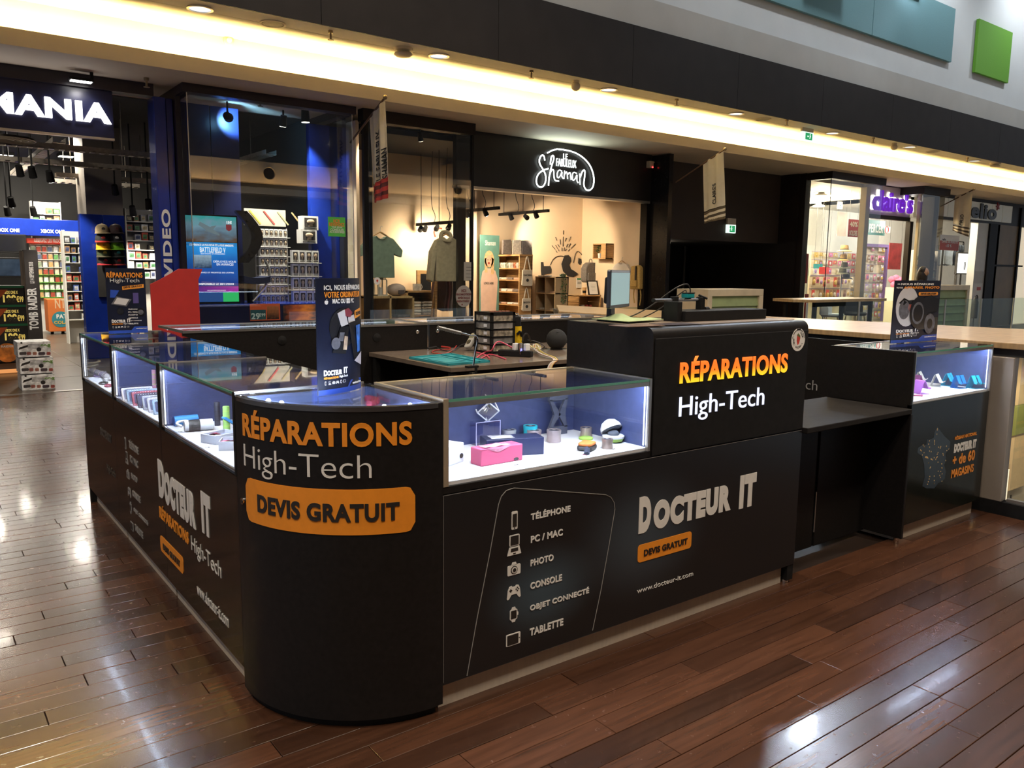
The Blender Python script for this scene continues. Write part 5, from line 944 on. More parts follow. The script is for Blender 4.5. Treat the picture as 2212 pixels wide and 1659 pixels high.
# ================================================================== SHOP WITH THE SCRIPT SIGN
warm = mat('warm_white_wall', (.78, .60, .40), .8, var=.04, scale=2, bump=.04)
st(B().box(3.92, 9.95, 10.0, 10.1, 0, 3.5), 'wall_back', warm); st(B().box(9.93, 10.0, 8.3, 10.0, 0, 3.5), 'wall_right', warm); st(B().box(3.9, 3.95, 8.0, 10.0, 0, 3.5), 'wall_left', warm)
st(B().box(6.55, 7.15, 9.75, 10.0, 0, 3.3), 'wall_pier', warm)
st(B().box(3.92, 10, 8.25, 10.1, 3.42, 3.5), 'ceiling', shopdk)
st(B().box(5.66, 9.95, 8.14, 8.24, 2.76, 3.6), 'wall_fascia', mat('black_fascia', (.012, .010, .009), .4, var=.15, scale=4))
st(B().box(5.66, 9.92, 8.12, 8.26, 2.72, 2.76), 'trim_8', inox)
SX0, SX1, SY = 3.93, 5.66, 7.68
st(B().box(SX0-.1, SX1, SY-.06, SY+.1, 3.44, 3.6), 'trim_9', dark)
w2 = st(B().box(SX0, SX1, SY, SY+.012, .02, 3.44), 'window_2', shopglz)
for x, wd, y in ((SX0-.06, .07, SY+.02), (at(803, 500, 'y', SY).x, .03, SY+.03), (SX1-.03, .035, SY-.01)): B().box(x, x+wd, y, y+.06, 0, 3.45).ob('mullion', blkm, w2)
B().box(SX1-.006, SX1+.004, SY+.012, 8.14, .02, 3.44).ob('side_pane', shopglz, w2); B().box(SX0, SX1, SY-.01, SY+.04, 0, .06).ob('sill', blkm, w2)
x = at(993, 560, 'y', 8.3).x; st(B().box(x-.06, x+.08, 8.25, 8.4, 0, 3.44), 'trim_10', blkm)
st(B().box(9.86, 9.95, 8.14, 8.3, 0, 2.76), 'trim_11', blkg)
fin = st(B().box(9.95, 10.05, 7.70, 8.3, 0, 3.58), 'wall_fin', blkg)
# neon script
t = thing('neon_sign', 'white glowing script shop sign on the black fascia', 'sign', (7.7, 8.1, 2.9)); nm = em('neon_white', (.92, 1, .97), 3.2)
def N(pts, r=.012): B().tube([at(1000+a/4.608, 260+b_/4.608, 'y', 8.10) for a, b_ in pts], r, 6, 2).ob('tube', nm, t, smooth=True)
N([(815, 400), (808, 350), (780, 345), (758, 390), (765, 440), (800, 490), (825, 545), (825, 610), (800, 660), (765, 668), (735, 640), (728, 590), (750, 530), (800, 495), (850, 480)], .0125)
N([(870, 440), (878, 360), (900, 345), (908, 380), (880, 460), (858, 560), (852, 650)], .0125); N([(856, 570), (880, 490), (905, 490), (905, 560), (915, 600), (955, 605)], .011)
N([(985, 505), (955, 490), (935, 530), (942, 578), (968, 560), (988, 500), (982, 560), (1000, 580)], .0095); N([(1012, 500), (1006, 582)], .0095); N([(1010, 540), (1035, 500), (1042, 582)], .0095); N([(1042, 540), (1068, 508), (1076, 592)], .0095)
N([(1132, 528), (1100, 512), (1086, 550), (1092, 602), (1116, 588), (1138, 530), (1132, 600), (1148, 622)], .0095)
N([(1162, 530), (1166, 640)], .0095); N([(1166, 570), (1190, 500), (1216, 492), (1212, 560), (1200, 640), (1220, 690), (1260, 702), (1300, 660), (1306, 560), (1270, 450), (1200, 370), (1110, 315), (1000, 290), (950, 288)], .0125); N([(940, 286), (890, 297), (840, 325)], .012)
C8 = lambda a, b_: (1000+a/4.608, 260+b_/4.608)
nm2 = em('neon_soft', (.92, 1, .97), 1.3); txtY('FABULEUX', *C8(925, 455), *C8(1125, 400), 8.11, t, nm2, .0, th=.02); txtY('LE', *C8(995, 385), *C8(1038, 335), 8.11, t, nm2, .0, th=.02)
b = B()
for a, c_ in ((780, 640), (960, 290), (1110, 315), (1300, 600)): p = at(*C8(a, c_), 'y', 8.11); b.cyl(p, (p.x, 8.14, p.z), .01, n=6)
b.ob('stand_off', inox, t)
lamp(t, 'AREA', (7.75, 8.05, 3.3), 8, (.8, 1, .92), (7.75, 7.4, 3.6), .3, sx=1.2, sy=.3)
p = at(1408, 355, 'y', 8.05); t = thing('alarm_box', 'small beige alarm box with a red light beside the script sign', 'alarm', (p.x, 8.05, p.z-.05)); B().box(p.x-.05, p.x+.05, 8.05, 8.14, p.z-.06, p.z+.06).ob('case', fixm, t, bevel=.006); B().ball((p.x+.02, 8.045, p.z-.05), .014, 8).ob('red_light', em('red_led', (1, .03, .03), 6), t); B().cyl((p.x+.05, 8.1, p.z+.03), (p.x+.1, 8.08, p.z+.05), .012, n=6).ob('bracket', fixm, t)
# tracks and spots
def track(p, q, lab):
    t = thing('light_track', lab, 'light track', (p+q)/2); B().cyl(p, q, .035, n=4).ob('bar', blkm, t)
    for f in (.1, .5, .9): c0 = p+(q-p)*f; B().cyl(c0, (c0.x, c0.y, 3.42), .006, n=6).ob('hanger', blkm, t)
    b = B()
    for f in (.3, .62): c0 = p+(q-p)*f; b.tube([c0, c0+V((.05, 0, .12)), c0+V((-.06, 0, .3)), V((c0.x-.02, c0.y, 3.42))], .006, 5, 2)
    b.ob('cable', ink, t)
TK = []
for u, v, lab in ((1000, 478, 'long light track behind the green shirt'), (1185, 455, 'light track pointing at the drawn mural'), (1078, 449, 'short light track at the shop door')):
    p = at(u, v, 'y', 8.45); TK.append(p); track(p, V((p.x, 9.9, p.z)), lab)
for u, k, l_, lab in ((853, 0, 0, 'unlit spotlight on the long track'), (884, 0, 0, 'second unlit spotlight on the long track'), (917, 0, 1, 'round bright spotlight in the middle of the window'), (942, 0, 1, 'lit spotlight behind the mullion of the script sign shop'), (968, 0, 1, 'small lit spotlight right of the middle one'), (1106, 1, 0, 'unlit spotlight left on the mural track'), (1139, 1, 1, 'lit spotlight aimed at the wall drawing'), (1160, 1, 0, 'unlit spotlight at the end of the mural track'), (1051, 2, 1, 'lit spotlight on the short track'), (1012, 2, 1, 'round bright spotlight at the window corner')):
    q = TK[k]; y = min(9.8, max(8.5, at(u, 465, 'x', q.x).y)); c = V((q.x, y, q.z-.10)); aim = at(1215, 545, 'y', 10) if u == 1139 else c+V((.9, .3, -1.2)) if u > 1000 else c+V((.3, .9, -.45))
    spot(c, aim, lab, 25 if l_ else 0, (230 if u == 1139 else 75 if u > 1000 else 60) if l_ else 0, (1, .80, .56), r=.045, L=.11, ceil=q.z, ang=75 if u == 1139 else 150)
for u, lab in ((815, 'added black window spotlight aimed at the green shirt'), (935, 'added black window spotlight aimed at the khaki hoodie')):
    c = V((at(u, 420, 'y', 7.85).x-.2, 7.85, 3.3)); spot(c, at(u+15, 570, 'y', 8.4), lab, 8, 70, (1, .86, .66), r=.04, L=.12, ceil=3.46, ang=60)  # extra spots added to light the shirt and hoodie from the front
# wall lettering and mural
redp = mat('red_brush_paint', (.35, .05, .03), .7); dkp = mat('charcoal_paint', (.03, .028, .027), .8)
def stroke(par, pts, y, m, r, nm='brush_stroke', sm=2): B().tube([at(u, v, 'y', y) for u, v in pts], r, 5, sm).ob(nm, m, par)
t = thing('wall_lettering', 'large red hand-painted script lettering on the shop wall', 'mural', (7.3, 9.98, 1.6)); yb = 9.985
stroke(t, [(978, 505), (990, 490), (1010, 500), (1022, 530), (1028, 560), (1020, 600), (1005, 640-40)], yb, redp, .012); stroke(t, [(940, 512), (936, 500), (945, 492), (960, 495), (975, 500)], yb, redp, .014); stroke(t, [(935, 540), (938, 560), (950, 545)], yb, redp, .012)
stroke(t, [(992, 525), (994, 550)], yb, redp, .016); stroke(t, [(994, 540), (1000, 526), (1006, 550), (1009, 552)], yb, redp, .016); stroke(t, [(1009, 540), (1017, 536), (1016, 524), (1009, 530), (1009, 548), (1019, 552), (1024, 545)], yb, redp, .016)
t = thing('wall_lettering', 'dark script lettering on the wall behind the green shirt', 'mural', (5, 9.98, 1.5)); stroke(t, [(775, 500), (777, 520), (775, 545)], yb, dkp, .014); stroke(t, [(785, 530), (777, 532), (776, 548), (783, 550), (788, 532), (790, 550)], yb, dkp, .014)
t = thing('panda_mural', 'black painted panda bending over on the white wall under sunrays', 'mural', (9, 9.98, 1.2))
def fillp(par, pts, y, m, nm): B().prism([(at(u, v, 'y', y).x, at(u, v, 'y', y).z) for u, v in pts], lambda a, b_, d: V((a, y-d, b_)), .004).ob(nm, m, par)
K = lambda P: [(1000+a/4.608, 260+b_/4.608) for a, b_ in P]
fillp(t, K([(775, 1410), (800, 1410), (805, 1450), (870, 1450), (882, 1480), (880, 1520), (780, 1540), (775, 1500)]), 9.99, dkp, 'leg_patch')
fillp(t, K([(1010, 1345), (1050, 1340), (1072, 1365), (1075, 1400), (1060, 1440), (1075, 1480), (1110, 1500), (1150, 1530), (1100, 1558), (1040, 1550), (995, 1500), (980, 1430)]), 9.99, dkp, 'arm_patch')
fillp(t, K([(1150, 1370), (1178, 1380), (1182, 1420), (1165, 1440), (1145, 1420)]), 9.99, dkp, 'eye_patch'); stroke(t, K([(870, 1440), (890, 1390), (930, 1355), (975, 1348), (1020, 1358)]), 9.99, dkp, .007, 'outline'); stroke(t, K([(1100, 1420), (1115, 1340), (1135, 1300), (1160, 1310), (1190, 1345)]), 9.99, dkp, .007, 'outline')
import itertools
for i, (a, b_, c_, d) in enumerate(((1000, 1095, 1000, 1135), (922, 1162, 935, 1195), (967, 1185, 972, 1235), (998, 1158, 996, 1255), (1027, 1170, 1020, 1205), (1075, 1158, 1055, 1205), (885, 1245, 920, 1285), (922, 1240, 945, 1280), (945, 1235, 962, 1262), (1070, 1225, 1050, 1265), (1043, 1230, 1030, 1262), (1122, 1230, 1075, 1275), (950, 1285, 958, 1302), (985, 1265, 985, 1300), (1010, 1265, 1005, 1300), (1030, 1280, 1020, 1300), (925, 1295, 938, 1315), (1065, 1280, 1048, 1300))): stroke(t, K([(a, b_), (c_, d)]), 9.99, dkp, .006, 'sunray', 0)
# shelf with tote bags
y0 = 9.05; x0 = at(1122, 600, 'y', y0).x; x1 = at(1150, 600, 'y', y0).x; y1 = 9.85; zt = at(1122, 553, 'y', y0).z
t = thing('book_shelf', 'tall wooden shelf of mugs and folded goods, tote bags on its side', 'shelf', ((x0+x1)/2, (y0+y1)/2, 0))
B().box(x1-.02, x1, y0, y1, 0, zt).ob('back', wood, t); B().box(x0, x1, y0, y0+.025, 0, zt).ob('side_panel', wood, t); B().box(x0, x1, y1-.025, y1, 0, zt).ob('side_panel', wood, t); B().box(x0-.01, x1, y0-.01, y1+.01, zt, zt+.03).ob('top_board', wood, t)
zs = [at(1095, v, 'y', 9.4).z for v in (579, 604, 630, 657, 690)]
for z in zs: B().box(x0+.005, x1-.02, y0+.025, y1-.025, z-.02, z).ob('shelf_board', wood, t)
mugm = [mat('mug_%d' % i, c_, .35, var=.3, scale=20) for i, c_ in enumerate(((.7, .66, .58), (.6, .58, .5), (.5, .18, .1), (.35, .4, .3)))]
for k in range(9):
    y = y0+.07+k*.08; o = thing('mug', 'printed mug on the upper board of the tall shelf, %s from the side with bags' % ORD[k], 'mug', (x0+.08, y, zs[0]), 'mugs on the upper shelf board'); m = mugm[(k*7) % 4 if k % 3 == 2 else k % 2]
    B().lathe([(.03, 0), (.033, .005), (.033, .1), (.029, .1), (.028, .02)], (x0+.08, y, zs[0]), 12).ob('cup', m, o, smooth=True); B().tube([(x0+.05, y, zs[0]+.08), (x0+.02, y, zs[0]+.06), (x0+.05, y, zs[0]+.03)], .006, 5, 1).ob('handle', m, o)
fold = [mat('folded_%d' % i, c_, .8, var=.3, scale=20) for i, c_ in enumerate(((.7, .68, .62), (.5, .3, .2), (.18, .14, .12), (.6, .5, .4)))]
for r in (1, 2, 3):
    for k in range(4):
        y = y0+.06+k*.19; h = .03+.01*((k*3+r) % 3); o = B().box(x0+.03, x0+.22, y, y+.16, zs[r], zs[r]+h).ob('folded_shirt', fold[(k+r) % 4], label='folded shirt on the %s board of the tall shelf, %s from the bag side' % (ORD[r], ORD[k]), cat='clothing', group='folded shirts on the tall shelf', bevel=.01)
def tote(u0, v0, u1, v1, y, s, lab):
    x0, x1, z0, z1 = ry(u0, v0, u1, v1, y); t = thing('tote_bag', lab, 'bag', ((x0+x1)/2, y, z0)); h = z1-z0; m = mat('canvas', (.66, .58, .45), .85, var=.08, scale=60)
    B().prism([(x0, z0+.02), (x0+.02, z0), (x1-.02, z0), (x1, z0+.02), (x1-.015, z0+h*.55), (x0+.015, z0+h*.55)], lambda a, b_, d: V((a, y-d, b_)), .03).ob('body', m, t, bevel=.008)
    xm = (x0+x1)/2; B().tube([(x0+.05, y-.015, z0+h*.54), (xm-.015, y-.01, z1-.02), (xm, y-.01, z1), (xm+.015, y-.01, z1-.02), (x1-.05, y-.015, z0+h*.54)], .011, 6).ob('strap', m, t)
    text(s, planeY(x0+.03, z0+h*.34, y-.031), x1-x0-.06, .035, t, dkp, .01); B().prism(circ(xm, z0+h*.2, .03, 12), lambda a, b_, d: V((a, y-.031-d, b_)), .002).ob('print', dkp, t)
tote(1126, 554, 1149, 618, y0-.012, 'CHAT MAN', 'canvas tote bag with long straps hanging on the shelf side, upper one'); tote(1126, 622, 1146, 672, y0-.012, 'MAISON', 'canvas tote bag hanging lower on the shelf side')
for k, (u0, u1, c_, lab) in enumerate(((1086, 1108, (.16, .13, .11), 'dark printed pouch leaning on the tall shelf, left one'), (1107, 1130, (.62, .55, .45), 'pale printed pouch between two dark ones on the tall shelf'), (1128, 1153, (.15, .13, .12), 'dark printed pouch leaning on the tall shelf, right one'))):
    xa = at(u0, 550, 'y', 9.3).x; xb = at(u1, 550, 'y', 9.3).x; zz_ = zt+.03; B().prism([(xa, 0), (xb-.03, 0), (xb, .27), (xa+.05, .26)], lambda a, b_, d: V((a-.0, 9.3+.2*b_+d, zz_+b_)), .05).ob('pouch', mat('pouch_%d' % k, c_, .8, var=.25, scale=30), label=lab, cat='pouch', bevel=.01)
# poster
def flatposter(u0, v0, u1, v1, y, name, lab, cat, m, th=.015):
    x0, x1, z0, z1 = ry(u0, v0, u1, v1, y); t = thing(name, lab, cat, ((x0+x1)/2, y, z0)); B().box(x0, x1, y-th, y, z0, z1).ob('sheet', m, t); return t, x0, x1, z0, z1
t, x0, x1, z0, z1 = flatposter(1036, 508, 1077, 690, 9.7, 'fashion_poster', 'tall poster of a laughing blonde person in a pink sweater on teal ground', 'poster', mat('poster_teal_bg', (.13, .30, .25), .6, var=.1))
W3, H3 = x1-x0, z1-z0; f = lambda a, b_, d: V((x0+a*W3, 9.685-d, z0+b_*H3)); pk = mat('print_pink', (.75, .52, .40), .6, var=.08); sk_ = mat('print_skin', (.70, .42, .28), .6, var=.05); bl = mat('print_blond', (.68, .45, .22), .6, var=.25, scale=30)
B().prism([(.05, .1), (.85, .1), (.93, .48), (.8, .58), (.6, .61), (.3, .61), (.12, .57), (.03, .45)], f, .003).ob('sweater_print', pk, t); el = lambda cx, cy, rx, ry_, n=16: [(cx+rx*cos(2*pi*i/n), cy+ry_*sin(2*pi*i/n)) for i in range(n)]
for P in (el(.46, .72, .25, .10), [(.24, .56), (.38, .56), (.36, .74), (.22, .72)], [(.56, .54), (.72, .54), (.72, .72), (.58, .74)]): B().prism(P, f, .002, .003).ob('hair_print', bl, t)
B().prism(el(.45, .70, .15, .065), f, .002, .005).ob('face_print', sk_, t); B().prism(el(.44, .672, .05, .014), f, .001, .007).ob('mouth_print', redp, t); [B().prism(el(X, .71, .022, .006, 8), f, .001, .007).ob('eye_print', dkp, t) for X in (.39, .51)]; B().prism([(.12, 0), (.8, 0), (.82, .1), (.1, .1)], f, .003).ob('jeans_print', mat('print_denim', (.35, .33, .36), .6, var=.2), t); text('LOVE IS HERE', lambda a, b_, c: f(.2, .42, c+.003)+V((a, 0, b_)), W3*.5, .04, t, dkp, .01); text('Shaman', lambda a, b_, c: f(.25, .88, c)+V((a, 0, b_)), W3*.55, .09, t, paper, .0)
# cube shelf, plant, backpack, crates
y0 = 9.0; x0 = at(1200, 620, 'y', y0).x; x1 = at(1228, 620, 'y', y0).x; y1 = 9.6; zt = at(1200, 598, 'y', y0).z; birch = mat('birch_veneer', (.58, .42, .24), .5, var=.12, scale=5)
t = thing('cube_shelf', 'low pale cube shelf with four compartments below the panda', 'shelf', ((x0+x1)/2, (y0+y1)/2, 0)); B().box(x0, x1, y0, y0+.03, 0, zt).ob('side_panel', birch, t); B().box(x0, x1, y1-.03, y1, 0, zt).ob('side_panel', birch, t); B().box(x1-.02, x1, y0, y1, 0, zt).ob('back', birch, t); B().box(x0, x1, (y0+y1)/2-.012, (y0+y1)/2+.012, 0, zt).ob('divider', birch, t)
for z in (.02, zt-.62, zt-.3, zt): B().box(x0-.003, x1, y0, y1, z-.02, z).ob('shelf_board', birch, t)
B().box(x0+.02, x0+.2, y1-.25, y1-.05, zt, zt+.025).ob('folded_shirt', fold[0], label='small white folded shirt on the cube shelf top', cat='clothing', bevel=.006)
for k in range(4): B().box(x0+.03, x0+.2, y0+.05+(k % 2)*.3, y0+.2+(k % 2)*.3, zt-.3-.32*(k//2), zt-.27-.32*(k//2)).ob('folded_shirt', fold[(k+1) % 4], label='folded shirt in the %s compartment of the cube shelf' % ('upper near', 'upper far', 'lower near', 'lower far')[k], cat='clothing', group='folded shirts in the cube shelf', bevel=.006)
leaf = mat('leaf_green', (.05, .10, .025), .5, var=.4, scale=20); pot = mat('white_pot', (.7, .66, .58), .4, var=.05)
def plant(c, h, n, hang, lab, r=.06):
    t = thing('potted_plant', lab, 'plant', c); rs = random.Random(int(c.x*100)); B().lathe([(r*.6, 0), (r*.8, h*.4), (r*.75, h*.4), (r*.5, .01)], c, 14).ob('pot', pot, t, smooth=True); b = B()
    for k in range(n):
        a = rs.uniform(0, 2*pi); L = rs.uniform(.4, 1)
        if hang: p = c+V((rs.uniform(-.07, .07), -.05+rs.uniform(-.05, .02), h*.45-hang*rs.random()))
        else: p = c+V((r*cos(a)*L*1.4, r*sin(a)*L*1.4, h*(.45+.55*rs.random())))
        s_ = rs.uniform(.018, .032); d = V((cos(a), sin(a), -.6 if hang else .5)).normalized()*s_; e = d.orthogonal().normalized()*s_*.5; b.add([p-d, p+e, p+d, p-e, p+V((0, 0, .002))], [(0, 1, 4), (1, 2, 4), (2, 3, 4), (3, 0, 4), (0, 3, 2, 1)])
    b.ob('foliage', leaf, t, kind='stuff'); 
    if hang:
        b = B(); [b.tube([c+V((0, 0, h*.4)), c+V((.03*(k-2), -.07, h*.45)), c+V((.028*(k-2), -.08, h*.4-hang*(.5+.1*k)))], .003, 4, 1) for k in range(5)]; b.ob('stem', leaf, t)
plant(V((x1-.13, y0+.06, zt)), .12, 110, .55, 'trailing green plant hanging down the side of the cube shelf')
def backpack(u0, v0, u1, v1, y, m, lab, roll=False):
    x0, x1, z0, z1 = ry(u0, v0, u1, v1, y); t = thing('backpack', lab, 'backpack', ((x0+x1)/2, y, z0)); w_ = x1-x0; h = z1-z0; top = .86 if not roll else .97
    B().prism([(x0+.03, z0), (x1-.03, z0), (x1, z0+h*.1), (x1, z0+h*.6), (x1-w_*.12, z0+h*.78), (x1-w_*.3, z0+h*top), (x0+w_*.3, z0+h*top), (x0+w_*.12, z0+h*.78), (x0, z0+h*.6), (x0, z0+h*.1)] if not roll else [(x0, z0), (x1, z0), (x1-.02, z0+h*.95), (x0+.02, z0+h)], lambda a, b_, d: V((a, y-d, b_)), .16).ob('body', m, t, bevel=.03, seg=3)
    B().prism(rrect(x0+w_*.12, z0+h*.06, x1-w_*.12, z0+h*.42, .03), lambda a, b_, d: V((a, y-.155-d, b_)), .035).ob('pocket', m, t, bevel=.01); B().tube([((x0+x1)/2-.04, y-.08, z0+h*top), ((x0+x1)/2-.03, y-.08, z1), ((x0+x1)/2+.03, y-.08, z1), ((x0+x1)/2+.04, y-.08, z0+h*top)], .009, 6, 1).ob('handle', m, t); B().box((x0+x1)/2+w_*.1, (x0+x1)/2+w_*.2, y-.17, y-.155, z0+h*.35, z0+h*.85).ob('strap', ink, t)
    if roll: B().tube([(x0+.04, y-.06, z0), (x0+.02, y-.05, z0-.12), (x0+.05, y-.05, z0-.3)], .012, 6, 1).tube([(x1-.06, y-.06, z0), (x1-.03, y-.05, z0-.14), (x1-.05, y-.05, z0-.33)], .012, 6, 1).ob('shoulder_strap', m, t)
backpack(1254, 560, 1285, 610, 9.75, mat('grey_canvas', (.16, .14, .12), .8, var=.2, scale=40), 'dark grey backpack hanging at the wall corner')
def xr_(u, v, x=9.91): return at(u, v, 'x', x)
# on the right wall (looks towards -x)
a = xr_(1296, 527); c_ = xr_(1324, 560); t = thing('crate_shelf', 'small wooden crate with a plant fixed on the right wall', 'shelf', (9.8, (a.y+c_.y)/2, c_.z)); ya, yb2, za, zb2 = c_.y, a.y, c_.z, a.z
B().box(9.895, 9.925, ya, yb2, za, zb2).ob('back', wood, t); ym = (ya+yb2)/2
for bx in ((9.72, 9.9, ya, yb2, za, za+.02), (9.72, 9.9, ya, yb2, zb2-.02, zb2), (9.72, 9.9, ya, ya+.02, za, zb2), (9.72, 9.9, yb2-.02, yb2, za, zb2), (9.71, 9.73, ya, ym-.06, za, zb2)): B().box(*bx).ob('board', wood, t)
plant(V((9.8, ym+.07, za+.02)), .24, 60, 0, 'small potted plant inside the wall crate', .05)
def shirtpoly(s, hood=False): return [(-.26, .0), (.26, .0), (.25, .42), (.27, .40), (.40, .36), (.43, .48), (.24, .68), (.1, .72), (.0, .66), (-.1, .72), (-.24, .68), (-.43, .48), (-.40, .36), (-.27, .40), (-.25, .42)]
def shirt(fn, sc, m, name, lab, loc, words=None, hood=False, th=.07, wm=None):
    t = thing(name, lab, 'clothing', loc); P = shirtpoly(sc) if not hood else [(-.24, 0), (.22, 0), (.23, .4), (.30, -.02), (.40, .02), (.34, .5), (.22, .68), (.1, .74), (.02, .68), (-.08, .74), (-.22, .68), (-.34, .5), (-.40, .02), (-.31, -.02), (-.25, .4)]
    B().prism([(a*sc, b_*sc) for a, b_ in P], fn, th).ob('body', m, t, bevel=.012)
    if hood: b = B(); b.tube([fn(-.12*sc, .70*sc, th*.6), fn(-.1*sc, .8*sc, th*.4), fn(.0, .83*sc, th*.3), fn(.1*sc, .8*sc, th*.4), fn(.12*sc, .70*sc, th*.6), fn(.0, .66*sc, th*1.1), fn(-.12*sc, .70*sc, th*.6)], .035*sc, 8, 2); b.ob('hood', m, t, smooth=True)
    else: B().tube([fn(-.1*sc, .715*sc, th), fn(-.05*sc, .665*sc, th*1.05), fn(.05*sc, .665*sc, th*1.05), fn(.1*sc, .715*sc, th)], .01*sc, 6, 1).ob('collar', m, t)
    hm = wood; B().tube([fn(-.2*sc, .68*sc, th*.5), fn(-.06*sc, .76*sc, th*.5), fn(0, .79*sc, th*.5), fn(.06*sc, .76*sc, th*.5), fn(.2*sc, .68*sc, th*.5)], .014*sc, 6, 1).ob('hanger', hm, t); B().tube([fn(0, .79*sc, th*.5), fn(0, .86*sc, th*.5), fn(.03*sc, .9*sc, th*.5), fn(0.05*sc, .87*sc, th*.5)], .005*sc, 5, 1).ob('hook', inox, t)
    if words: text(words, lambda a, b_, c: fn(-.15*sc+a, .42*sc+b_, th+.001+c), .3*sc, .07*sc, t, wm or dkp, .02)
    return t
c = xr_(1344, 600); shirt(lambda a, b_, d: V((9.92-d, c.y-a, c.z-.16+b_)), .62, mat('white_cotton', (.74, .66, .56), .85, var=.06), 'tee_shirt', 'white printed T-shirt on a hanger on the right wall', (9.9, c.y, c.z), 'ARROGANCE')
a = xr_(1382, 600); backp = mat('mustard_canvas', (.50, .32, .09), .8, var=.15, scale=40)
t = thing('backpack', 'mustard roll-top backpack hanging near the right door frame', 'backpack', (9.85, a.y, a.z)); y_ = a.y; zt = xr_(1382, 575).z; zb_ = xr_(1382, 625).z; hw = .13
B().prism([(-hw, zb_), (hw, zb_), (hw*.95, zt-.03), (hw*.5, zt+.02), (-hw*.9, zt)], lambda p, q, d: V((9.92-d, y_-p, q)), .15).ob('body', backp, t, bevel=.03, seg=3); B().prism([(-hw*.6, zb_+.05), (hw*.6, zb_+.05), (hw*.6, zb_+.17), (-hw*.6, zb_+.17)], lambda p, q, d: V((9.77-d, y_-p, q)), .04).ob('pocket', backp, t, bevel=.012); B().box(9.74, 9.76, y_-.06, y_-.03, zb_+.1, zt).ob('strap', ink, t)
B().tube([(9.85, y_+.08, zb_), (9.86, y_+.1, zb_-.12), (9.86, y_+.07, zb_-.26)], .012, 6, 1).tube([(9.85, y_-.08, zb_), (9.86, y_-.1, zb_-.14), (9.86, y_-.07, zb_-.3)], .012, 6, 1).ob('shoulder_strap', backp, t)
t = thing('pennant', 'small red pennant beside the white T-shirt', 'flag', tuple(xr_(1325, 590))); p = xr_(1325, 584); B().prism([(-.03, -.18), (.035, -.18), (.0, .02)], lambda q, r, d: V((9.92-d, p.y-q, p.z+r)), .01).ob('cloth', mat('red_felt', (.45, .04, .03), .8), t)
# crates below: two stacked wooden crates, frame, bottles
def crate(x0, x1, y0, y1, z0, z1, lab):
    t = thing('wooden_crate', lab, 'crate', ((x0+x1)/2, (y0+y1)/2, z0)); B().box(x0, x1, y1-.02, y1, z0, z1).ob('back', wood, t); n = 3
    for k in range(n):
        h = (z1-z0)/n
        for y in (y0,): B().box(x1-.02, x1, y, y1-.02, z0+k*h+.006, z0+(k+1)*h-.006).ob('slat', wood, t); B().box(x0, x0+.02, y, y1-.02, z0+k*h+.006, z0+(k+1)*h-.006).ob('slat', wood, t)
    B().box(x0, x1, y0, y1, z1-.02, z1).ob('top_board', wood, t); B().box(x0, x1, y0, y1, z0, z0+.02).ob('bottom_board', wood, t); return t
xa = at(1250, 650, 'y', 9.3).x; xb = at(1298, 650, 'y', 9.3).x; zt = at(1270, 638, 'y', 9.3).z
crate(xa, xb, 9.3, 9.7, 0, zt-.42, 'lower wooden crate standing on the shop floor near the right wall'); crate(xa, xb, 9.3, 9.7, zt-.41, zt, 'upper wooden crate holding red and dark cans near the right wall')
for k, c_ in enumerate(((.03, .03, .03), (.6, .5, .38), (.5, .06, .05), (.5, .06, .05))):
    X = xa+.08+k*.1; B().lathe([(.035, 0), (.036, .16), (.03, .18), (.03, .2)], (X, 9.38, zt-.39), 12).ob('canister', mat('canister_%d' % k, c_, .4, var=.2), label=('black canister in the upper crate', 'cream canister in the upper crate', 'red canister beside the cream one in the upper crate', 'outermost red canister in the upper crate')[k], cat='canister', group='canisters in the crate', smooth=True)
x0, x1, z0, z1 = ry(1271, 607, 1293, 638, 9.4); t = thing('framed_notice', 'tilted black-framed notice standing on the crate', 'picture frame', ((x0+x1)/2, 9.4, zt)); b = lambda u_, v_, d: V((x0+u_*(x1-x0)+v_*.05, 9.4+.12*v_-d, zt+v_*(z1-z0)))
B().prism([(0, 0), (1, 0), (1, 1), (0, 1)], b, .02).ob('frame', blkm, t); B().prism([(.1, .07), (.9, .07), (.9, .93), (.1, .93)], b, .004, .02).ob('sheet', paper, t); 
for k in range(5): B().prism([(.3, .7-.1*k), (.7, .7-.1*k), (.7, .71-.1*k), (.3, .71-.1*k)], b, .001, .024).ob('print_line', ink, t)
x0 = at(1262, 640, 'y', 9.45).x; t = thing('takeaway_cup', 'cardboard cup with dark band standing on the crate', 'cup', (x0, 9.45, zt)); B().lathe([(.03, 0), (.042, .13), (.045, .13), (.045, .15), (.0, .15)], (x0, 9.45, zt), 14).ob('cup', wood, t, smooth=True); B().lathe([(.034, .04), (.0395, .09), (.04, .09), (.0345, .04)], (x0, 9.45, zt), 14).ob('band', blkm, t, smooth=True)
t, x0, x1, z0, z1 = flatposter(1245, 601, 1256, 622, 9.99, 'wall_notice', 'small white notice with a green strip on the wall below the panda', 'notice', paper); B().box(x0, x1, 9.97, 9.976, z1-.03, z1).ob('green_strip', mat('notice_green', (.03, .25, .1), .5), t); B().box(x0+.02, x1-.02, 9.972, 9.976, z0+.08, z1-.07).ob('print', mat('notice_grey', (.4, .4, .38), .5), t)
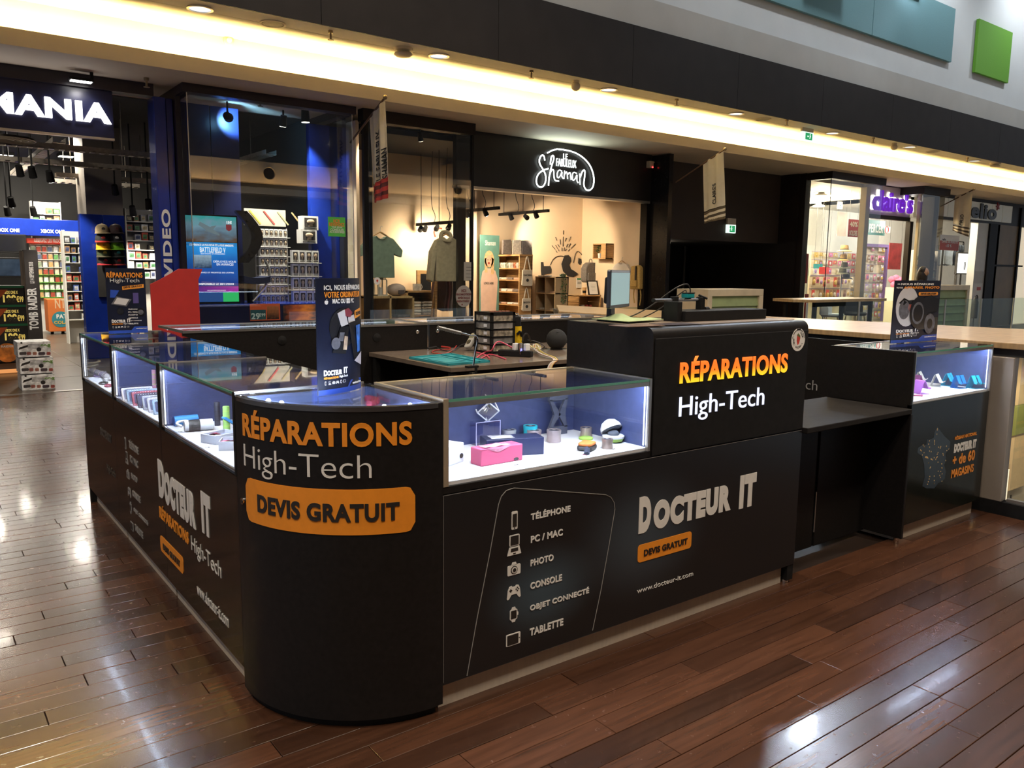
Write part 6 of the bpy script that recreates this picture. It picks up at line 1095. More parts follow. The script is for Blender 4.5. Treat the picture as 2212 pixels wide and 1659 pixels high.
# window goods on the left: shirts, crates, stacks, lantern
p = at(822, 600, 'y', 8.25); sc = (at(822, 512, 'y', 8.25).z-at(822, 602, 'y', 8.25).z)/.72; grs = mat('sage_cotton', (.26, .36, .27), .85, var=.12, scale=15, bump=.1)
shirt(lambda a, b_, d: V((p.x+a, 8.28-d, p.z+b_)), sc, grs, 'tee_shirt', 'sage green T-shirt hanging in the shop window', (p.x, 8.2, p.z))
p2_ = at(961, 608, 'y', 8.45); sc = (at(961, 512, 'y', 8.45).z-at(961, 608, 'y', 8.45).z)/.74; shirt(lambda a, b_, d: V((p2_.x+a*.72, 8.48-d-a*.3, p2_.z+b_)), sc, mat('khaki_fleece', (.36, .31, .20), .9, var=.12, scale=20, bump=.1), 'hoodie', 'khaki hooded sweatshirt hanging in the shop window', (p2_.x, 8.4, p2_.z), hood=True, th=.12)
def openbox(u0, v0, u1, v1, y, dep, lab, div=2, m=pine):
    x0, x1, z0, z1 = ry(u0, v0, u1, v1, y); t = thing('pine_box', lab, 'shelf', ((x0+x1)/2, y, 0)); B().box(x0, x1, y, y+dep, z1-.03, z1).ob('top_board', m, t); B().box(x0, x0+.03, y, y+dep, 0, z1).ob('side_panel', m, t); B().box(x1-.03, x1, y, y+dep, 0, z1).ob('side_panel', m, t); B().box(x0, x1, y+dep-.02, y+dep, 0, z1).ob('back', m, t)
    for k in range(1, div): X = x0+(x1-x0)*k/div; B().box(X-.015, X+.015, y, y+dep, 0, z1).ob('divider', m, t)
    B().box(x0, x1, y, y+dep, z1-.42, z1-.4).ob('shelf_board', m, t); return x0, x1, z1
xa, xb, zt = openbox(791, 640, 895, 700, 8.15, .5, 'pine box shelf in the window with a lantern on top', 2)
for k in range(3):
    for j in range(3): X = xa+(xb-xa)*.72; B().box(X-.02, X+.2-.02*k, 8.22, 8.42, zt-.4+.04*j, zt-.365+.04*j).ob('folded_shirt', fold[(j+k) % 4], label='folded shirt in the pine box, %s from the bottom' % ORD[j], cat='clothing', group='folded shirts in the pine box', bevel=.01) if k == 0 else None
xa2, xb2, zt2 = openbox(878, 628, 940, 700, 9.0, .5, 'wooden shelf behind the pine box with stacked white shirts', 1, wood)
for k in range(2):
    for j in range(5): X = xa2+.08+k*.26; B().box(X, X+.22, 9.03, 9.28, zt2-.4+.045*j, zt2-.36+.045*j).ob('folded_shirt', fold[0 if j % 2 else 3], label='pale folded shirt, %s from the bottom of the %s stack behind the pine box' % (ORD[j], ('left', 'right')[k]), cat='clothing', group='folded shirts behind the pine box', bevel=.012)
c = V((xa+(xb-xa)*.42, 8.35, zt)); t = thing('lantern', 'white metal lantern standing on the pine box', 'lantern', c); wm_ = mat('white_metal', (.7, .66, .56), .4, var=.05)
for sx in (-1, 1):
    for sy in (-1, 1): B().box(c.x+sx*.07-.008, c.x+sx*.07+.008, c.y+sy*.07-.008, c.y+sy*.07+.008, zt, zt+.24).ob('post', wm_, t)
B().box(c.x-.085, c.x+.085, c.y-.085, c.y+.085, zt, zt+.02).ob('base', wm_, t); B().lathe([(.11, .24), (.1, .26), (.05, .30), (.02, .31), (.02, .33)], c, 4).ob('roof', wm_, t); B().cyl((c.x, c.y, zt+.02), (c.x, c.y, zt+.13), .03).ob('candle', paper, t)
c = V((xa+(xb-xa)*.72, 8.3, zt)); t = thing('pouf_bag', 'soft grey-pink bag lying on the pine box', 'bag', c); b = B(); b.ball(c+V((0, 0, .09)), .13, 16, (1.2, .8, .75)); b.ob('body', mat('soft_bag', (.50, .40, .34), .8, var=.1, scale=20), t, smooth=True); B().box(c.x-.02, c.x+.08, c.y-.112, c.y-.1, zt+.03, zt+.09).ob('label_patch', mat('leather_patch', (.12, .09, .08), .6), t)
for k, (u, v, c_) in enumerate(((905, 618, (.7, .66, .6)), (897, 621, (.68, .62, .52)))):
    q = at(u, v+4, 'y', 9.1); t = thing('mug', ('white printed mug on the wooden shelf, right one of the pair', 'white printed mug on the wooden shelf, left one of the pair')[k], 'mug', (q.x, 9.1, zt2)); B().lathe([(.04, 0), (.043, .11), (.038, .11), (.036, .015)], (q.x, 9.1, zt2), 14).ob('cup', mugm[0], t, smooth=True); B().tube([(q.x+.042, 9.1, zt2+.09), (q.x+.075, 9.1, zt2+.06), (q.x+.042, 9.1, zt2+.03)], .007, 5, 1).ob('handle', mugm[0], t)
p = at(926, 610, 'y', 9.6); t = thing('framed_screen', 'wooden frame around a dark panel at the back of the shop', 'picture frame', (p.x, 9.6, 1)); x0, x1, z0, z1 = ry(901, 584, 938, 640, 9.7); B().box(x0, x1, 9.7, 9.74, z0, z1).ob('frame', wood, t, bevel=.006); [B().box(X, X+.04, 9.71, 9.74, 0, z0+.02).ob('leg', wood, t) for X in (x0+.02, x1-.06)]; B().box(x0+.07, x1-.07, 9.692, 9.7, z0+.07, z1-.06).ob('panel', blkm, t)
# rail of hanging tops
rx0, rx1, rz0, rz1 = ry(944, 600, 986, 690, 8.8); t = thing('clothes_rail', 'leaning wooden clothes rail in the window', 'clothes rail', ((rx0+rx1)/2, 8.8, 0)); B().cyl((rx0, 8.8, rz1+.02), (rx1+.1, 8.8, rz1+.02), .015).ob('rail', wood, t)
for X, s_ in ((rx0, -.12), (rx1+.1, .12)): B().cyl((X, 8.8, rz1+.05), (X+s_, 8.7, 0), .02).ob('leg', wood, t); B().cyl((X, 8.8, rz1+.05), (X+s_, 8.95, 0), .02).ob('leg', wood, t)
for k, c_ in enumerate(((.12, .06, .05), (.25, .08, .07), (.6, .48, .40), (.68, .55, .46), (.72, .62, .54), (.66, .5, .42))):
    X = rx0+.03+k*(rx1-rx0)/6; t = thing('blouse', ('dark brown top at the left end of the clothes rail', 'red-brown top on the clothes rail', 'blush pink top on the clothes rail, third from the left', 'blush pink top on the clothes rail, fourth from the left', 'cream top on the clothes rail', 'pink top at the right end of the clothes rail')[k], 'clothing', (X, 8.8, rz0)); B().sheet(5, 6, lambda a, b_, X=X: (V((X+.02*sin(9*a+5*b_), 8.6+.4*a, rz1-.03-(rz1-rz0)*.72*b_-.02*sin(6*a))), V((1, 0, 0))), .03).ob('cloth', mat('top_%d' % k, c_, .85, var=.1, scale=15), t, smooth=True); B().tube([(X, 8.68, rz1-.03), (X, 8.8, rz1+.01), (X, 8.92, rz1-.03)], .007, 5).ob('hanger', wood, t)
# stickers on the glass
t = thing('window_sticker', 'round grey promotion sticker on the shop window', 'sticker', (5.2, SY, 1)); p = at(1002, 640, 'y', SY-.004); rr = .155; B().prism([(p.x+rr*.92*cos(2*pi*i/30), p.z+rr*1.05*sin(2*pi*i/30)) for i in range(30)], lambda a, b_, d: V((a, SY-d, b_)), .003).ob('disc', mat('grey_sticker', (.34, .31, .28), .6), t)
brn = mat('brown_ink', (.16, .03, .03), .5); u0 = 1002
for s, v, w_, h in (('ICI', 631, 10, 6), ('PROMOTION', 638.5, 34, 5), ('SPÉCIALE', 646, 26, 6), ('RENTRÉE !', 653, 29, 6)): txtY(s, u0-w_/2, v, u0+w_/2, v-h, SY-.004, t, brn, .03)
B().prism(circ(at(998, 658, 'y', SY).x, at(998, 658, 'y', SY).z, .012, 10), lambda a, b_, d: V((a, SY-.003-d, b_)), .002).ob('dot', brn, t)
t, x0, x1, z0, z1 = flatposter(1002, 566, 1023, 606, SY-.001, 'window_notice', 'grey paper notice taped on the shop window', 'notice', mat('grey_notice', (.36, .34, .30), .6), .003)
for k in range(5): B().box(x0+.04, x1-.04, SY-.006, SY-.004, z1-.08-.05*k, z1-.075-.05*k).ob('print_line', ink, t)
p = at(815, 607, 'y', SY-.004); t = thing('window_sticker', 'small round white sticker with red emblem on the shop window', 'sticker', (p.x, SY, p.z)); B().prism(circ(p.x, p.z, .052, 22), lambda a, b_, d: V((a, SY-d, b_)), .003).ob('disc', paper, t); B().prism([(p.x-.015, p.z), (p.x, p.z-.022), (p.x+.016, p.z+.005), (p.x+.01, p.z+.02), (p.x-.01, p.z+.018)], lambda a, b_, d: V((a, SY-.003-d, b_)), .002).ob('emblem', redm, t)
# ---- flags on slanting poles (cloth hangs in planes x = const)
def flag(x, base, tip, c0, c1, b0, b1, words, lab, stripe, sm, y_off=0):
    P = lambda q: at(*q, 'x', x); pb, pt = P(base), P(tip); t = thing('banner_flag', lab, 'flag', pb); B().cyl(pb, pt, .014, n=8).ob('pole', mat('pole_brown', (.12, .06, .03), .4), t); B().ball(pt, .03, 10).ob('finial', brass, t, smooth=True)
    q = [P(c0), P(c1), P(b1), P(b0)]
    def F(a, b_): s = q[0].lerp(q[1], a); e = q[3].lerp(q[2], a); v_ = s.lerp(e, b_); v_.x += .02*sin(a*7+b_*2)*b_+.015*sin(a*15); return v_
    sp = 1-stripe
    B().sheet(14, 12, lambda a, b_: (F(a, b_*sp), V((-1, 0, 0))), .004).ob('cloth', mat('flag_cream', (.66, .58, .44), .85, var=.04), t, smooth=True)
    for k in range(5):
        m = sm[k % 2]; f0 = sp+stripe*k/5; f1 = sp+stripe*(k+1)/5; B().sheet(14, 2, lambda a, b_: (F(a, min(1, f0+(f1-f0)*b_+(.02*(1-a) if k < 4 else 0))), V((-1, 0, 0))), .004).ob('stripe', m, t, smooth=True)
    for s, a0, f0, f1, ht in words:
        vs, fs = flat(s, .03); mx = max(p.x for p in vs); my = max(p.y for p in vs)
        b = B(); b.v = [F(a0-ht*(p.y/my), f1+(f0-f1)*p.x/mx)+V((-.008-.002*(p.z+.5), 0, 0)) for p in vs]; b.f = list(fs); b.ob('lettering', ink, t)
s_dk = mat('stripe_dark', (.10, .02, .02), .8); s_rd = mat('stripe_red', (.5, .05, .04), .8); s_br = mat('stripe_brown', (.07, .05, .03), .8); s_cr = _M.get('flag_cream') or mat('flag_cream', (.66, .58, .44), .85, var=.04)
flag(3.8, (757, 308), (832, 210), (799, 254), (831, 215), (807, 438), (836, 427), (('LE FABULEUX', .62, .24, .79, .22), ('SHAMAN', .98, .48, .79, .22)), 'cream banner flag with vertical black letters and red striped hem', .22, (s_rd, s_dk))
flag(10.1, (1460, 394), (1566, 322), (1519, 353), (1562, 325), (1520, 483), (1566, 472), (("CLAIRE'S", .62, .42, .74, .17),), 'cream banner flag with brown striped hem beside the dark corridor', .2, (s_br, s_cr))
flag(20.3, (2032, 446), (2104, 409), (2063, 424), (2101, 411), (2057, 498), (2092, 512), (('CELIO', .62, .52, .80, .2),), 'far cream banner flag in front of the clothes shop', .2, (s_br, s_cr))

# ================================================================== DARK CORRIDOR
st(B().box(10.05, 14.4, 8.45, 8.55, 2.12, 3.6), 'wall_corridor', mat('corridor_brown', (.05, .037, .029), .7, var=.1, scale=2, spec=.2)); st(B().box(10.05, 10.1, 8.3, 11, 0, 3.6).box(14.35, 14.4, 8.0, 11, 0, 3.6), 'wall_side', dark)
st(B().box(10.1, 14.35, 8.55, 11.1, 2.12, 2.2), 'ceiling', shopdk); cb = st(B().box(10.1, 14.35, 11, 11.1, 0, 2.2), 'wall_back', blkm)
d1 = st(B().box(at(1480, 600, 'y', 10.95).x, at(1545, 600, 'y', 10.95).x, 10.94, 11, 0, 2.1), 'door_1', mat('black_door', (.01, .009, .009), .4)); B().box(at(1478, 600, 'y', 10.9).x, at(1478, 600, 'y', 10.9).x+.02, 10.9, 10.94, 0, 2.1).ob('edge_strip', alu, d1); x = at(1538, 600, 'y', 10.9).x; B().box(x-.06, x+.06, 10.9, 10.94, .98, 1.2).ob('lock_plate', alu, d1); B().cyl((x, 10.86, 1.1), (x, 10.94, 1.1), .02).ob('knob', chrome, d1); x = at(1512, 541, 'y', 10.9).x; B().box(x-.3, x+.3, 10.9, 10.94, at(1512, 541, 'y', 10.9).z-.02, at(1512, 541, 'y', 10.9).z+.02).ob('closer', dgrey, d1)
d2 = st(B().box(at(1560, 600, 'y', 10.95).x, 14.2, 10.94, 11, 0, 2.1), 'door_2', _M['black_door']); x = at(1655, 585, 'y', 10.9).x; B().box(x-.16, x+.16, 10.92, 10.94, 1.2, 1.5).ob('vent_plate', dgrey, d2)
for u, v, lab in ((1502, 572, 'small red sign on the dark corridor door'), (1676, 614, 'small red alarm box on the dark corridor wall')):
    p = at(u, v, 'y', 10.9); t = thing('fire_sign', lab, 'sign', p); B().box(p.x-.08, p.x+.08, 10.9, 10.94, p.z-.06, p.z+.06).ob('plate', mat('fire_red', (.30, .03, .02), .5), t, bevel=.004); B().box(p.x-.03, p.x+.03, 10.896, 10.9, p.z-.03, p.z+.03).ob('symbol', paper, t)
a = at(1571, 503, 'y', 8.38); c = at(1590, 486, 'y', 8.38); exitsign(a.x, c.x, a.z, c.z, 8.38, 'lit exit sign on the dark corridor wall', c.z+.13, True)
t = thing('corridor_lamp', 'faint ceiling lamp inside the dark corridor', 'ceiling light', (12, 9.6, 2.1)); B().cyl((12, 9.6, 2.08), (12, 9.6, 2.12), .1).ob('disc', em('dim_disc', (1, .85, .6), 1), t); lamp(t, 'POINT', (12, 9.6, 2.0), 3, (1, .8, .6), size=.1)

# ================================================================== ACCESSORY SHOP (purple sign)
cwall = mat('accessory_cream_wall', (.74, .66, .50), .7, var=.04)
st(B().box(14.4, 14.58, 7.85, 8.3, 0, 3.6), 'wall_pillar', dark); CX0, CX1, CY = 14.5, 16.3, 7.32
st(B().box(CX0-.05, CX1+.3, CY-.05, CY+.1, 3.45, 3.6).box(CX0-.05, CX0+.08, CY+.1, 7.95, 3.45, 3.6), 'trim_12', dark)
w3 = st(B().box(CX0, CX1+.25, CY, CY+.012, .02, 3.45), 'window_3', shopglz); B().box(CX0-.005, CX0+.005, CY+.012, 7.9, .02, 3.45).ob('side_pane', shopglz, w3); B().box(CX0-.006, CX0+.006, CY-.006, CY+.006, .02, 3.45).ob('edge_seal', ink, w3); x = at(1866, 500, 'y', 8.0).x; B().box(x-.08, x+.1, 7.95, 8.1, 0, 3.5).ob('post', mat('champagne_post', (.55, .45, .3), .4, .3), w3)
st(B().box(14.5, 24, 12.6, 12.7, 0, 3.6), 'wall_back', cwall); st(B().box(14.4, 14.5, 8.3, 12.6, 0, 3.6), 'wall_left', cwall); st(B().box(14.4, 21, 8.1, 12.7, 3.5, 3.6), 'ceiling', cwall)
sx0 = at(1866, 430, 'y', 8).x; sx1 = 18.6; zs0 = at(1920, 466, 'y', 8).z
t = thing('shop_sign', 'purple shop name with white glowing edges on a cream fascia', 'sign', ((sx0+sx1)/2, 8, zs0)); B().box(sx0+.05, sx1+.55, 8.0, 8.1, zs0, 3.58).ob('fascia', mat('fascia_cream', (.62, .54, .42), .6, var=.03), t); B().box(sx0+.05, sx1+.55, 7.98, 8.1, zs0-.09, zs0).ob('lower_beam', dark, t)
pp = mat('purple_letter', (.10, .01, .38), .4, emit=(.16, .015, .55), es=.7); text("claire's", planeY(at(1878, 450, 'y', 7.98).x-.05, at(1878, 452, 'y', 7.98).z+.0, 7.985), at(1968, 440, 'y', 7.98).x-at(1878, 440, 'y', 7.98).x+.1, .50, t, em('halo_white', (1, .97, 1), 3), .05, .01, 'halo'); text("claire's", planeY(at(1886, 450, 'y', 7.9).x-.02, at(1886, 452, 'y', 7.9).z-.02, 7.92), at(1969, 440, 'y', 7.9).x-at(1886, 440, 'y', 7.9).x+.04, .50, t, pp, .025, .06)
acc = [('pink', (.6, .16, .3)), ('lilac', (.36, .28, .5)), ('gold', (.55, .38, .12)), ('white', (.7, .66, .6)), ('red', (.5, .06, .06)), ('brown', (.25, .14, .08)), ('silver', (.45, .45, .48))]
def slatwall(u0, v0, u1, v1, y, rows, cols, lab, wlab, grp, pal, seed):
    rs = random.Random(seed); x0, x1, z0, z1 = ry(u0, v0, u1, v1, y); t = thing('slat_wall', wlab, 'shelf', ((x0+x1)/2, y, 0)); B().box(x0, x1, y+.04, y+.08, 0, z1).ob('panel', cwall, t); h = (z1-z0)/rows; w_ = (x1-x0)/cols
    for r in range(rows+1): B().box(x0, x1, y+.03, y+.04, z0+r*h-.006, z0+r*h+.006).ob('slat', mat('slat_lilac', (.42, .36, .52), .5), t, recalc=False)
    for r in range(rows):
        for k in range(cols):
            if rs.random() < .1: continue
            nm, c_ = pal[rs.randrange(len(pal))]; X = x0+(k+.5)*w_; Z = z0+(r+.9)*h; hh = h*rs.uniform(.45, .8); ww = w_*rs.uniform(.3, .42)
            o = thing('hanging_pack', lab % nm+', '+pos(r, rows, k), 'accessory', (X, y, Z-hh), grp); B().box(X-ww, X+ww, y-.05, y-.04, Z-hh, Z).ob('card', mat('acc_card_'+nm, c_, .5, var=.4, scale=20), o, recalc=False); B().ball((X, y-.055, Z-hh*.55), min(ww, hh*.3), 6, (1, .4, 1)).ob('trinket', mat('acc_trinket_%d' % rs.randrange(5), [(.55, .4, .15), (.5, .1, .2), (.2, .1, .1), (.6, .58, .55), (.3, .2, .45)][rs.randrange(5)], .3, .3), o); B().cyl((X, y-.05, Z+.005), (X, y+.03, Z+.01), .004, n=5).ob('hook', chrome, o)
slatwall(1752, 545, 1852, 660, 11.8, 7, 10, '%s accessory card on the slat wall', 'cream slat wall full of accessories behind the corner window', 'accessories on the left slat wall', acc, 1); slatwall(1866, 530, 1912, 690, 11.2, 8, 6, '%s accessory card inside the door', 'purple-framed slat wall of accessories inside the door', 'accessories on the purple-framed wall', acc, 2)
t = thing('wall_frame', 'purple frame around the slat wall inside the door', 'frame', (22, 11.1, 1)); x0, x1, z0, z1 = ry(1862, 527, 1918, 612, 11.1); pf = mat('purple_frame', (.16, .10, .26), .5)
for bx in ((x0, x1, 11.1, 11.18, z1-.09, z1), (x1-.09, x1, 11.1, 11.18, z0-1.2, z1-.09)): B().box(*bx).ob('bar', pf, t)
rs = random.Random(9)
slatwall(1750, 596, 1840, 650, 10.4, 2, 12, '%s hair accessory in the low display', 'low dense display of hair accessories in the corner window', 'hair accessories in the lower display', [('red', (.5, .06, .06)), ('pink', (.6, .2, .32)), ('brown', (.25, .14, .08)), ('cream', (.7, .6, .45))], 4)
hatm = [mat('straw_light', (.62, .44, .2), .8, var=.25, scale=60), mat('straw_gold', (.55, .38, .14), .8, var=.25, scale=60), mat('felt_grey', (.18, .19, .16), .9, var=.15), mat('felt_olive', (.12, .12, .08), .9, var=.15), mat('felt_dark', (.06, .055, .06), .9, var=.15)]
c0 = at(1822, 530, 'y', 9.4); t = thing('hat_tree', 'slim hat tree in the corner window', 'hat stand', (c0.x, 9.4, 0)); B().cyl((c0.x, 9.4, 0), (c0.x, 9.4, c0.z), .02).ob('pole', chrome, t); B().lathe([(.2, 0), (.2, .02), (.03, .04)], (c0.x, 9.4, 0), 18).ob('base', chrome, t)
for k, (u, v, r, lab) in enumerate(((1824, 541, .19, 'wide straw hat on top of the hat tree'), (1822, 561, .15, 'golden straw hat second on the hat tree'), (1824, 578, .15, 'grey hat in the middle of the hat tree'), (1820, 590, .17, 'olive hat low on the hat tree'), (1828, 600, .16, 'dark hat at the bottom of the hat tree'))):
    c = at(u, v, 'y', 9.35); t = thing('hat', lab, 'hat', c, 'hats on the hat tree'); B().lathe([(r*.55, .02), (r, -.02), (r*1.02, -.03), (r*.9, -.01), (r*.55, .0)], c, 20).ob('brim', hatm[k], t, smooth=True); B().lathe([(r*.56, 0), (r*.54, .09), (r*.45, .14), (r*.2, .135), (.001, .13)], c, 20).ob('crown', hatm[k], t, smooth=True); B().lathe([(r*.565, .01), (r*.56, .04), (r*.57, .04), (r*.575, .01)], c, 20).ob('band', ink, t, smooth=True)
rd = mat('sale_red', (.45, .03, .03), .5)
def poster2(u0, v0, u1, v1, y, lab, m, words=(), wm=None):
    t, x0, x1, z0, z1 = flatposter(u0, v0, u1, v1, y, 'shop_poster', lab, 'poster', m); n = len(words)
    if y > 8.2: [B().cyl((X, y-.005, z1-.01), (X, y-.005, 3.5), .003, n=5).ob('cord', ink, t) for X in (x0+.03, x1-.03)]
    for k, s in enumerate(words): text(s, planeY(x0+(x1-x0)*.1, z1-(z1-z0)*(k+.85)/n, y-.016), (x1-x0)*.8, (z1-z0)*.6/n, t, wm or paper, .03)
    return t
for i, (v0, v1) in enumerate(((462, 528), (548, 612), (635, 695))): poster2(1737, v0, 1744, v1, 7.88, ('narrow red poster strip on the dark pillar, top one', 'narrow red poster strip on the dark pillar, middle one', 'narrow red poster strip on the dark pillar, bottom one')[i], rd)
poster2(1808, 458, 1828, 510, 11.5, 'pale fashion poster with a pink figure high on the accessory shop wall', mat('poster_pale', (.66, .52, .42), .6, var=.3, scale=2)); poster2(1832, 474, 1853, 512, 8.6, 'red and cream price poster in the corner window', rd, ('40%', 'SOLDES')); poster2(1872, 476, 1911, 508, 11.0, 'teal board with pale letters inside the accessory shop door', mat('teal_board', (.02, .16, .14), .5), ('PERCER',)); poster2(1919, 525, 1946, 582, 10.5, 'dark red poster with pale outline drawings by the door', mat('dark_red_poster', (.30, .03, .03), .5, var=.4, scale=4)); t = poster2(1911, 490, 1922, 503, 10.9, 'round no-entry pictogram on white beside the teal board', paper); p = at(1916.5, 496.5, 'y', 10.87); B().tube([(p.x+.1*cos(2*pi*i/20), 10.88, p.z+.1*sin(2*pi*i/20)) for i in range(20)], .012, 5, closed=True).ob('ring', rd, t); poster2(1757, 570, 1776, 580, 10.9, 'small teal offer card left of the hats', mat('teal_card', (.03, .25, .27), .5)); poster2(1769, 577, 1790, 592, 10.7, 'small red offer card left of the hats', rd)
t = thing('plush_toy', 'pink plush toy heap by the accessory shop door', 'toy', at(1932, 612, 'y', 10.0)); b = B(); c = at(1932, 606, 'y', 10.0); [b.ball(c+V((rs.uniform(-.16, .16), rs.uniform(-.1, .1), rs.uniform(-.16, .16))), .1, 10) for _ in range(7)]; B().box(c.x-.2, c.x+.2, 9.85, 10.15, 0, c.z-.2).ob('pedestal', cwall, t); b.ob('body', mat('pink_plush', (.65, .18, .3), .95, var=.2), t, smooth=True)
for i, (u, v, y) in enumerate(((1774, 423, 9.4), (1818, 428, 10), (1768, 446, 10.5))):
    c = at(u, v, 'y', y); t = thing('ceiling_lamp', ('white dome ceiling lamp in the corner window', 'flat white ceiling lamp deeper in the corner window', 'small white ceiling lamp at the back of the corner window')[i], 'ceiling light', c); B().lathe([(.17, 0), (.15, .03), (.08, .06), (.05, .14), (.001, .14)], c, 18).ob('dome', white, t, smooth=True); B().cyl(c-V((0, 0, .004)), c, .14).ob('disc', em('lamp_disc_warm', (1, .9, .68), 18), t); B().cyl(c+V((0, 0, .14)), (c.x, c.y, 3.5), .01, n=6).ob('stem', white, t)
    lamp(t, 'POINT', c-V((0, 0, .12)), 150, (1, .86, .60), size=.12)
for i, (x, y) in enumerate(((18.3, 9.6), (19.6, 11.2), (17, 11.4))): t = thing('ceiling_lamp', ('square ceiling lamp just inside the accessory shop door', 'square ceiling lamp at the back of the accessory shop', 'square ceiling lamp over the hats')[i], 'ceiling light', (x, y, 3.5)); B().box(x-.2, x+.2, y-.2, y+.2, 3.47, 3.5).ob('disc', em('lamp_disc_warm', (1, .9, .68), 18), t); lamp(t, 'POINT', (x, y, 3.3), 160, (1, .86, .60), size=.2)
a = at(1812, 443, 'y', 10.5); exitsign(a.x, a.x+.2, a.z-.1, a.z+.03, 10.5, 'tiny green exit sign inside the accessory shop', 3.5)
dk = st(B().box(sx0+2.2, sx0+2.35, 7.98, 8.1, 0, zs0-.09), 'trim_13', dark)

# ================================================================== CLOTHES SHOP AT THE RIGHT
GX0, GX1, GY = 18.65, 19.75, 7.45
st(B().box(GX0-.05, GX1+.15, GY-.05, GY+.6, 3.42, 3.6), 'trim_14', dark); w4 = st(B().box(GX0, GX1, GY, GY+.012, 0, 3.42), 'window_4', glass('mirror_glass', (.6, .58, .54), .12)); B().box(GX0-.006, GX0+.006, GY+.012, 7.58, 0, 3.42).ob('side_pane', shopglz, w4); B().box(GX0+.0, GX0+.07, GY+.06, GY+.12, 0, 3.42).ob('post', mat('champagne_post2', (.6, .48, .3), .35, .4), w4); B().box(GX1-.1, GX1+.12, GY+.2, GY+.5, 0, 3.42).ob('post', dgrey, w4)
st(B().box(19.7, 34, 8.05, 8.2, 2.95, 3.6), 'wall_fascia', dark)
t = thing('shop_sign', 'clothes shop name in dark letters on pale lit tiles, half behind a flag', 'sign', (22, 8, 3))
x = 19.8
while x < 24.6:
    B().box(x, x+.62, 8.0, 8.05, 3.02, 3.5).ob('tile', mat('sign_tile', (.55, .53, .46), .5, emit=(.5, .48, .4), es=.12), t, bevel=.004); x += .66
text('celio', planeY(at(2080, 460, 'y', 7.98).x, 3.05, 7.99), at(2152, 460, 'y', 7.98).x-at(2080, 460, 'y', 7.98).x, .42, t, ink, .04, .03); p = at(2156, 446, 'y', 7.97); B().prism([(p.x+(.12 if i % 2 else .05)*cos(pi*i/5), p.z+(.12 if i % 2 else .05)*sin(pi*i/5)) for i in range(10)], lambda a, b_, d: V((a, 7.99-d, b_)), .03).ob('star', mat('star_red', (.35, .03, .03), .5), t)
wwall = mat('clothes_shop_white', (.74, .73, .68), .7, var=.03); st(B().box(19.8, 34, 12.5, 12.6, 0, 3.6), 'wall_back', wwall); st(B().box(19.8, 34, 8.2, 12.6, 3.5, 3.6), 'ceiling', wwall)
x = at(2120, 560, 'y', 8.1).x; st(B().box(x-.5, x+.9, 8.05, 8.25, 0, 2.95), 'wall_panel', wwall); xw1 = at(2150, 560, 'y', 8.0).x; xw2 = at(2200, 560, 'y', 8.0).x
st(B().box(xw1-.5, xw1, 8.0, 8.2, 0, 2.95).box(xw2-.08, xw2+.02, 8.0, 8.2, 0, 3.5), 'trim_15', blkm); st(B().box(xw1, xw2-.08, 8.05, 8.15, 0, 2.95), 'door_3', mat('brown_shutter', (.20, .13, .06), .5, var=.2, scale=2))
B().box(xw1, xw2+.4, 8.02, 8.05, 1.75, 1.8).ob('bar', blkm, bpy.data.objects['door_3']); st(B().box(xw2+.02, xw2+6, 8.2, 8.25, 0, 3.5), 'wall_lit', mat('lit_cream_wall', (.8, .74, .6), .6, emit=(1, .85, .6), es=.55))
xj = at(2045, 560, 'y', 9.6).x; xk = at(2065, 560, 'y', 9.6).x; zr = at(2055, 522, 'y', 9.6).z; t = thing('clothes_rail', 'dark clothes rail with denim jackets in the clothes shop', 'clothes rail', (xj, 9.6, 0)); B().box(xj-.3, xk+.4, 9.58, 9.62, zr, zr+.03).ob('rail', blkm, t); [B().box(X, X+.03, 9.58, 9.62, 0, zr).ob('leg', blkm, t) for X in (xj-.3, xk+.4)]
for k in range(5):
    X = xj-.15+k*.16; t = thing('denim_jacket', ('denim jacket at the left end of the clothes shop rail', 'denim jacket second from the left on the clothes shop rail', 'denim jacket in the middle of the clothes shop rail', 'denim jacket second from the right on the clothes shop rail', 'denim jacket at the right end of the clothes shop rail')[k], 'clothing', (X, 9.6, zr-.7)); B().sheet(6, 8, lambda a, b_, X=X: (V((X+.04*sin(pi*a)+.02*sin(8*b_), 9.35+.5*a, zr-.06-.12*abs(a-.5)-.62*b_)), V((1, 0, 0))), .06).ob('body', mat('denim_%d' % (k % 2), ((.16, .19, .22), (.10, .12, .15))[k % 2], .9, var=.2, scale=12), t, smooth=True); B().cyl((X+.03, 9.6, zr), (X+.03, 9.6, zr-.07), .006, n=5).ob('hanger', chrome, t)
x0, x1, z0, z1 = ry(2070, 548, 2100, 590, 9.1); t = thing('lit_display', 'white framed light panel with a small figure in the clothes shop', 'display', ((x0+x1)/2, 9.1, 0)); B().box(x0-.04, x1+.04, 9.12, 9.18, z0-.04, z1+.04).ob('frame', dgrey, t); B().box(x0, x1, 9.11, 9.12, z0, z1).ob('lit_face', em('panel_white', (1, 1, .98), 1.6), t); xm = (x0+x1)/2; B().box(xm-.05, xm+.05, 9.105, 9.11, z0+.3, z1-.25).ob('figure_print', mat('print_blue_grey', (.35, .42, .5), .5), t); B().box(xm-.05, xm-.015, 9.105, 9.11, z0+.1, z0+.3).box(xm+.015, xm+.05, 9.105, 9.11, z0+.1, z0+.3).ob('leg_print', ink, t)
for X in (x0, x1-.04): B().box(X, X+.04, 9.12, 9.18, 0, z0).ob('leg', dgrey, t)
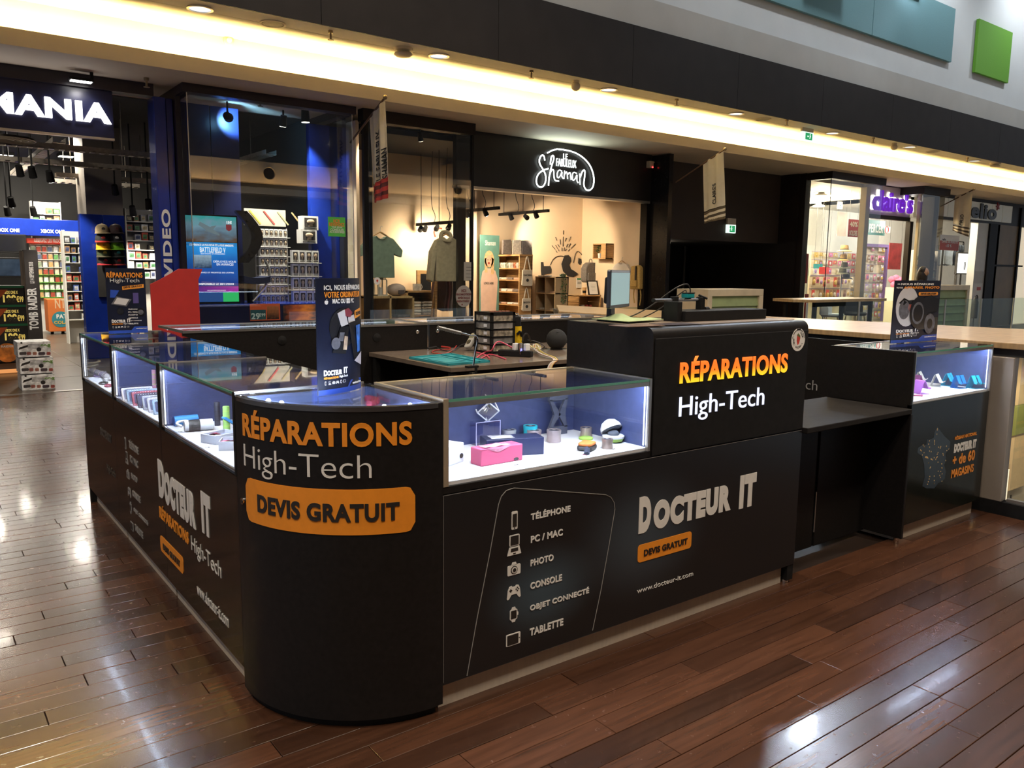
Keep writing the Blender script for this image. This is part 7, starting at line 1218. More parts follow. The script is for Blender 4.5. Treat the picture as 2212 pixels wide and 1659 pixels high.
t, x0, x1, z0, z1 = flatposter(2030, 508, 2071, 541, 7.44, 'offer_poster', 'white and red loyalty offer poster on the glass pillar', 'poster', paper, .004); B().box(x0, x1, 7.432, 7.436, z0, z0+(z1-z0)*.62).ob('red_field', mat('offer_red', (.45, .06, .03), .5), t); text('OFFRE DE FIDELITE', planeY(x0+.08, z0+(z1-z0)*.48, 7.432), x1-x0-.16, .06, t, paper, .03); text('-15 %', planeY(x0+.3, z0+.08, 7.432), .3, .07, t, paper, .04); text('celio', planeY(x0+.1, z1-.15, 7.436), .2, .07, t, ink, .03)
t, x0, x1, z0, z1 = flatposter(2105, 586, 2130, 612, 8.05, 'wall_notice', 'pale paper notice on the white door panel', 'notice', mat('notice_pale', (.55, .53, .48), .6), .004); t, x0, x1, z0, z1 = flatposter(2110, 620, 2118, 627, 8.05, 'fire_sign', 'tiny red fire sign under the pale notice', 'sign', mat('fire_red2', (.45, .05, .03), .5), .006)
p = at(2105, 668, 'y', 7.7); t = thing('fire_extinguisher', 'dark fire extinguisher stand by the clothes shop door', 'fire extinguisher', (p.x, 7.7, 0)); B().lathe([(.08, .3), (.085, .35), (.085, .75), (.05, .85), (.02, .9)], (p.x, 7.7, 0), 16).ob('cylinder', dgrey, t, smooth=True); B().tube([(p.x, 7.7, .9), (p.x+.1, 7.7, .95), (p.x+.16, 7.7, .8), (p.x+.14, 7.7, .45)], .014, 6, 2).ob('hose', blkm, t); B().cyl((p.x, 7.7, 0), (p.x, 7.7, .3), .012).lathe([(.12, 0), (.12, .015), (.01, .02)], (p.x, 7.7, 0), 14).ob('stand', dgrey, t)
for i, (x, y) in enumerate(((21.5, 9.5), (24.5, 10.5))): t = thing('ceiling_lamp', ('square ceiling lamp over the denim jackets', 'square ceiling lamp deep in the clothes shop')[i], 'ceiling light', (x, y, 3.5)); B().box(x-.25, x+.25, y-.25, y+.25, 3.46, 3.5).ob('disc', em('lamp_disc_cool', (1, .98, .92), 14), t); lamp(t, 'POINT', (x, y, 3.2), 170, (1, .95, .85), size=.25)
x = at(1990, 560, 'y', 8.6).x; clutter(1978, 545, 2024, 600, 8.9, 3, 4, 'folded_jeans', '%s folded garment behind the glass pillar', 'clothing', 'folded garments behind the glass pillar', [('white', (.7, .72, .7)), ('teal', (.2, .4, .4)), ('grey green', (.35, .4, .3))], seed=8, unitlab='bright shelf of folded garments behind the glass pillar')
# ================================================================== THINGS ON AND IN THE KIOSK
def onfloor(x, y, C): return at(*C(x, y), 'z', ZB)
K5 = lambda x, y: (940+x/4.424, 780+y/4.424)
navyp = mat('poster_navy', (.008, .010, .022), .3, var=.15, spec=.3); bluep = mat('poster_blue', (.02, .06, .32), .3, var=.1)
# ---- advertising posters standing on the glass
def adposter(p0, p1, h, bend, lab, lines, kind, z0=ZT+.004):
    """p0 -> p1: lower edge on the glass, left to right as seen"""
    p0 = V((p0.x, p0.y, z0)); p1 = V((p1.x, p1.y, z0)); W_ = (p1-p0).length; d = (p1-p0).normalized(); n = V((d.y, -d.x, 0))
    if n.dot(CAM-p0) < 0: n = -n
    t = thing('advert_poster', lab, 'poster', (p0+p1)/2)
    def F(a, b_, c): k = a/W_; return p0+d*a+n*(bend*4*k*(1-k)+c)+V((0, 0, b_))
    B().sheet(12, 1, lambda a, b_: (F(a*W_, b_*h, 0), -n), .004).ob('board', navyp, t, smooth=True)
    B().sheet(12, 1, lambda a, b_: (F(a*W_, b_*h*.045, .0006), n), .0008).ob('blue_foot', bluep, t, smooth=True)
    b = B(); b.prism([(.58*W_, .045*h), (.995*W_, .045*h), (.995*W_, .10*h), (.66*W_, .10*h)], lambda a, c, e: F(a, c, .0006+e), .0008); b.ob('blue_foot_tab', bluep, t)
    for s, a0, a1, b0, b1, m, bo in lines: text(s, lambda a, b_, c: F(a0*W_+a, b0*h+b_, .001+c), (a1-a0)*W_, (b1-b0)*h, t, m, bo, .0012)
    text('www.docteur-it.com', lambda a, b_, c: F(.70*W_+a, .06*h+b_, .002+c), .27*W_, .022*h, t, wvin, .01, .001)
    for k in range(6): icons(lambda a, b_, c: F((.09+.075*k)*W_+a, .085*h+b_, .001+c*.4), .055*W_, k, t, wvin)
    g = lambda a, b_, c: F(a*W_, b_*h, .001+c)
    P_ = lambda nm, poly, m, hh=.001, w0=0.: B().prism(poly, g, hh, w0).ob(nm, m, t)
    cir = lambda x, y, r, q=24: [(x+r*cos(2*pi*i/q), y+r*W_/h*sin(2*pi*i/q)) for i in range(q)]
    badge = mat('poster_badge', (.75, .28, .03), .4); gr1 = mat('print_black_gloss', (.012, .012, .014), .2, var=.3); gr2 = mat('print_steel', (.09, .09, .10), .35, var=.5, scale=40); pw = mat('print_white', (.5, .48, .47), .4)
    if kind == 'list':
        P_('badge', [(.40, .665), (.95, .70), (.95, .755), (.40, .72)], badge); text('DEVIS GRATUIT', lambda a, b_, c: F(.43*W_+a, .69*h+b_+a*.1, .0025+c), .48*W_, .03*h, t, ink, .03, .001)
        P_('tablet_print', [(.10, .45), (.48, .41), (.62, .52), (.24, .57)], gr2); P_('screen_print', [(.16, .46), (.46, .43), (.56, .52), (.26, .55)], pw, .001, .001); P_('phone_print', [(.66, .46), (.80, .46), (.80, .62), (.66, .62)], mat('print_violet', (.08, .06, .2), .3)); P_('box_print', [(.08, .55), (.2, .55), (.32, .66), (.1, .67)], bluep); P_('camera_print', cir(.84, .32, .12), gr1); P_('lens_print', cir(.84, .32, .07), gr2, .001, .001); P_('pad_print', cir(.32, .34, .09), gr1)
        for k, s in enumerate(SERV): text(s, lambda a, b_, c: F(.52*W_+a, (.36-.045*k)*h+b_, .001+c), (.24 if k != 4 else .33)*W_, .02*h, t, wvin, .02, .001)
    elif kind == 'computer':
        P_('badge', [(.80, .64), (1.0, .665), (1.0, .735), (.80, .71)], badge); text('DEVIS', lambda a, b_, c: F(.83*W_+a, .67*h+b_+a*.1, .0025+c), .16*W_, .03*h, t, ink, .03, .001)
        P_('disc_print', cir(.50, .57, .30), gr1); P_('white_sector', [(.36, .70), (.52, .73), (.60, .60), (.44, .58)], pw, .001, .001); P_('white_sector', [(.60, .66), (.76, .68), (.82, .60), (.62, .59)], pw, .001, .001); P_('red_sector', [(.52, .73), (.62, .74), (.72, .70), (.66, .66), (.54, .67)], mat('print_maroon', (.2, .03, .04), .4), .001, .0015)
        P_('board_print', [(.24, .36), (.52, .34), (.62, .58), (.42, .58)], gr1, .001, .002); P_('chip_print', [(.36, .46), (.46, .455), (.50, .53), (.40, .535)], gr2, .001, .003); P_('module_print', [(.46, .38), (.54, .375), (.58, .49), (.50, .50)], mat('print_tan', (.4, .3, .2), .4, var=.5, scale=40), .001, .003); P_('fan_print', cir(.31, .44, .09, 14), gr2, .001, .003)
        P_('laptop_print', [(.60, .61), (.995, .635), (.985, .34), (.74, .27)], gr1, .001, .004); P_('screen_print', [(.80, .58), (.93, .59), (.92, .35), (.84, .34)], mat('print_screen_blue', (.04, .14, .45), .3, var=.7, scale=30), .001, .005); P_('laptop_edge', [(.74, .27), (.985, .34), (.97, .22)], mat('print_silver', (.4, .37, .38), .3), .001, .004)
        for k, (a, b_) in enumerate(((.13, .82), (.17, .82), (.15, .80))): pass
        P_('fruit_logo', [(.135, .782), (.16, .777), (.18, .782), (.19, .803), (.175, .812), (.16, .809), (.14, .812), (.125, .800)], wvin); P_('fruit_leaf', [(.155, .814), (.168, .816), (.175, .824), (.162, .822)], wvin)
        for a, b_ in ((.575, .783), (.62, .783), (.575, .806), (.62, .806)): P_('window_logo', [(a, b_), (a+.04, b_-.001), (a+.04, b_+.021), (a, b_+.02)], wvin)
    else:
        P_('badge', rrect(.50, .755, .94, .81, .02), badge); text('DEVIS GRATUIT', lambda a, b_, c: F(.54*W_+a, .768*h+b_, .0025+c), .36*W_, .03*h, t, ink, .03, .001)
        P_('disc_print', cir(.28, .58, .23), pw); P_('gears_print', cir(.22, .53, .11), gr2, .001, .001); P_('red_parts', [(.3, .62), (.42, .6), (.44, .52), (.36, .48), (.3, .54)], mat('print_red', (.4, .08, .05), .4, var=.5, scale=40), .001, .001); P_('top_parts', [(.1, .64), (.2, .72), (.3, .68), (.42, .69), (.38, .62), (.2, .61)], gr1, .001, .001)
        P_('camera_print', [(.5, .68), (.62, .72), (.78, .76), (.86, .72), (.97, .70), (.97, .50), (.8, .44), (.5, .46)], gr1, .001, .003); P_('lens_print', cir(.52, .48, .19), gr1, .001, .004); P_('lens_ring', cir(.50, .47, .13), gr2, .001, .005); P_('lens_glass', cir(.50, .47, .10), gr1, .001, .006); P_('compact_print', rrect(.50, .20, .97, .39, .02), mat('print_compact', (.03, .03, .032), .25), .001, .004); P_('compact_lens', cir(.78, .29, .12), gr2, .001, .005); P_('compact_glass', cir(.78, .29, .06), gr1, .001, .006)
    return t
common = [('D', .09, .15, .165, .215, wvin, .05), ('OCTEUR', .15, .44, .165, .21, wvin, .05), ('IT', .48, .57, .17, .225, wvin, .05), ('RÉPARATIONS', .09, .36, .135, .158, orange, .02), ('High-Tech', .38, .57, .132, .158, wvin, .0)]
a = at(233, 712, 'z', ZT); c = at(318, 704, 'z', ZT); yb_ = 2.72; a = at(235, 712, 'y', yb_); c = at(320, 706, 'y', yb_)
h1 = at(225, 580, 'y', yb_).z-ZT
adposter(V((at(231, 650, 'y', yb_).x, yb_, 0)), V((at(316, 650, 'y', yb_).x, yb_, 0)), h1, .0, 'dark repair poster with a service list on the far end of the long row', [('RÉPARATIONS', .02, .93, .855, .95, orange, .02), ('High-Tech', .10, .84, .765, .84, wvin, -.01)]+common, 'list')
p0 = at(688, 858, 'z', ZT); p1 = at(779, 840, 'z', ZT); h2 = (at(683, 604, 'y', p0.y).z-ZT)
adposter(p0, p1, h2, .018, 'curved computer repair poster standing on the rounded corner', [('ICI,', .12, .26, .895, .94, wvin, .015), ('NOUS RÉPARONS', .31, .985, .9, .955, wvin, .015), ('VOTRE ORDINATEUR', .12, .985, .835, .885, orange, .015), ('MAC OU', .27, .54, .785, .825, wvin, .02), ('PC', .69, .77, .785, .825, wvin, .02)]+common, 'computer')
yp = -.12; q0 = at(1926, 735, 'y', yp); q1 = at(2014, 742, 'y', yp); h3 = at(1935, 607, 'y', yp).z-ZT
adposter(V((at(1928, 680, 'y', yp).x, yp, 0)), V((at(2020, 680, 'y', yp).x, yp-.02, 0)), h3, .004, 'camera repair poster standing on the right display unit', [('ICI,', .05, .1, .93, .95, wvin, .02), ('NOUS RÉPARONS', .12, .82, .925, .965, wvin, .02), ('VOTRE', .03, .16, .87, .895, wvin, .02), ('APPAREIL PHOTO', .18, .96, .865, .905, orange, .02)]+common, 'camera')
# ---- front case goods
def carton(A, Bp, L, h, m, label, parts=True):
    """A,B: lower front corners on the case floor, L: lower left rear corner"""
    e1 = (Bp-A); e1.z = 0; e2 = (L-A); e2.z = 0; n2 = V((-e1.y, e1.x, 0)).normalized(); e2 = n2*max(.05, abs(e2.dot(n2))); t = thing('packing_box', label, 'box', A)
    f = lambda a, b_, c: A+e1*a+e2*b_+V((0, 0, c)); P = [f(0, 0, 0), f(1, 0, 0), f(1, 1, 0), f(0, 1, 0)]; Q = [p+V((0, 0, h)) for p in P]
    B().add(P+Q, [(3,2,1,0),(4,5,6,7),(0,1,5,4),(1,2,6,5),(2,3,7,6),(3,0,4,7)]).ob('carton', m, t, bevel=.003)
    return t, f, e1, e2
zf = lambda u, v, y: at(u, v, 'y', y).z
pink = mat('pink_carton', (.62, .10, .20), .45, var=.06); A = onfloor(440, 1013, K5); Bq = onfloor(835, 945, K5); L = onfloor(340, 978, K5); h = zf(*K5(440, 850), A.y)-ZB
t, f, e1, e2 = carton(A, Bq, L, h, pink, 'bright pink speaker box with wavy window in the front case')
filmm = mat('shiny_film', (.75, .30, .40), .08, var=.3, scale=30, bump=.6)
b = B(); b.sheet(12, 5, lambda a, c_: (f(.12+.6*a, .12+.6*c_, h+.0015+.006*sin(pi*a)*sin(pi*c_)+.002*sin(13*a)), V((0, 0, 1))), .001); b.ob('window_film', filmm, t, smooth=True)
nn = e1.cross(V((0, 0, 1))).normalized(); g = lambda a, c_, d: A+e1*a+V((0, 0, c_*h))+nn*d
B().prism([(.0, 1), (.15, 1), (.3, .80), (.42, .72), (.55, .85), (.7, 1.0)], g, .0015).ob('window_drop', filmm, t); B().prism([(.84+.06*cos(2*pi*i/16), .14+.09*sin(2*pi*i/16)) for i in range(16)], g, .0015).ob('label', ink, t)
A = onfloor(800, 905, K5); Bq = onfloor(1040, 890, K5); L = onfloor(540, 830, K5); h2_ = zf(*K5(1040, 725), Bq.y)-ZB
A2 = Bq-(Bq-A).normalized()*.225
t, f2, e1, e2 = carton(A2, Bq, A2+V((0, .09, 0)), h2_, mat('navy_carton', (.018, .022, .06), .3, var=.1), 'glossy dark navy speaker box behind the pink one'); b = B(); b.sheet(8, 4, lambda a, c_: (f2(.1+.4*a, .1+.7*c_, h2_+.001+.004*sin(pi*a)*sin(pi*c_)), V((0, 0, 1))), .001); b.ob('window_film', mat('clear_film', (.5, .5, .6), .05, var=.4, scale=40, bump=.6), t, smooth=True)
A = onfloor(140, 1005, K5); Bq = onfloor(275, 958, K5); t, f3, e1, e2 = carton(A-(Bq-A)*.2, Bq, A-(Bq-A)*.2+V((0, .1, 0)), zf(*K5(275, 775), Bq.y)-ZB, mat('white_carton', (.66, .68, .78), .45, var=.03), 'white box at the left end of the front case'); nn = e1.cross(V((0, 0, 1))).normalized(); A3 = A-(Bq-A)*.2; B().prism([(.84+.1*cos(2*pi*i/14), .22+.08*sin(2*pi*i/14)) for i in range(14)], lambda a, c_, d: A3+e1*a+V((0, 0, c_*.11))+nn*d, .0015).ob('label', ink, t)
sil = mat('pale_pink_metal', (.52, .44, .46), .3, .6, var=.05); silw = mat('silver_metal', (.55, .56, .60), .3, .6, var=.05); cyan = mat('cyan_plastic', (.02, .42, .55), .4, var=.05); gold = mat('champagne_metal', (.50, .40, .36), .28, .7, var=.05); lime = mat('lime_plastic', (.40, .65, .12), .4, var=.05)
def puck(x, y, w_, hpx, m, lab):
    c = onfloor(x, y, K5); u = K5(x, y); sc = (c-CAM).length/FPX; r = w_/4.424*sc/2; h = hpx/4.424*sc*.97; t = thing('mini_speaker', lab, 'speaker', c, 'mini speakers in the front case')
    B().lathe([(r*.95, 0), (r, h*.06), (r*.93, h*.5), (r, h*.92), (r*.97, h), (r*.85, h), (r*.8, h*.97)], c, 24).ob('body', m, t, smooth=True); B().lathe([(r*.8, h*.965), (r*.4, h*.985), (.001, h*.985)], c, 24).ob('grille', mat('grille_dark', (.06, .06, .09), .4, .4, var=.3, scale=300), t, smooth=True); B().cyl(c+V((0, 0, h*.985)), c+V((0, 0, h)), r*.25).ob('emblem', silw, t)
puck(705, 748, 140, 100, silw, 'silver mini speaker beside the clear acrylic box'); puck(908, 738, 138, 130, cyan, 'cyan mini speaker in the front case'); puck(946, 752, 140, 100, sil, 'pinkish mini speaker half hidden by the navy box'); puck(1133, 770, 140, 120, sil, 'pinkish mini speaker standing right of the navy box'); puck(1441, 726, 112, 98, gold, 'champagne mini speaker near the back of the front case'); puck(1644, 834, 108, 98, gold, 'champagne mini speaker before the ball-shaped speaker')
c = onfloor(1440, 748, K5); B().lathe([(.028, 0), (.03, .008), (.02, .012), (.001, .012)], c, 20).ob('charging_pad', lime, label='lime green puck lying in front of the champagne speaker', cat='speaker', smooth=True)
c = onfloor(1700, 775, K5); t = thing('ball_speaker', 'white and lime ball-shaped speaker with its lid open', 'speaker', c); B().lathe([(.018, 0), (.036, .006), (.044, .02), (.04, .022), (.03, .014)], c, 22).ob('lower_shell', lime, t, smooth=True); B().lathe([(.044, .02), (.045, .028), (.038, .032), (.02, .03)], c, 22).ob('rim', white, t, smooth=True); M_ = Matrix.Translation(c+V((0, .012, .05))) @ Matrix.Rotation(radians(-35), 4, 'X'); b = B(M_); b.lathe([(.045, 0), (.042, .015), (.03, .033), (.012, .042), (.001, .043)], (0, 0, 0), 22); b.ob('lid', white, t, smooth=True); b = B(M_); b.lathe([(.04, -.002), (.03, .012), (.001, .014)], (0, 0, 0), 20); b.ob('lid_inside', mat('dark_foam', (.10, .11, .13), .7), t, smooth=True); B().ball(c+V((0, 0, .036)), .024, 14, (1, 1, .6)).ob('core', mat('dark_foam', (.10, .11, .13), .7), t, smooth=True)
c = onfloor(1450, 850, K5); t = thing('strap_speaker', 'orange square speaker with a dark wrist strap', 'speaker', c); M_ = Matrix.Translation(c) @ Matrix.Rotation(radians(28), 4, 'Z'); b = B(M_); b.prism(rrect(-.038, -.03, .038, .03, .012), lambda a, q, d: V((a, q, d)), .016, .004); b.ob('body', ink, t, bevel=.004); b = B(M_); b.prism(rrect(-.034, -.027, .034, .027, .012), lambda a, q, d: V((a, q, d)), .012, .02); b.ob('orange_top', mat('orange_rubber', (.75, .22, .05), .5), t, bevel=.004); b = B(M_); b.tube([(-.03, -.01, .012), (-.06, -.022, .016), (-.085, -.03, .004)], .011, 6, 2); b.ob('strap', mat('strap_navy', (.02, .025, .05), .7), t, smooth=True); b = B(M_); b.tube([(-.082, -.04, .004), (-.1, -.036, .004), (-.095, -.018, .004), (-.078, -.022, .004)], .0015, 5, closed=True); b.ob('buckle', chrome, t)
# acrylic stand with tilted clear cube
acr = glass('acrylic', (.80, .80, .95), .10, 1.5); A = onfloor(392, 812, K5); wA = .115; hA = .092; t = thing('acrylic_stand', 'clear acrylic block on the case floor', 'display stand', A); B().box(A.x, A.x+wA, A.y, A.y+wA*.7, ZB, ZB+hA).ob('block', acr, t); b = B()
for X in (A.x, A.x+wA): b.box(X-.0012, X+.0012, A.y-.0012, A.y+.0012, ZB, ZB+hA)
b.box(A.x, A.x+wA, A.y-.0012, A.y+.0012, ZB+hA-.0024, ZB+hA); b.ob('edge', mat('acrylic_edge', (.5, .5, .75), .2), t)
c = V((A.x+wA*.62, A.y+wA*.3, ZB+hA+.048)); M_ = Matrix.Translation(c) @ Matrix.Rotation(radians(38), 4, 'Y') @ Matrix.Rotation(radians(30), 4, 'X'); t = thing('clear_cube', 'tilted clear cube with a chrome speaker inside, balanced on the acrylic block', 'speaker', c-V((0, 0, .045))); s = .031; b = B(M_); b.box(-s, s, -s, s, -s, s); b.ob('shell', glass('cube_glass', (.92, .95, 1), .16, 2.), t); b = B(M_)
for i in range(4): sx, sy = (-1, 1)[i & 1], (-1, 1)[i >> 1]; b.cyl((sx*s, sy*s, -s), (sx*s, sy*s, s), .003, n=6); b.cyl((sx*s, -s, sy*s), (sx*s, s, sy*s), .003, n=6); b.cyl((-s, sx*s, sy*s), (s, sx*s, sy*s), .003, n=6)
b.ob('edge', mat('cube_edge_white', (.8, .84, .95), .15, .2), t); b = B(M_); b.lathe([(.012, -.02), (.018, -.01), (.012, 0), (.02, .012), (.006, .02)], (0, 0, 0), 16); b.ob('core', chrome, t, smooth=True)
# lattice stand
x0, x1, z0, z1 = (lambda p, q: (p.x, q.x, ZB, p.z))(at(*K5(1108, 330), 'y', -.08), at(*K5(1282, 330), 'y', -.08)); t = thing('lattice_stand', 'dark grey lattice stand at the back of the front case', 'display stand', ((x0+x1)/2, -.07, ZB)); lm = mat('lattice_grey', (.07, .075, .11), .45, var=.1); xm = (x0+x1)/2; zm = (z0+z1)/2
for P in ([(x0, z0), (x1, z0), (x1, z0+.035), (x0, z0+.035)], [(x0, z1-.025), (x1, z1-.025), (x1, z1), (x0, z1)], [(x0, z0+.03), (x0+.014, z0+.03), (xm+.012, zm), (x0+.014, z1-.02), (x0, z1-.02), (xm-.022, zm)][::-1], [(x1, z0+.03), (x1-.014, z0+.03), (xm-.0, zm), (x1-.014, z1-.02), (x1, z1-.02), (x1-.012, zm)]): B().prism(P, lambda a, c_, d: V((a, -.06-d, c_)), .012).ob('bar', lm, t)
# price tags
def tag(c, s, lab, rz=0):
    t = thing('price_tag', lab, 'price tag', c); B().box(c.x-.018, c.x+.018, c.y-.01, c.y+.01, c.z, c.z+.001).ob('card', white, t); text(s, lambda a, b_, d: V((c.x-.014+a, c.y-.005+b_, c.z+.001+d)), .028, .011, t, ink, .0, .0006)
tag(onfloor(770, 996, K5), '20€', 'small price tag in front of the pink box'); tag(onfloor(1700, 846, K5), '25€', 'small price tag beside the champagne speaker')
# ---- goods in the nearest unit of the long side
KL = lambda x, y: (340+x/11.06, 880+y/11.06)
def lie(p, q, r, m, name, lab, cat): 
    p = p+V((0, 0, r)); q = q+V((0, 0, r)); t = thing(name, lab, cat, (p+q)/2-V((0, 0, r))); B().cyl(p, q, r, n=20).ob('tube', m, t, smooth=True); return t, p, q
p = onfloor(400, 455, KL); q = onfloor(960, 400, KL); t, p, q = lie(p, q, .022, mat('sky_blue_plastic', (.04, .25, .60), .45, var=.05), 'blue_speaker', 'sky blue cylinder speaker lying in the near case', 'speaker'); B().cyl(p-(q-p).normalized()*.002, p, .018).ob('grille', mat('blue_grille', (.02, .08, .3), .5), t)
p = onfloor(650, 585, KL); q = onfloor(1320, 530, KL); t, p, q = lie(p, q, .024, mat('white_film', (.72, .74, .80), .25, var=.1, scale=30), 'wrapped_cable', 'white shrink-wrapped cylinder with a black label in the near case', 'package'); d = (q-p).normalized(); B().cyl(p+d*.015, p+d*.06, .0246, n=20).ob('label', ink, t, smooth=True); B().tube([p-d*.01, p+V((-.03, .02, .01)), p+V((0, .05, .015)), p+d*.05+V((0, .04, .01))], .006, 6, 2).ob('cable', white, t)
def stand_cyl(u, vb, vt, wpx, y, m, lab):
    c = at(u, vb, 'z', ZB); sc = (c-CAM).length/FPX; h = (vb-vt)*sc*1.02; r = wpx*sc/2; t = thing('tube_speaker', lab, 'speaker', c); B().lathe([(r, 0), (r, h*.98), (r*.9, h), (.001, h)], c, 20).ob('body', m, t, smooth=True); b = B()
    for k in range(1, 5): b.lathe([(r*1.005, h*k/5), (r*1.01, h*k/5+.002), (r*1.005, h*k/5+.004), (r*.95, h*k/5+.002)], c, 20)
    b.ob('groove', ink if 'black' in lab else lime, t, smooth=True)
stand_cyl(470, 919, 872, 11.5, 0, mat('black_plastic', (.03, .03, .045), .4), 'black upright tube speaker in the near case'); stand_cyl(490, 931, 881, 13.5, 0, mat('green_plastic', (.30, .55, .14), .45, var=.04), 'lime green upright tube speaker in the near case'); stand_cyl(334, 851, 804, 7, 0, mat('pink_plastic', (.60, .30, .45), .45), 'pink upright tube speaker in the middle case')
def traybox(A, Bq, w_, h, lab):
    e1 = Bq-A; e1.z = 0; n2 = V((-e1.y, e1.x, 0)).normalized()*w_; t = thing('open_box', lab, 'box', A); m = mat('grey_white_carton', (.55, .58, .66), .5, var=.04); f = lambda a, b_, c_: A+e1*a+n2*b_+V((0, 0, c_)); k = .05
    for (a0, a1, b0, b1, z0, z1) in ((0, 1, 0, 1, 0, .003), (0, 1, 0, k, 0, h), (0, 1, 1-k, 1, 0, h), (0, k*.7, k, 1-k, 0, h), (1-k*.7, 1, k, 1-k, 0, h)): B().add([f(a, b_, c_) for c_ in (z0, z1) for a, b_ in ((a0, b0), (a1, b0), (a1, b1), (a0, b1))], [(3,2,1,0),(4,5,6,7),(0,1,5,4),(1,2,6,5),(2,3,7,6),(3,0,4,7)]).ob('wall', m, t)
    rs = random.Random(4)
    for i in range(6): a, b_ = rs.uniform(.12, .7), rs.uniform(.12, .6); c_ = f(a, b_, .004); B().box(c_.x, c_.x+.03, c_.y, c_.y+.025, c_.z, c_.z+h*.7).ob('content', mat('content_%d' % (i % 3), ((.35, .4, .6), (.6, .6, .65), (.45, .06, .14))[i % 3], .3, var=.3, scale=30), t)
traybox(onfloor(1040, 845, KL), onfloor(1400, 905, KL), .12, .035, 'open white box with small goods in the near case, rear one'); traybox(onfloor(1465, 1045, KL), onfloor(1790+180, 1030, KL), .09, .035, 'open white box with small goods in the near case, front one')
c = onfloor(1730, 560, KL)+V((0, 0, .035)); t = thing('blue_gadget', 'sky blue gadget leaning on the open box', 'gadget', c); M_ = Matrix.Translation(c) @ Matrix.Rotation(radians(35), 4, 'Y'); b = B(M_); b.box(-.035, .04, -.02, .02, 0, .012); b.ob('body', _M['sky_blue_plastic'], t, bevel=.004)
tag(onfloor(1170, 970, KL), '20€', 'small price tag in the near case of the long side'); tag(onfloor(515, 600, KL), '25€', 'small price tag before the wrapped cylinder')
# phone case packs in the middle unit
KM = lambda x, y: (160+x/5.53, 680+y/5.53); rs = random.Random(6)
cols = [('white', (.66, .66, .70)), ('pale blue', (.35, .5, .66)), ('red trimmed', (.5, .1, .14)), ('dark', (.06, .06, .1)), ('silver', (.45, .46, .5))]
for k in range(7):
    c = at(*KM(585+k*62, 1040+k*26), 'z', ZB); nm, cc = cols[k % 5]; t = thing('phone_case_pack', '%s phone case pack, number %s from the far end of the middle case' % (nm, ('one', 'two', 'three', 'four', 'five', 'six', 'seven')[k]), 'phone case', c, 'phone case packs in the middle case'); M_ = Matrix.Translation(c+V((.02, .0, 0))) @ Matrix.Rotation(radians(-28), 4, 'X'); b = B(M_); b.prism(rrect(-.02, 0, .13, .075, .008), lambda a, q, d: V((a, d, q)), .012); b.ob('case', mat('case_'+nm.replace(' ', '_'), cc, .3, var=.15), t, bevel=.003); b = B(M_); b.prism(rrect(-.01, .012, .12, .064, .008), lambda a, q, d: V((a, -d, q)), .001); b.ob('window', mat('case_window', (.10, .11, .2), .15, var=.4, scale=12), t); b = B(M_); [b.ball((-.012+.0115*i, -.002, z), .0022, 5) for i in range(12) for z in (.006, .069)]; b.ob('stud', white, t)
# bracelets and cables in the far unit
for k, (x, y, r, m, lab) in enumerate(((330, 700, .022, silw, 'silver bracelet at the back of the far case'), (250, 700, .02, sil, 'pinkish bracelet in the far case'), (290, 740, .022, mat('violet_beads', (.25, .2, .42), .3), 'violet bead bracelet in the far case'), (390, 790, .02, silw, 'silver bracelet at the front of the far case'), (350, 830, .02, ink, 'black bracelet in the far case'), (410, 860, .018, mat('red_beads', (.4, .05, .1), .4), 'red bracelet at the near end of the far case'))):
    c = at(*KM(x, y), 'z', ZB); t = thing('bracelet', lab, 'bracelet', c, 'bracelets in the far case'); b = B(); b.tube([c+V((r*cos(2*pi*i/24), r*sin(2*pi*i/24), .006+.004*sin(2*pi*i/24))) for i in range(24)], .005, 6, closed=True); b.ob('band', m, t, smooth=True); B().ball(c+V((r, 0, .008)), .007, 8).ob('bead', m, t, smooth=True)
p = at(*KM(215, 700), 'z', ZB); q = at(*KM(395, 770), 'z', ZB); t = thing('bracelet_roll', 'roll strung with violet and silver bracelets in the far case', 'display roll', (p+q)/2); B().cyl(p+V((0, 0, .018)), q+V((0, 0, .018)), .014).ob('roll', white, t, smooth=True)
for k in range(9): c = p.lerp(q, (k+.5)/9)+V((0, 0, .018)); d = (q-p).normalized(); B().cyl(c-d*.006, c+d*.006, .019, n=16).ob('bracelet_ring', (_M['violet_beads'], silw, sil)[k % 3], t, smooth=True)
c = at(*KM(160, 690), 'z', ZB); t = thing('chain_coil', 'coiled beige chain at the far end of the long row', 'chain', c); b = B(); b.tube([c+V((.03*cos(i*.6)+.0015*i, .02*sin(i*.6), .006+.002*i)) for i in range(34)], .006, 6); b.ob('chain', mat('beige_chain', (.45, .38, .30), .4), t, smooth=True)
# ---- phone stands in the right unit
def pstand(c, m, lab, s=1., rz=0., tip=False):
    t = thing('phone_stand', lab, 'phone stand', c, 'phone stands in the right case'); M_ = Matrix.Translation(c) @ Matrix.Rotation(rz, 4, 'Z') @ (Matrix.Rotation(radians(75), 4, 'X') if tip else Matrix.Identity(4)) @ Matrix.Scale(s, 4)
    def strip(x0, x1, prof, nm):
        b = B(M_); th = .0028
        b.sheet(1, len(prof)-1, lambda a, q: (V((x0+(x1-x0)*a, *prof[min(len(prof)-1, int(round(q*(len(prof)-1))))])), V((0, -.9, .4))), th); b.ob(nm, m, t)
    back = [(.035, .0), (.036, .002), (.022, .045), (.012, .075), (.006, .078)]
    front = [(.006, .078), (-.004, .06), (-.018, .032), (-.032, .028), (-.036, .030), (-.037, .037)]
    strip(-.036, .036, back, 'back_plate'); strip(-.036, -.005, front, 'prong'); strip(.005, .036, front, 'prong'); b = B(M_); b.box(-.036, .036, -.03, .036, 0, .003); b.ob('foot', m, t)
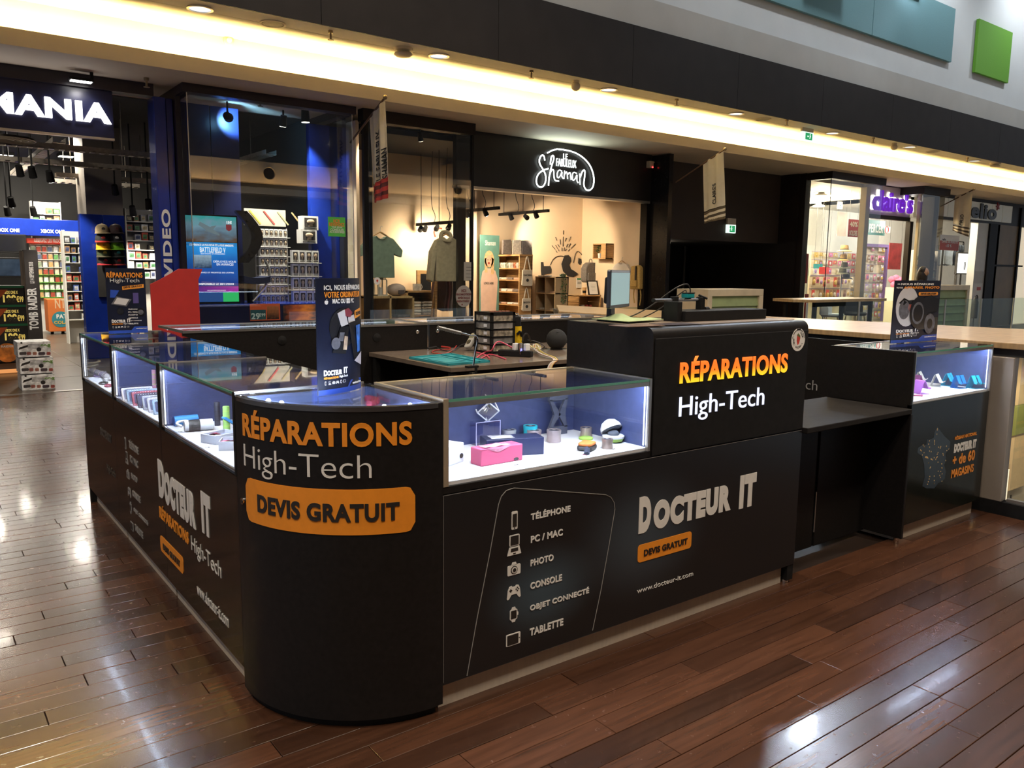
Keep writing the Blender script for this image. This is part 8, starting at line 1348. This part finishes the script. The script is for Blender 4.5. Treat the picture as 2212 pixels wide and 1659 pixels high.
cyn = mat('cyan_acrylic', (.01, .40, .62), .2, var=.05, coat=.4); cyn2 = mat('blue_acrylic', (.008, .17, .55), .2, var=.05, coat=.4); wac = mat('ivory_acrylic', (.74, .72, .66), .25, var=.03); lil = mat('lilac_acrylic', (.48, .16, .62), .3, var=.05); plum = mat('plum_acrylic', (.22, .05, .16), .3, var=.05)
KR = lambda x, y: (1960+x/11.64, 770+y/11.64)
for x, y, m, lab, s, rz, tip in ((310, 690, wac, 'ivory phone stand at the left end of the right case', 1, .3, 0), (740, 760, wac, 'ivory phone stand in the middle of the right case', 1, .25, 0), (1040, 735, cyn, 'cyan phone stand behind the deep blue one', 1, .1, 0), (1300, 795, cyn2, 'deep blue phone stand in the right case', 1, -.15, 0), (1700, 800, cyn, 'cyan phone stand at the right end of the right case', 1, -.25, 0), (330, 930, lil, 'lilac phone stand tipped over in the right case', 1, 1.2, 0), (215, 760, plum, 'plum phone stand at the left edge of the right case', .95, 1.4, 0)):
    pstand(onfloor(x, y, KR), m, lab, s, rz, tip)
p = onfloor(190, 985, KR); q = onfloor(380, 1010, KR); t = thing('pink_strap', 'pink strap lying at the front of the right case', 'strap', (p+q)/2); B().tube([p+V((-.03, 0, .006)), (p+q)/2+V((0, 0, .006)), q+V((0, 0, .006))], .006, 6, 1).ob('band', mat('pink_silicone', (.65, .12, .28), .4), t, smooth=True)
# ================================================================== ON THE TOWER
ZW = 1.2495
t = thing('monitor', 'small monitor with a pale blank screen standing on the tower', 'monitor', (1.14, -.09, ZW)); c = V((1.15, -.075, 0)); d = V((.87, .49, 0)).normalized(); n = V((.49, -.87, 0)).normalized(); zb_ = ZW+.055; zt_ = at(1330, 583, 'y', -.08).z; hw = .15
g = lambda a, b_, e: V((c.x, c.y, 0))+d*a+n*e+V((0, 0, b_))
B().prism(rrect(-hw, zb_, hw, zt_, .008), g, .016).ob('bezel', mat('bezel_silver_black', (.03, .03, .035), .25), t, bevel=.002); B().prism(rrect(-hw+.012, zb_+.014, hw-.012, zt_-.012, .002), g, .001, .016).ob('screen', mat('pale_screen', (.20, .30, .32), .35, emit=(.42, .62, .66), es=.42), t); B().prism([(-hw+.02, zb_+.02), (hw-.02, zb_+.02), (hw-.03, zt_-.03), (-hw+.03, zt_-.03)], g, .02, -.02).ob('back_shell', blkm, t, bevel=.008); B().prism([(-hw+.01, zt_-.011), (hw-.02, zt_-.011), (hw-.02, zt_-.002), (-hw+.01, zt_-.002)], g, .001, .0165).ob('top_strip', silw, t)
B().prism([(-.03, ZW), (.03, ZW), (.025, zb_+.04), (-.025, zb_+.04)], g, .02, -.035).ob('stand_neck', blkg, t); B().prism(rrect(-.1, -.07, .1, .07, .05), lambda a, b_, e: V((c.x+a*.87+b_*.3, c.y+a*.4-b_, ZW+e)), .006).ob('stand_foot', blkg, t, smooth=True)
b = B(); b.sheet(10, 6, lambda a, q: (V((1.02+.26*a, -.28+.22*q+.05*a, ZW+.008+.006*sin(9*a)*sin(6*q)+.018*math.exp(-((a-.45)**2+(q-.7)**2)*18))), V((0, 0, 1))), .002); b.ob('green_cloth', mat('green_cloth', (.42, .52, .26), .9, var=.1), label='pale green cloth under the monitor foot', cat='cloth', smooth=True)
# microscope boom
p = at(1455, 692, 'z', ZW); t = thing('boom_stand', 'chrome boom stand with a crossbar and camera holder on the tower', 'boom stand', (p.x, p.y, ZW)); zt_ = at(1455, 640, 'y', p.y).z; zb_ = at(1455, 648, 'y', p.y).z; B().cyl((p.x, p.y, ZW), (p.x, p.y, zt_), .0085).ob('post', chrome, t, smooth=True); B().lathe([(.05, 0), (.05, .006), (.012, .01)], (p.x, p.y, ZW), 20).ob('base', chrome, t, smooth=True)
l = at(1413, 648, 'y', p.y); r = at(1512, 648, 'y', p.y); l = V((l.x, p.y, zb_)); r = V((r.x, p.y, zb_)); B().cyl(l, r, .0075).ob('crossbar', chrome, t, smooth=True); B().cyl(l-V((.008, 0, 0)), l, .0085).ob('end_cap', blkm, t); B().box(p.x-.014, p.x+.014, p.y-.014, p.y+.014, zb_-.016, zb_+.016).ob('clamp', blkm, t, bevel=.003)
cx = r.x+.0; B().box(cx-.012, cx+.02, p.y-.015, p.y+.015, zb_-.065, zb_+.012).ob('holder', blkm, t, bevel=.004); B().cyl((cx+.02, p.y-.01, zb_-.045), (cx+.045, p.y-.01, zb_-.045), .013).ob('focus_knob', blkm, t); B().cyl((cx-.01, p.y, zb_+.02), (cx+.025, p.y-.02, zb_+.004), .005).ob('lever', blkm, t)
q = at(1486, 641, 'y', p.y); bx = B().box(q.x-.022, q.x+.022, p.y-.02, p.y+.02, zb_+.008, zb_+.028).ob('usb_camera', mat('teal_case', (.0, .25, .27), .4), t, bevel=.003); B().box(q.x-.023, q.x+.023, p.y-.021, p.y+.021, zb_+.028, zb_+.032).ob('camera_lid', ink, t)
B().tube([(q.x+.014, p.y, zb_+.03), (q.x+.014, p.y, zb_+.05), (q.x-.01, p.y, zb_+.075), (q.x-.08, p.y+.02, zb_+.045), (q.x-.17, p.y+.06, zb_-.03), (q.x-.26, p.y+.1, ZW+.01), (q.x-.3, p.y+.14, ZW+.004)], .003, 6, 2).ob('cable', ink, t, smooth=True); B().tube([(q.x-.012, p.y, zb_+.03), (q.x-.014, p.y, zb_+.045), (q.x-.035, p.y+.01, zb_+.03), (q.x-.14, p.y+.05, zb_-.05), (q.x-.2, p.y+.09, ZW+.006)], .0025, 6, 2).ob('cable', ink, t, smooth=True)
p0 = at(1481, 694, 'z', ZW); x1 = 1.90; yy = -.30; x0 = at(1481, 690, 'y', yy).x; t = thing('tray_screen', 'low black tray box on top of the tower', 'tray', ((x0+x1)/2, yy, ZW)); B().box(x0, x1, yy, yy+.14, ZW, ZW+.045).ob('box', blkm, t, bevel=.003); B().box(x0-.03, x0, yy+.02, yy+.1, ZW, ZW+.085).ob('bracket', blkm, t, bevel=.003)
for k, (u, v, lab) in enumerate(((1455, 700, 'dark flyer lying flat on the tower beside the boom stand'), (1370, 704, 'brown flyer lying flat at the tower edge near the monitor'))):
    p = at(u, v, 'z', ZW); B().prism([(-.09, -.05), (.1, -.06), (.11, .05), (-.08, .06)], lambda a, b_, e: V((p.x+a, p.y+b_, ZW+e)), .0015+.001*k).ob('flyer', mat('flyer_%d' % k, ((.05, .035, .04), (.14, .08, .06))[k], .4, var=.5, scale=14), label=lab, cat='flyer')
# ================================================================== ON THE WORKBENCH
K8 = lambda x, y: (780+x/4.254, 640+y/4.254)
bz = lambda x, y: at(*K8(x, y), 'z', TZ)
# drawer tower
c = bz(1195, 535); ztop = at(*K8(1195, 150), 'y', c.y).z; xr = at(*K8(1415, 400), 'y', c.y).x; yl = at(*K8(1040, 400), 'x', c.x).y; yl = min(yl, c.y+.3)
t = thing('parts_organizer', 'black drawer tower with clear drawers of spare parts on the workbench', 'drawer tower', (c.x, c.y, TZ)); X0, X1, Y0, Y1 = c.x, xr, c.y, yl; e = .02
for x in (X0, X1-e):
    for y in (Y0, Y1-e): B().box(x, x+e, y, y+e, TZ, ztop).ob('corner_post', blkm, t)
B().box(X0, X1, Y0, Y1, ztop-.015, ztop).ob('top', blkm, t); B().box(X0, X1, Y0, Y1, TZ, TZ+.012).ob('bottom', blkm, t)
nd = 5; dh = (ztop-TZ-.03)/nd; cl = mat('smoky_plastic', (.22, .21, .20), .2, var=.5, scale=14); cl2 = mat('parts_mix', (.30, .26, .20), .4, var=.8, scale=30)
for k in range(nd):
    z = TZ+.014+k*dh; dr = B().box(X0+.004, X1-.004, Y0+.004, Y1-.004, z+.006, z+dh-.006).ob('drawer', cl if k % 2 else cl2, t); B().box(X0, X1, Y0, Y1, z+dh-.006, z+dh).ob('rail', blkm, t); B().box(X0+.001, X0+.004, (Y0+Y1)/2-.02-.03, (Y0+Y1)/2+.02-.03, z+dh*.3, z+dh*.7).ob('drawer_label', white, dr)
rs = random.Random(5); b = B(); [b.box(x, x+.03, Y0+.05, Y0+.07, ztop, ztop+.008) for x in [X0+.03+.035*i for i in range(5)]]; b.ob('loose_parts', mat('copper_bits', (.3, .12, .08), .4), t)
# heat gun
c = bz(1530, 520); c = V((c.x, c.y+.15, TZ)); zz1 = at(*K8(1540, 150), 'y', c.y).z; H = zz1-TZ; t = thing('heat_gun', 'yellow and black heat gun standing upright on the workbench', 'heat gun', c); r = .042
B().lathe([(r*1.1, 0), (r*1.2, H*.1), (r*1.1, H*.5), (r*1.05, H*.66)], c, 18).ob('body', mat('tool_yellow', (.75, .48, .01), .4, var=.06), t, smooth=True); B().lathe([(r*1.0, H*.66), (r*.95, H*.72), (r*.9, H*.9), (r*.6, H*.93)], c, 18).ob('collar', blkm, t, smooth=True); B().lathe([(r*.5, H*.92), (r*.5, H*.97), (r*.42, H*1.0), (r*.3, H)], c, 16).ob('nozzle', chrome, t, smooth=True); B().tube([c+V((-.04, 0, H*.6)), c+V((-.10, 0, H*.5)), c+V((-.11, 0, H*.25)), c+V((-.09, 0, H*.05))], .022, 8, 2).ob('handle', _M['tool_yellow'], t, smooth=True); B().tube([c+V((-.02, -.045, H*.45)), c+V((.0, -.06, H*.55)), c+V((.02, -.05, H*.4))], .01, 6, 1).ob('trigger', blkm, t)
# ball speaker
c = at(*K8(1795, 395), 'y', bz(1790, 500).y); c0 = bz(1795, 490); sc = (c0-CAM).length/FPX; r = 95/4.254*sc; t = thing('ball_speaker', 'black fabric ball-shaped smart speaker on the workbench', 'speaker', (c0.x, c0.y, TZ)); B().ball((c0.x, c0.y, TZ+r), r, 28).ob('fabric_ball', mat('black_fabric', (.014, .014, .015), .85, var=.3, scale=200), t, smooth=True); B().cyl((c0.x, c0.y, TZ), (c0.x, c0.y, TZ+.012), r*.6).ob('base', blkm, t); B().tube([(c0.x-.3*r, c0.y-r*.62, TZ+r*1.74), (c0.x-.05, c0.y-.08*0-r*.6, TZ+r*1.78), (c0.x+.35*r, c0.y-r*.55, TZ+r*1.76)], .002, 5).ob('button_line', dgrey, t)
B().tube([(c0.x-r*.7, c0.y+.05, TZ+.01), (c0.x-r*1.3, c0.y+.06, TZ+.005), (c0.x-r*1.5, c0.y-.02, TZ+.03), (c0.x-r*2, c0.y+.05, TZ+.07), (c0.x-r*3, c0.y+.06, TZ+.08)], .004, 6, 2).tube([(c0.x+r*.5, c0.y, TZ+.01), (c0.x+r*1.2, c0.y-.03, TZ+.006), (c0.x+r*2, c0.y, TZ+.006)], .004, 6, 2).ob('cable', ink, t)
# clip lamp
p = bz(1030, 655); pts = [(1030, 640), (1050, 500), (1070, 420), (1065, 375), (1040, 358), (1000, 362), (970, 350), (930, 340), (905, 335)]; P = [at(*K8(a, b_), 'y', p.y) for a, b_ in pts]; t = thing('clip_lamp', 'silver gooseneck clip lamp clamped to the workbench edge', 'lamp', p)
B().tube(P, .006, 8, 2).ob('gooseneck', chrome, t, smooth=True); h0 = at(*K8(915, 338), 'y', p.y); h1 = at(*K8(705, 285), 'y', p.y); dd = (h1-h0).normalized(); B().cyl(h0, h1, .011, n=10).ob('lamp_bar', alu, t, smooth=True); b = B(); 
for k in range(8): q = h0.lerp(h1, .15+.1*k)+V((0, 0, -.011)); b.box(q.x-.004, q.x+.004, q.y-.004, q.y+.004, q.z-.001, q.z+.001)
b.ob('led_dot', white, t); B().box(p.x-.05, p.x+.03, p.y-.02, p.y+.02, TZ, TZ+.014).box(p.x-.02, p.x+.02, p.y-.02, p.y+.02, TZ-.05, TZ-.032).box(p.x+.0, p.x+.02, p.y-.02, p.y-.015, TZ-.05, TZ+.0).ob('clamp', blkm, t, bevel=.002); B().cyl((p.x, p.y-.0, TZ-.07), (p.x, p.y-.0, TZ-.05), .012).ob('clamp_screw', blkm, t)
# teal mat
tm = mat('teal_silicone', (.02, .26, .30), .55, var=.06); a = bz(440, 575); c = bz(1185, 610); y0 = min(a.y, c.y)-.0; q = [bz(440, 575), bz(800, 640), bz(1185, 608), bz(830, 540)]; t = thing('repair_mat', 'teal silicone repair mat at the workbench edge', 'mat', q[0])
F = lambda a, b_, e: (q[0]*(1-a)*(1-b_)+q[1]*a*(1-b_)+q[2]*a*b_+q[3]*(1-a)*b_)+V((0, 0, .001+e))
B().prism([(0, 0), (1, 0), (1, 1), (0, 1)], F, .006).ob('sheet', tm, t)
for P in ([(0, .72), (1, .72), (1, .76), (0, .76)], [(0, .97), (1, .97), (1, 1), (0, 1)], [(.0, .0), (1, 0), (1, .04), (0, .04)], [(0, 0), (.03, 0), (.03, 1), (0, 1)], [(.97, 0), (1, 0), (1, 1), (.97, 1)], [(.3, .76), (.33, .76), (.33, .97), (.3, .97)], [(.6, .76), (.63, .76), (.63, .97), (.6, .97)]): B().prism(P, F, .008, .006).ob('ridge', tm, t)
b = B(); b.tube([F(.2, .15, .007), F(.8, .15, .007), F(.8, .6, .007), F(.2, .6, .007)], .002, 5, closed=True); b.ob('outline', mat('teal_dark', (.01, .12, .14), .6), t)
# multimeter / leads / power strip / wires
c = bz(985, 500); t = thing('multimeter', 'pale grey tilted meter leaning against the drawer tower', 'meter', c); M_ = Matrix.Translation(c+V((0, 0, .01))) @ Matrix.Rotation(radians(-50), 4, 'Y') @ Matrix.Rotation(radians(10), 4, 'Z'); b = B(M_); b.prism(rrect(0, -.035, .14, .035, .02), lambda a, q_, d: V((a, q_, d)), .028); b.ob('shell', mat('grey_shell', (.42, .40, .36), .5, var=.05), t, bevel=.008); b = B(M_); b.cyl((.05, 0, .028), (.05, 0, .033), .02); b.ob('dial', ink, t); b = B(M_); b.box(.09, .13, -.025, .025, .028, .03); b.ob('display', mat('lcd', (.15, .18, .13), .2), t)
lead = mat('lead_red', (.40, .04, .03), .4); t = thing('test_leads', 'tangled red and black test leads on the workbench', 'cable', bz(760, 500)); z1 = V((0, 0, .006))
B().tube([bz(960, 460)+z1*5, bz(900, 440)+z1*4, bz(860, 490)+z1, bz(800, 530)+z1, bz(700, 535)+z1, bz(640, 520)+z1, bz(680, 500)+z1, bz(820, 495)+z1], .004, 6, 2).ob('red_lead', lead, t, smooth=True); B().tube([bz(960, 470)+z1*5, bz(910, 470)+z1*3, bz(850, 510)+z1, bz(760, 510)+z1, bz(690, 480)+z1*2], .004, 6, 2).ob('black_lead', ink, t, smooth=True); B().cyl(bz(690, 480)+z1*2, bz(615, 492)+z1*2, .008).ob('black_probe', ink, t); B().cyl(bz(820, 488)+z1*2, bz(740, 478)+z1*2, .008).ob('red_probe', lead, t)
p = bz(1270, 545); q = bz(1570, 560); t = thing('power_strip', 'black power strip full of plugs on the workbench', 'power strip', (p+q)/2); d = (q-p).normalized(); n = V((-d.y, d.x, 0))*.03; b = B(); b.add([p-n, q-n, q+n, p+n]+[k+V((0, 0, .045)) for k in (p-n, q-n, q+n, p+n)], [(3,2,1,0),(4,5,6,7),(0,1,5,4),(1,2,6,5),(2,3,7,6),(3,0,4,7)]); b.ob('body', blkm, t, bevel=.006)
for k, m in enumerate((white, ink, white)): c = p.lerp(q, .5+.17*k)+V((0, 0, .045)); B().box(c.x-.02, c.x+.02, c.y-.015, c.y+.015, c.z, c.z+.05).ob('plug', m, t, bevel=.004)
c = p.lerp(q, .55); B().box(c.x-.008, c.x+.012, c.y-.045, c.y-.035, TZ+.02, TZ+.10).ob('usb_meter', inox, t); B().box(c.x-.005, c.x+.009, c.y-.047, c.y-.045, TZ+.03, TZ+.06).ob('blue_display', em('usb_blue', (.2, .2, 1), 3), t)
pkc = mat('pink_cable', (.70, .10, .16), .4); t = thing('pink_cable', 'looping pink cable in front of the drawer tower', 'cable', bz(1200, 560)); y0 = bz(1200, 560).y
B().tube([bz(1060, 575)+z1, bz(1100, 540)+z1, bz(1160, 520)+z1*2, at(*K8(1205, 500), 'y', y0), at(*K8(1230, 430), 'y', y0), at(*K8(1270, 412), 'y', y0), at(*K8(1330, 440), 'y', y0), at(*K8(1420, 490), 'y', y0)], .005, 6, 2).tube([bz(1100, 580)+z1, bz(1170, 540)+z1, bz(1220, 545)+z1, bz(1330, 585)+z1], .005, 6, 2).tube([bz(1055, 520)+z1, bz(1150, 545)+z1, bz(1180, 575)+z1], .005, 6, 2).ob('cable', pkc, t, smooth=True)
wires = [mat('wire_white', (.65, .62, .58), .5), mat('wire_orange', (.6, .2, .05), .5), mat('wire_yellow', (.55, .45, .12), .5)]; t = thing('wire_bundle', 'bundle of white, yellow and orange wires spilling over the workbench edge', 'cable', bz(1640, 520)); rs = random.Random(11)
for k in range(8):
    j = lambda: V((rs.uniform(-.02, .02), rs.uniform(-.02, .02), rs.uniform(0, .02))); e = V((0, 0, .05)); B().tube([at(*K8(1480, 490), 'y', y0)+j(), bz(1540, 510)+e+j(), bz(1600, 540)+e*.6+j(), bz(1650, 520)+e*.5+j(), bz(1590, 500)+e+j(), bz(1640, 560)+z1*2+j(), V((bz(1700+8*k, 570).x, by0+.01, TZ+.008)), V((bz(1740+8*k, 600).x, by0-.012, TZ-.03)), V((bz(1750+9*k, 600).x, by0-.014, TZ-.16))], .003, 5, 2).ob('wire', wires[(0, 0, 1, 0, 2, 0, 2, 1)[k]], t, smooth=True)
b = B(); b.tube([at(*K8(1480, 420), 'y', y0+.1), at(*K8(1500, 340), 'y', y0+.1), at(*K8(1540, 350), 'y', y0+.1), at(*K8(1560, 420), 'y', y0+.1)], .006, 6, 2); b.ob('black_loop', ink, t)
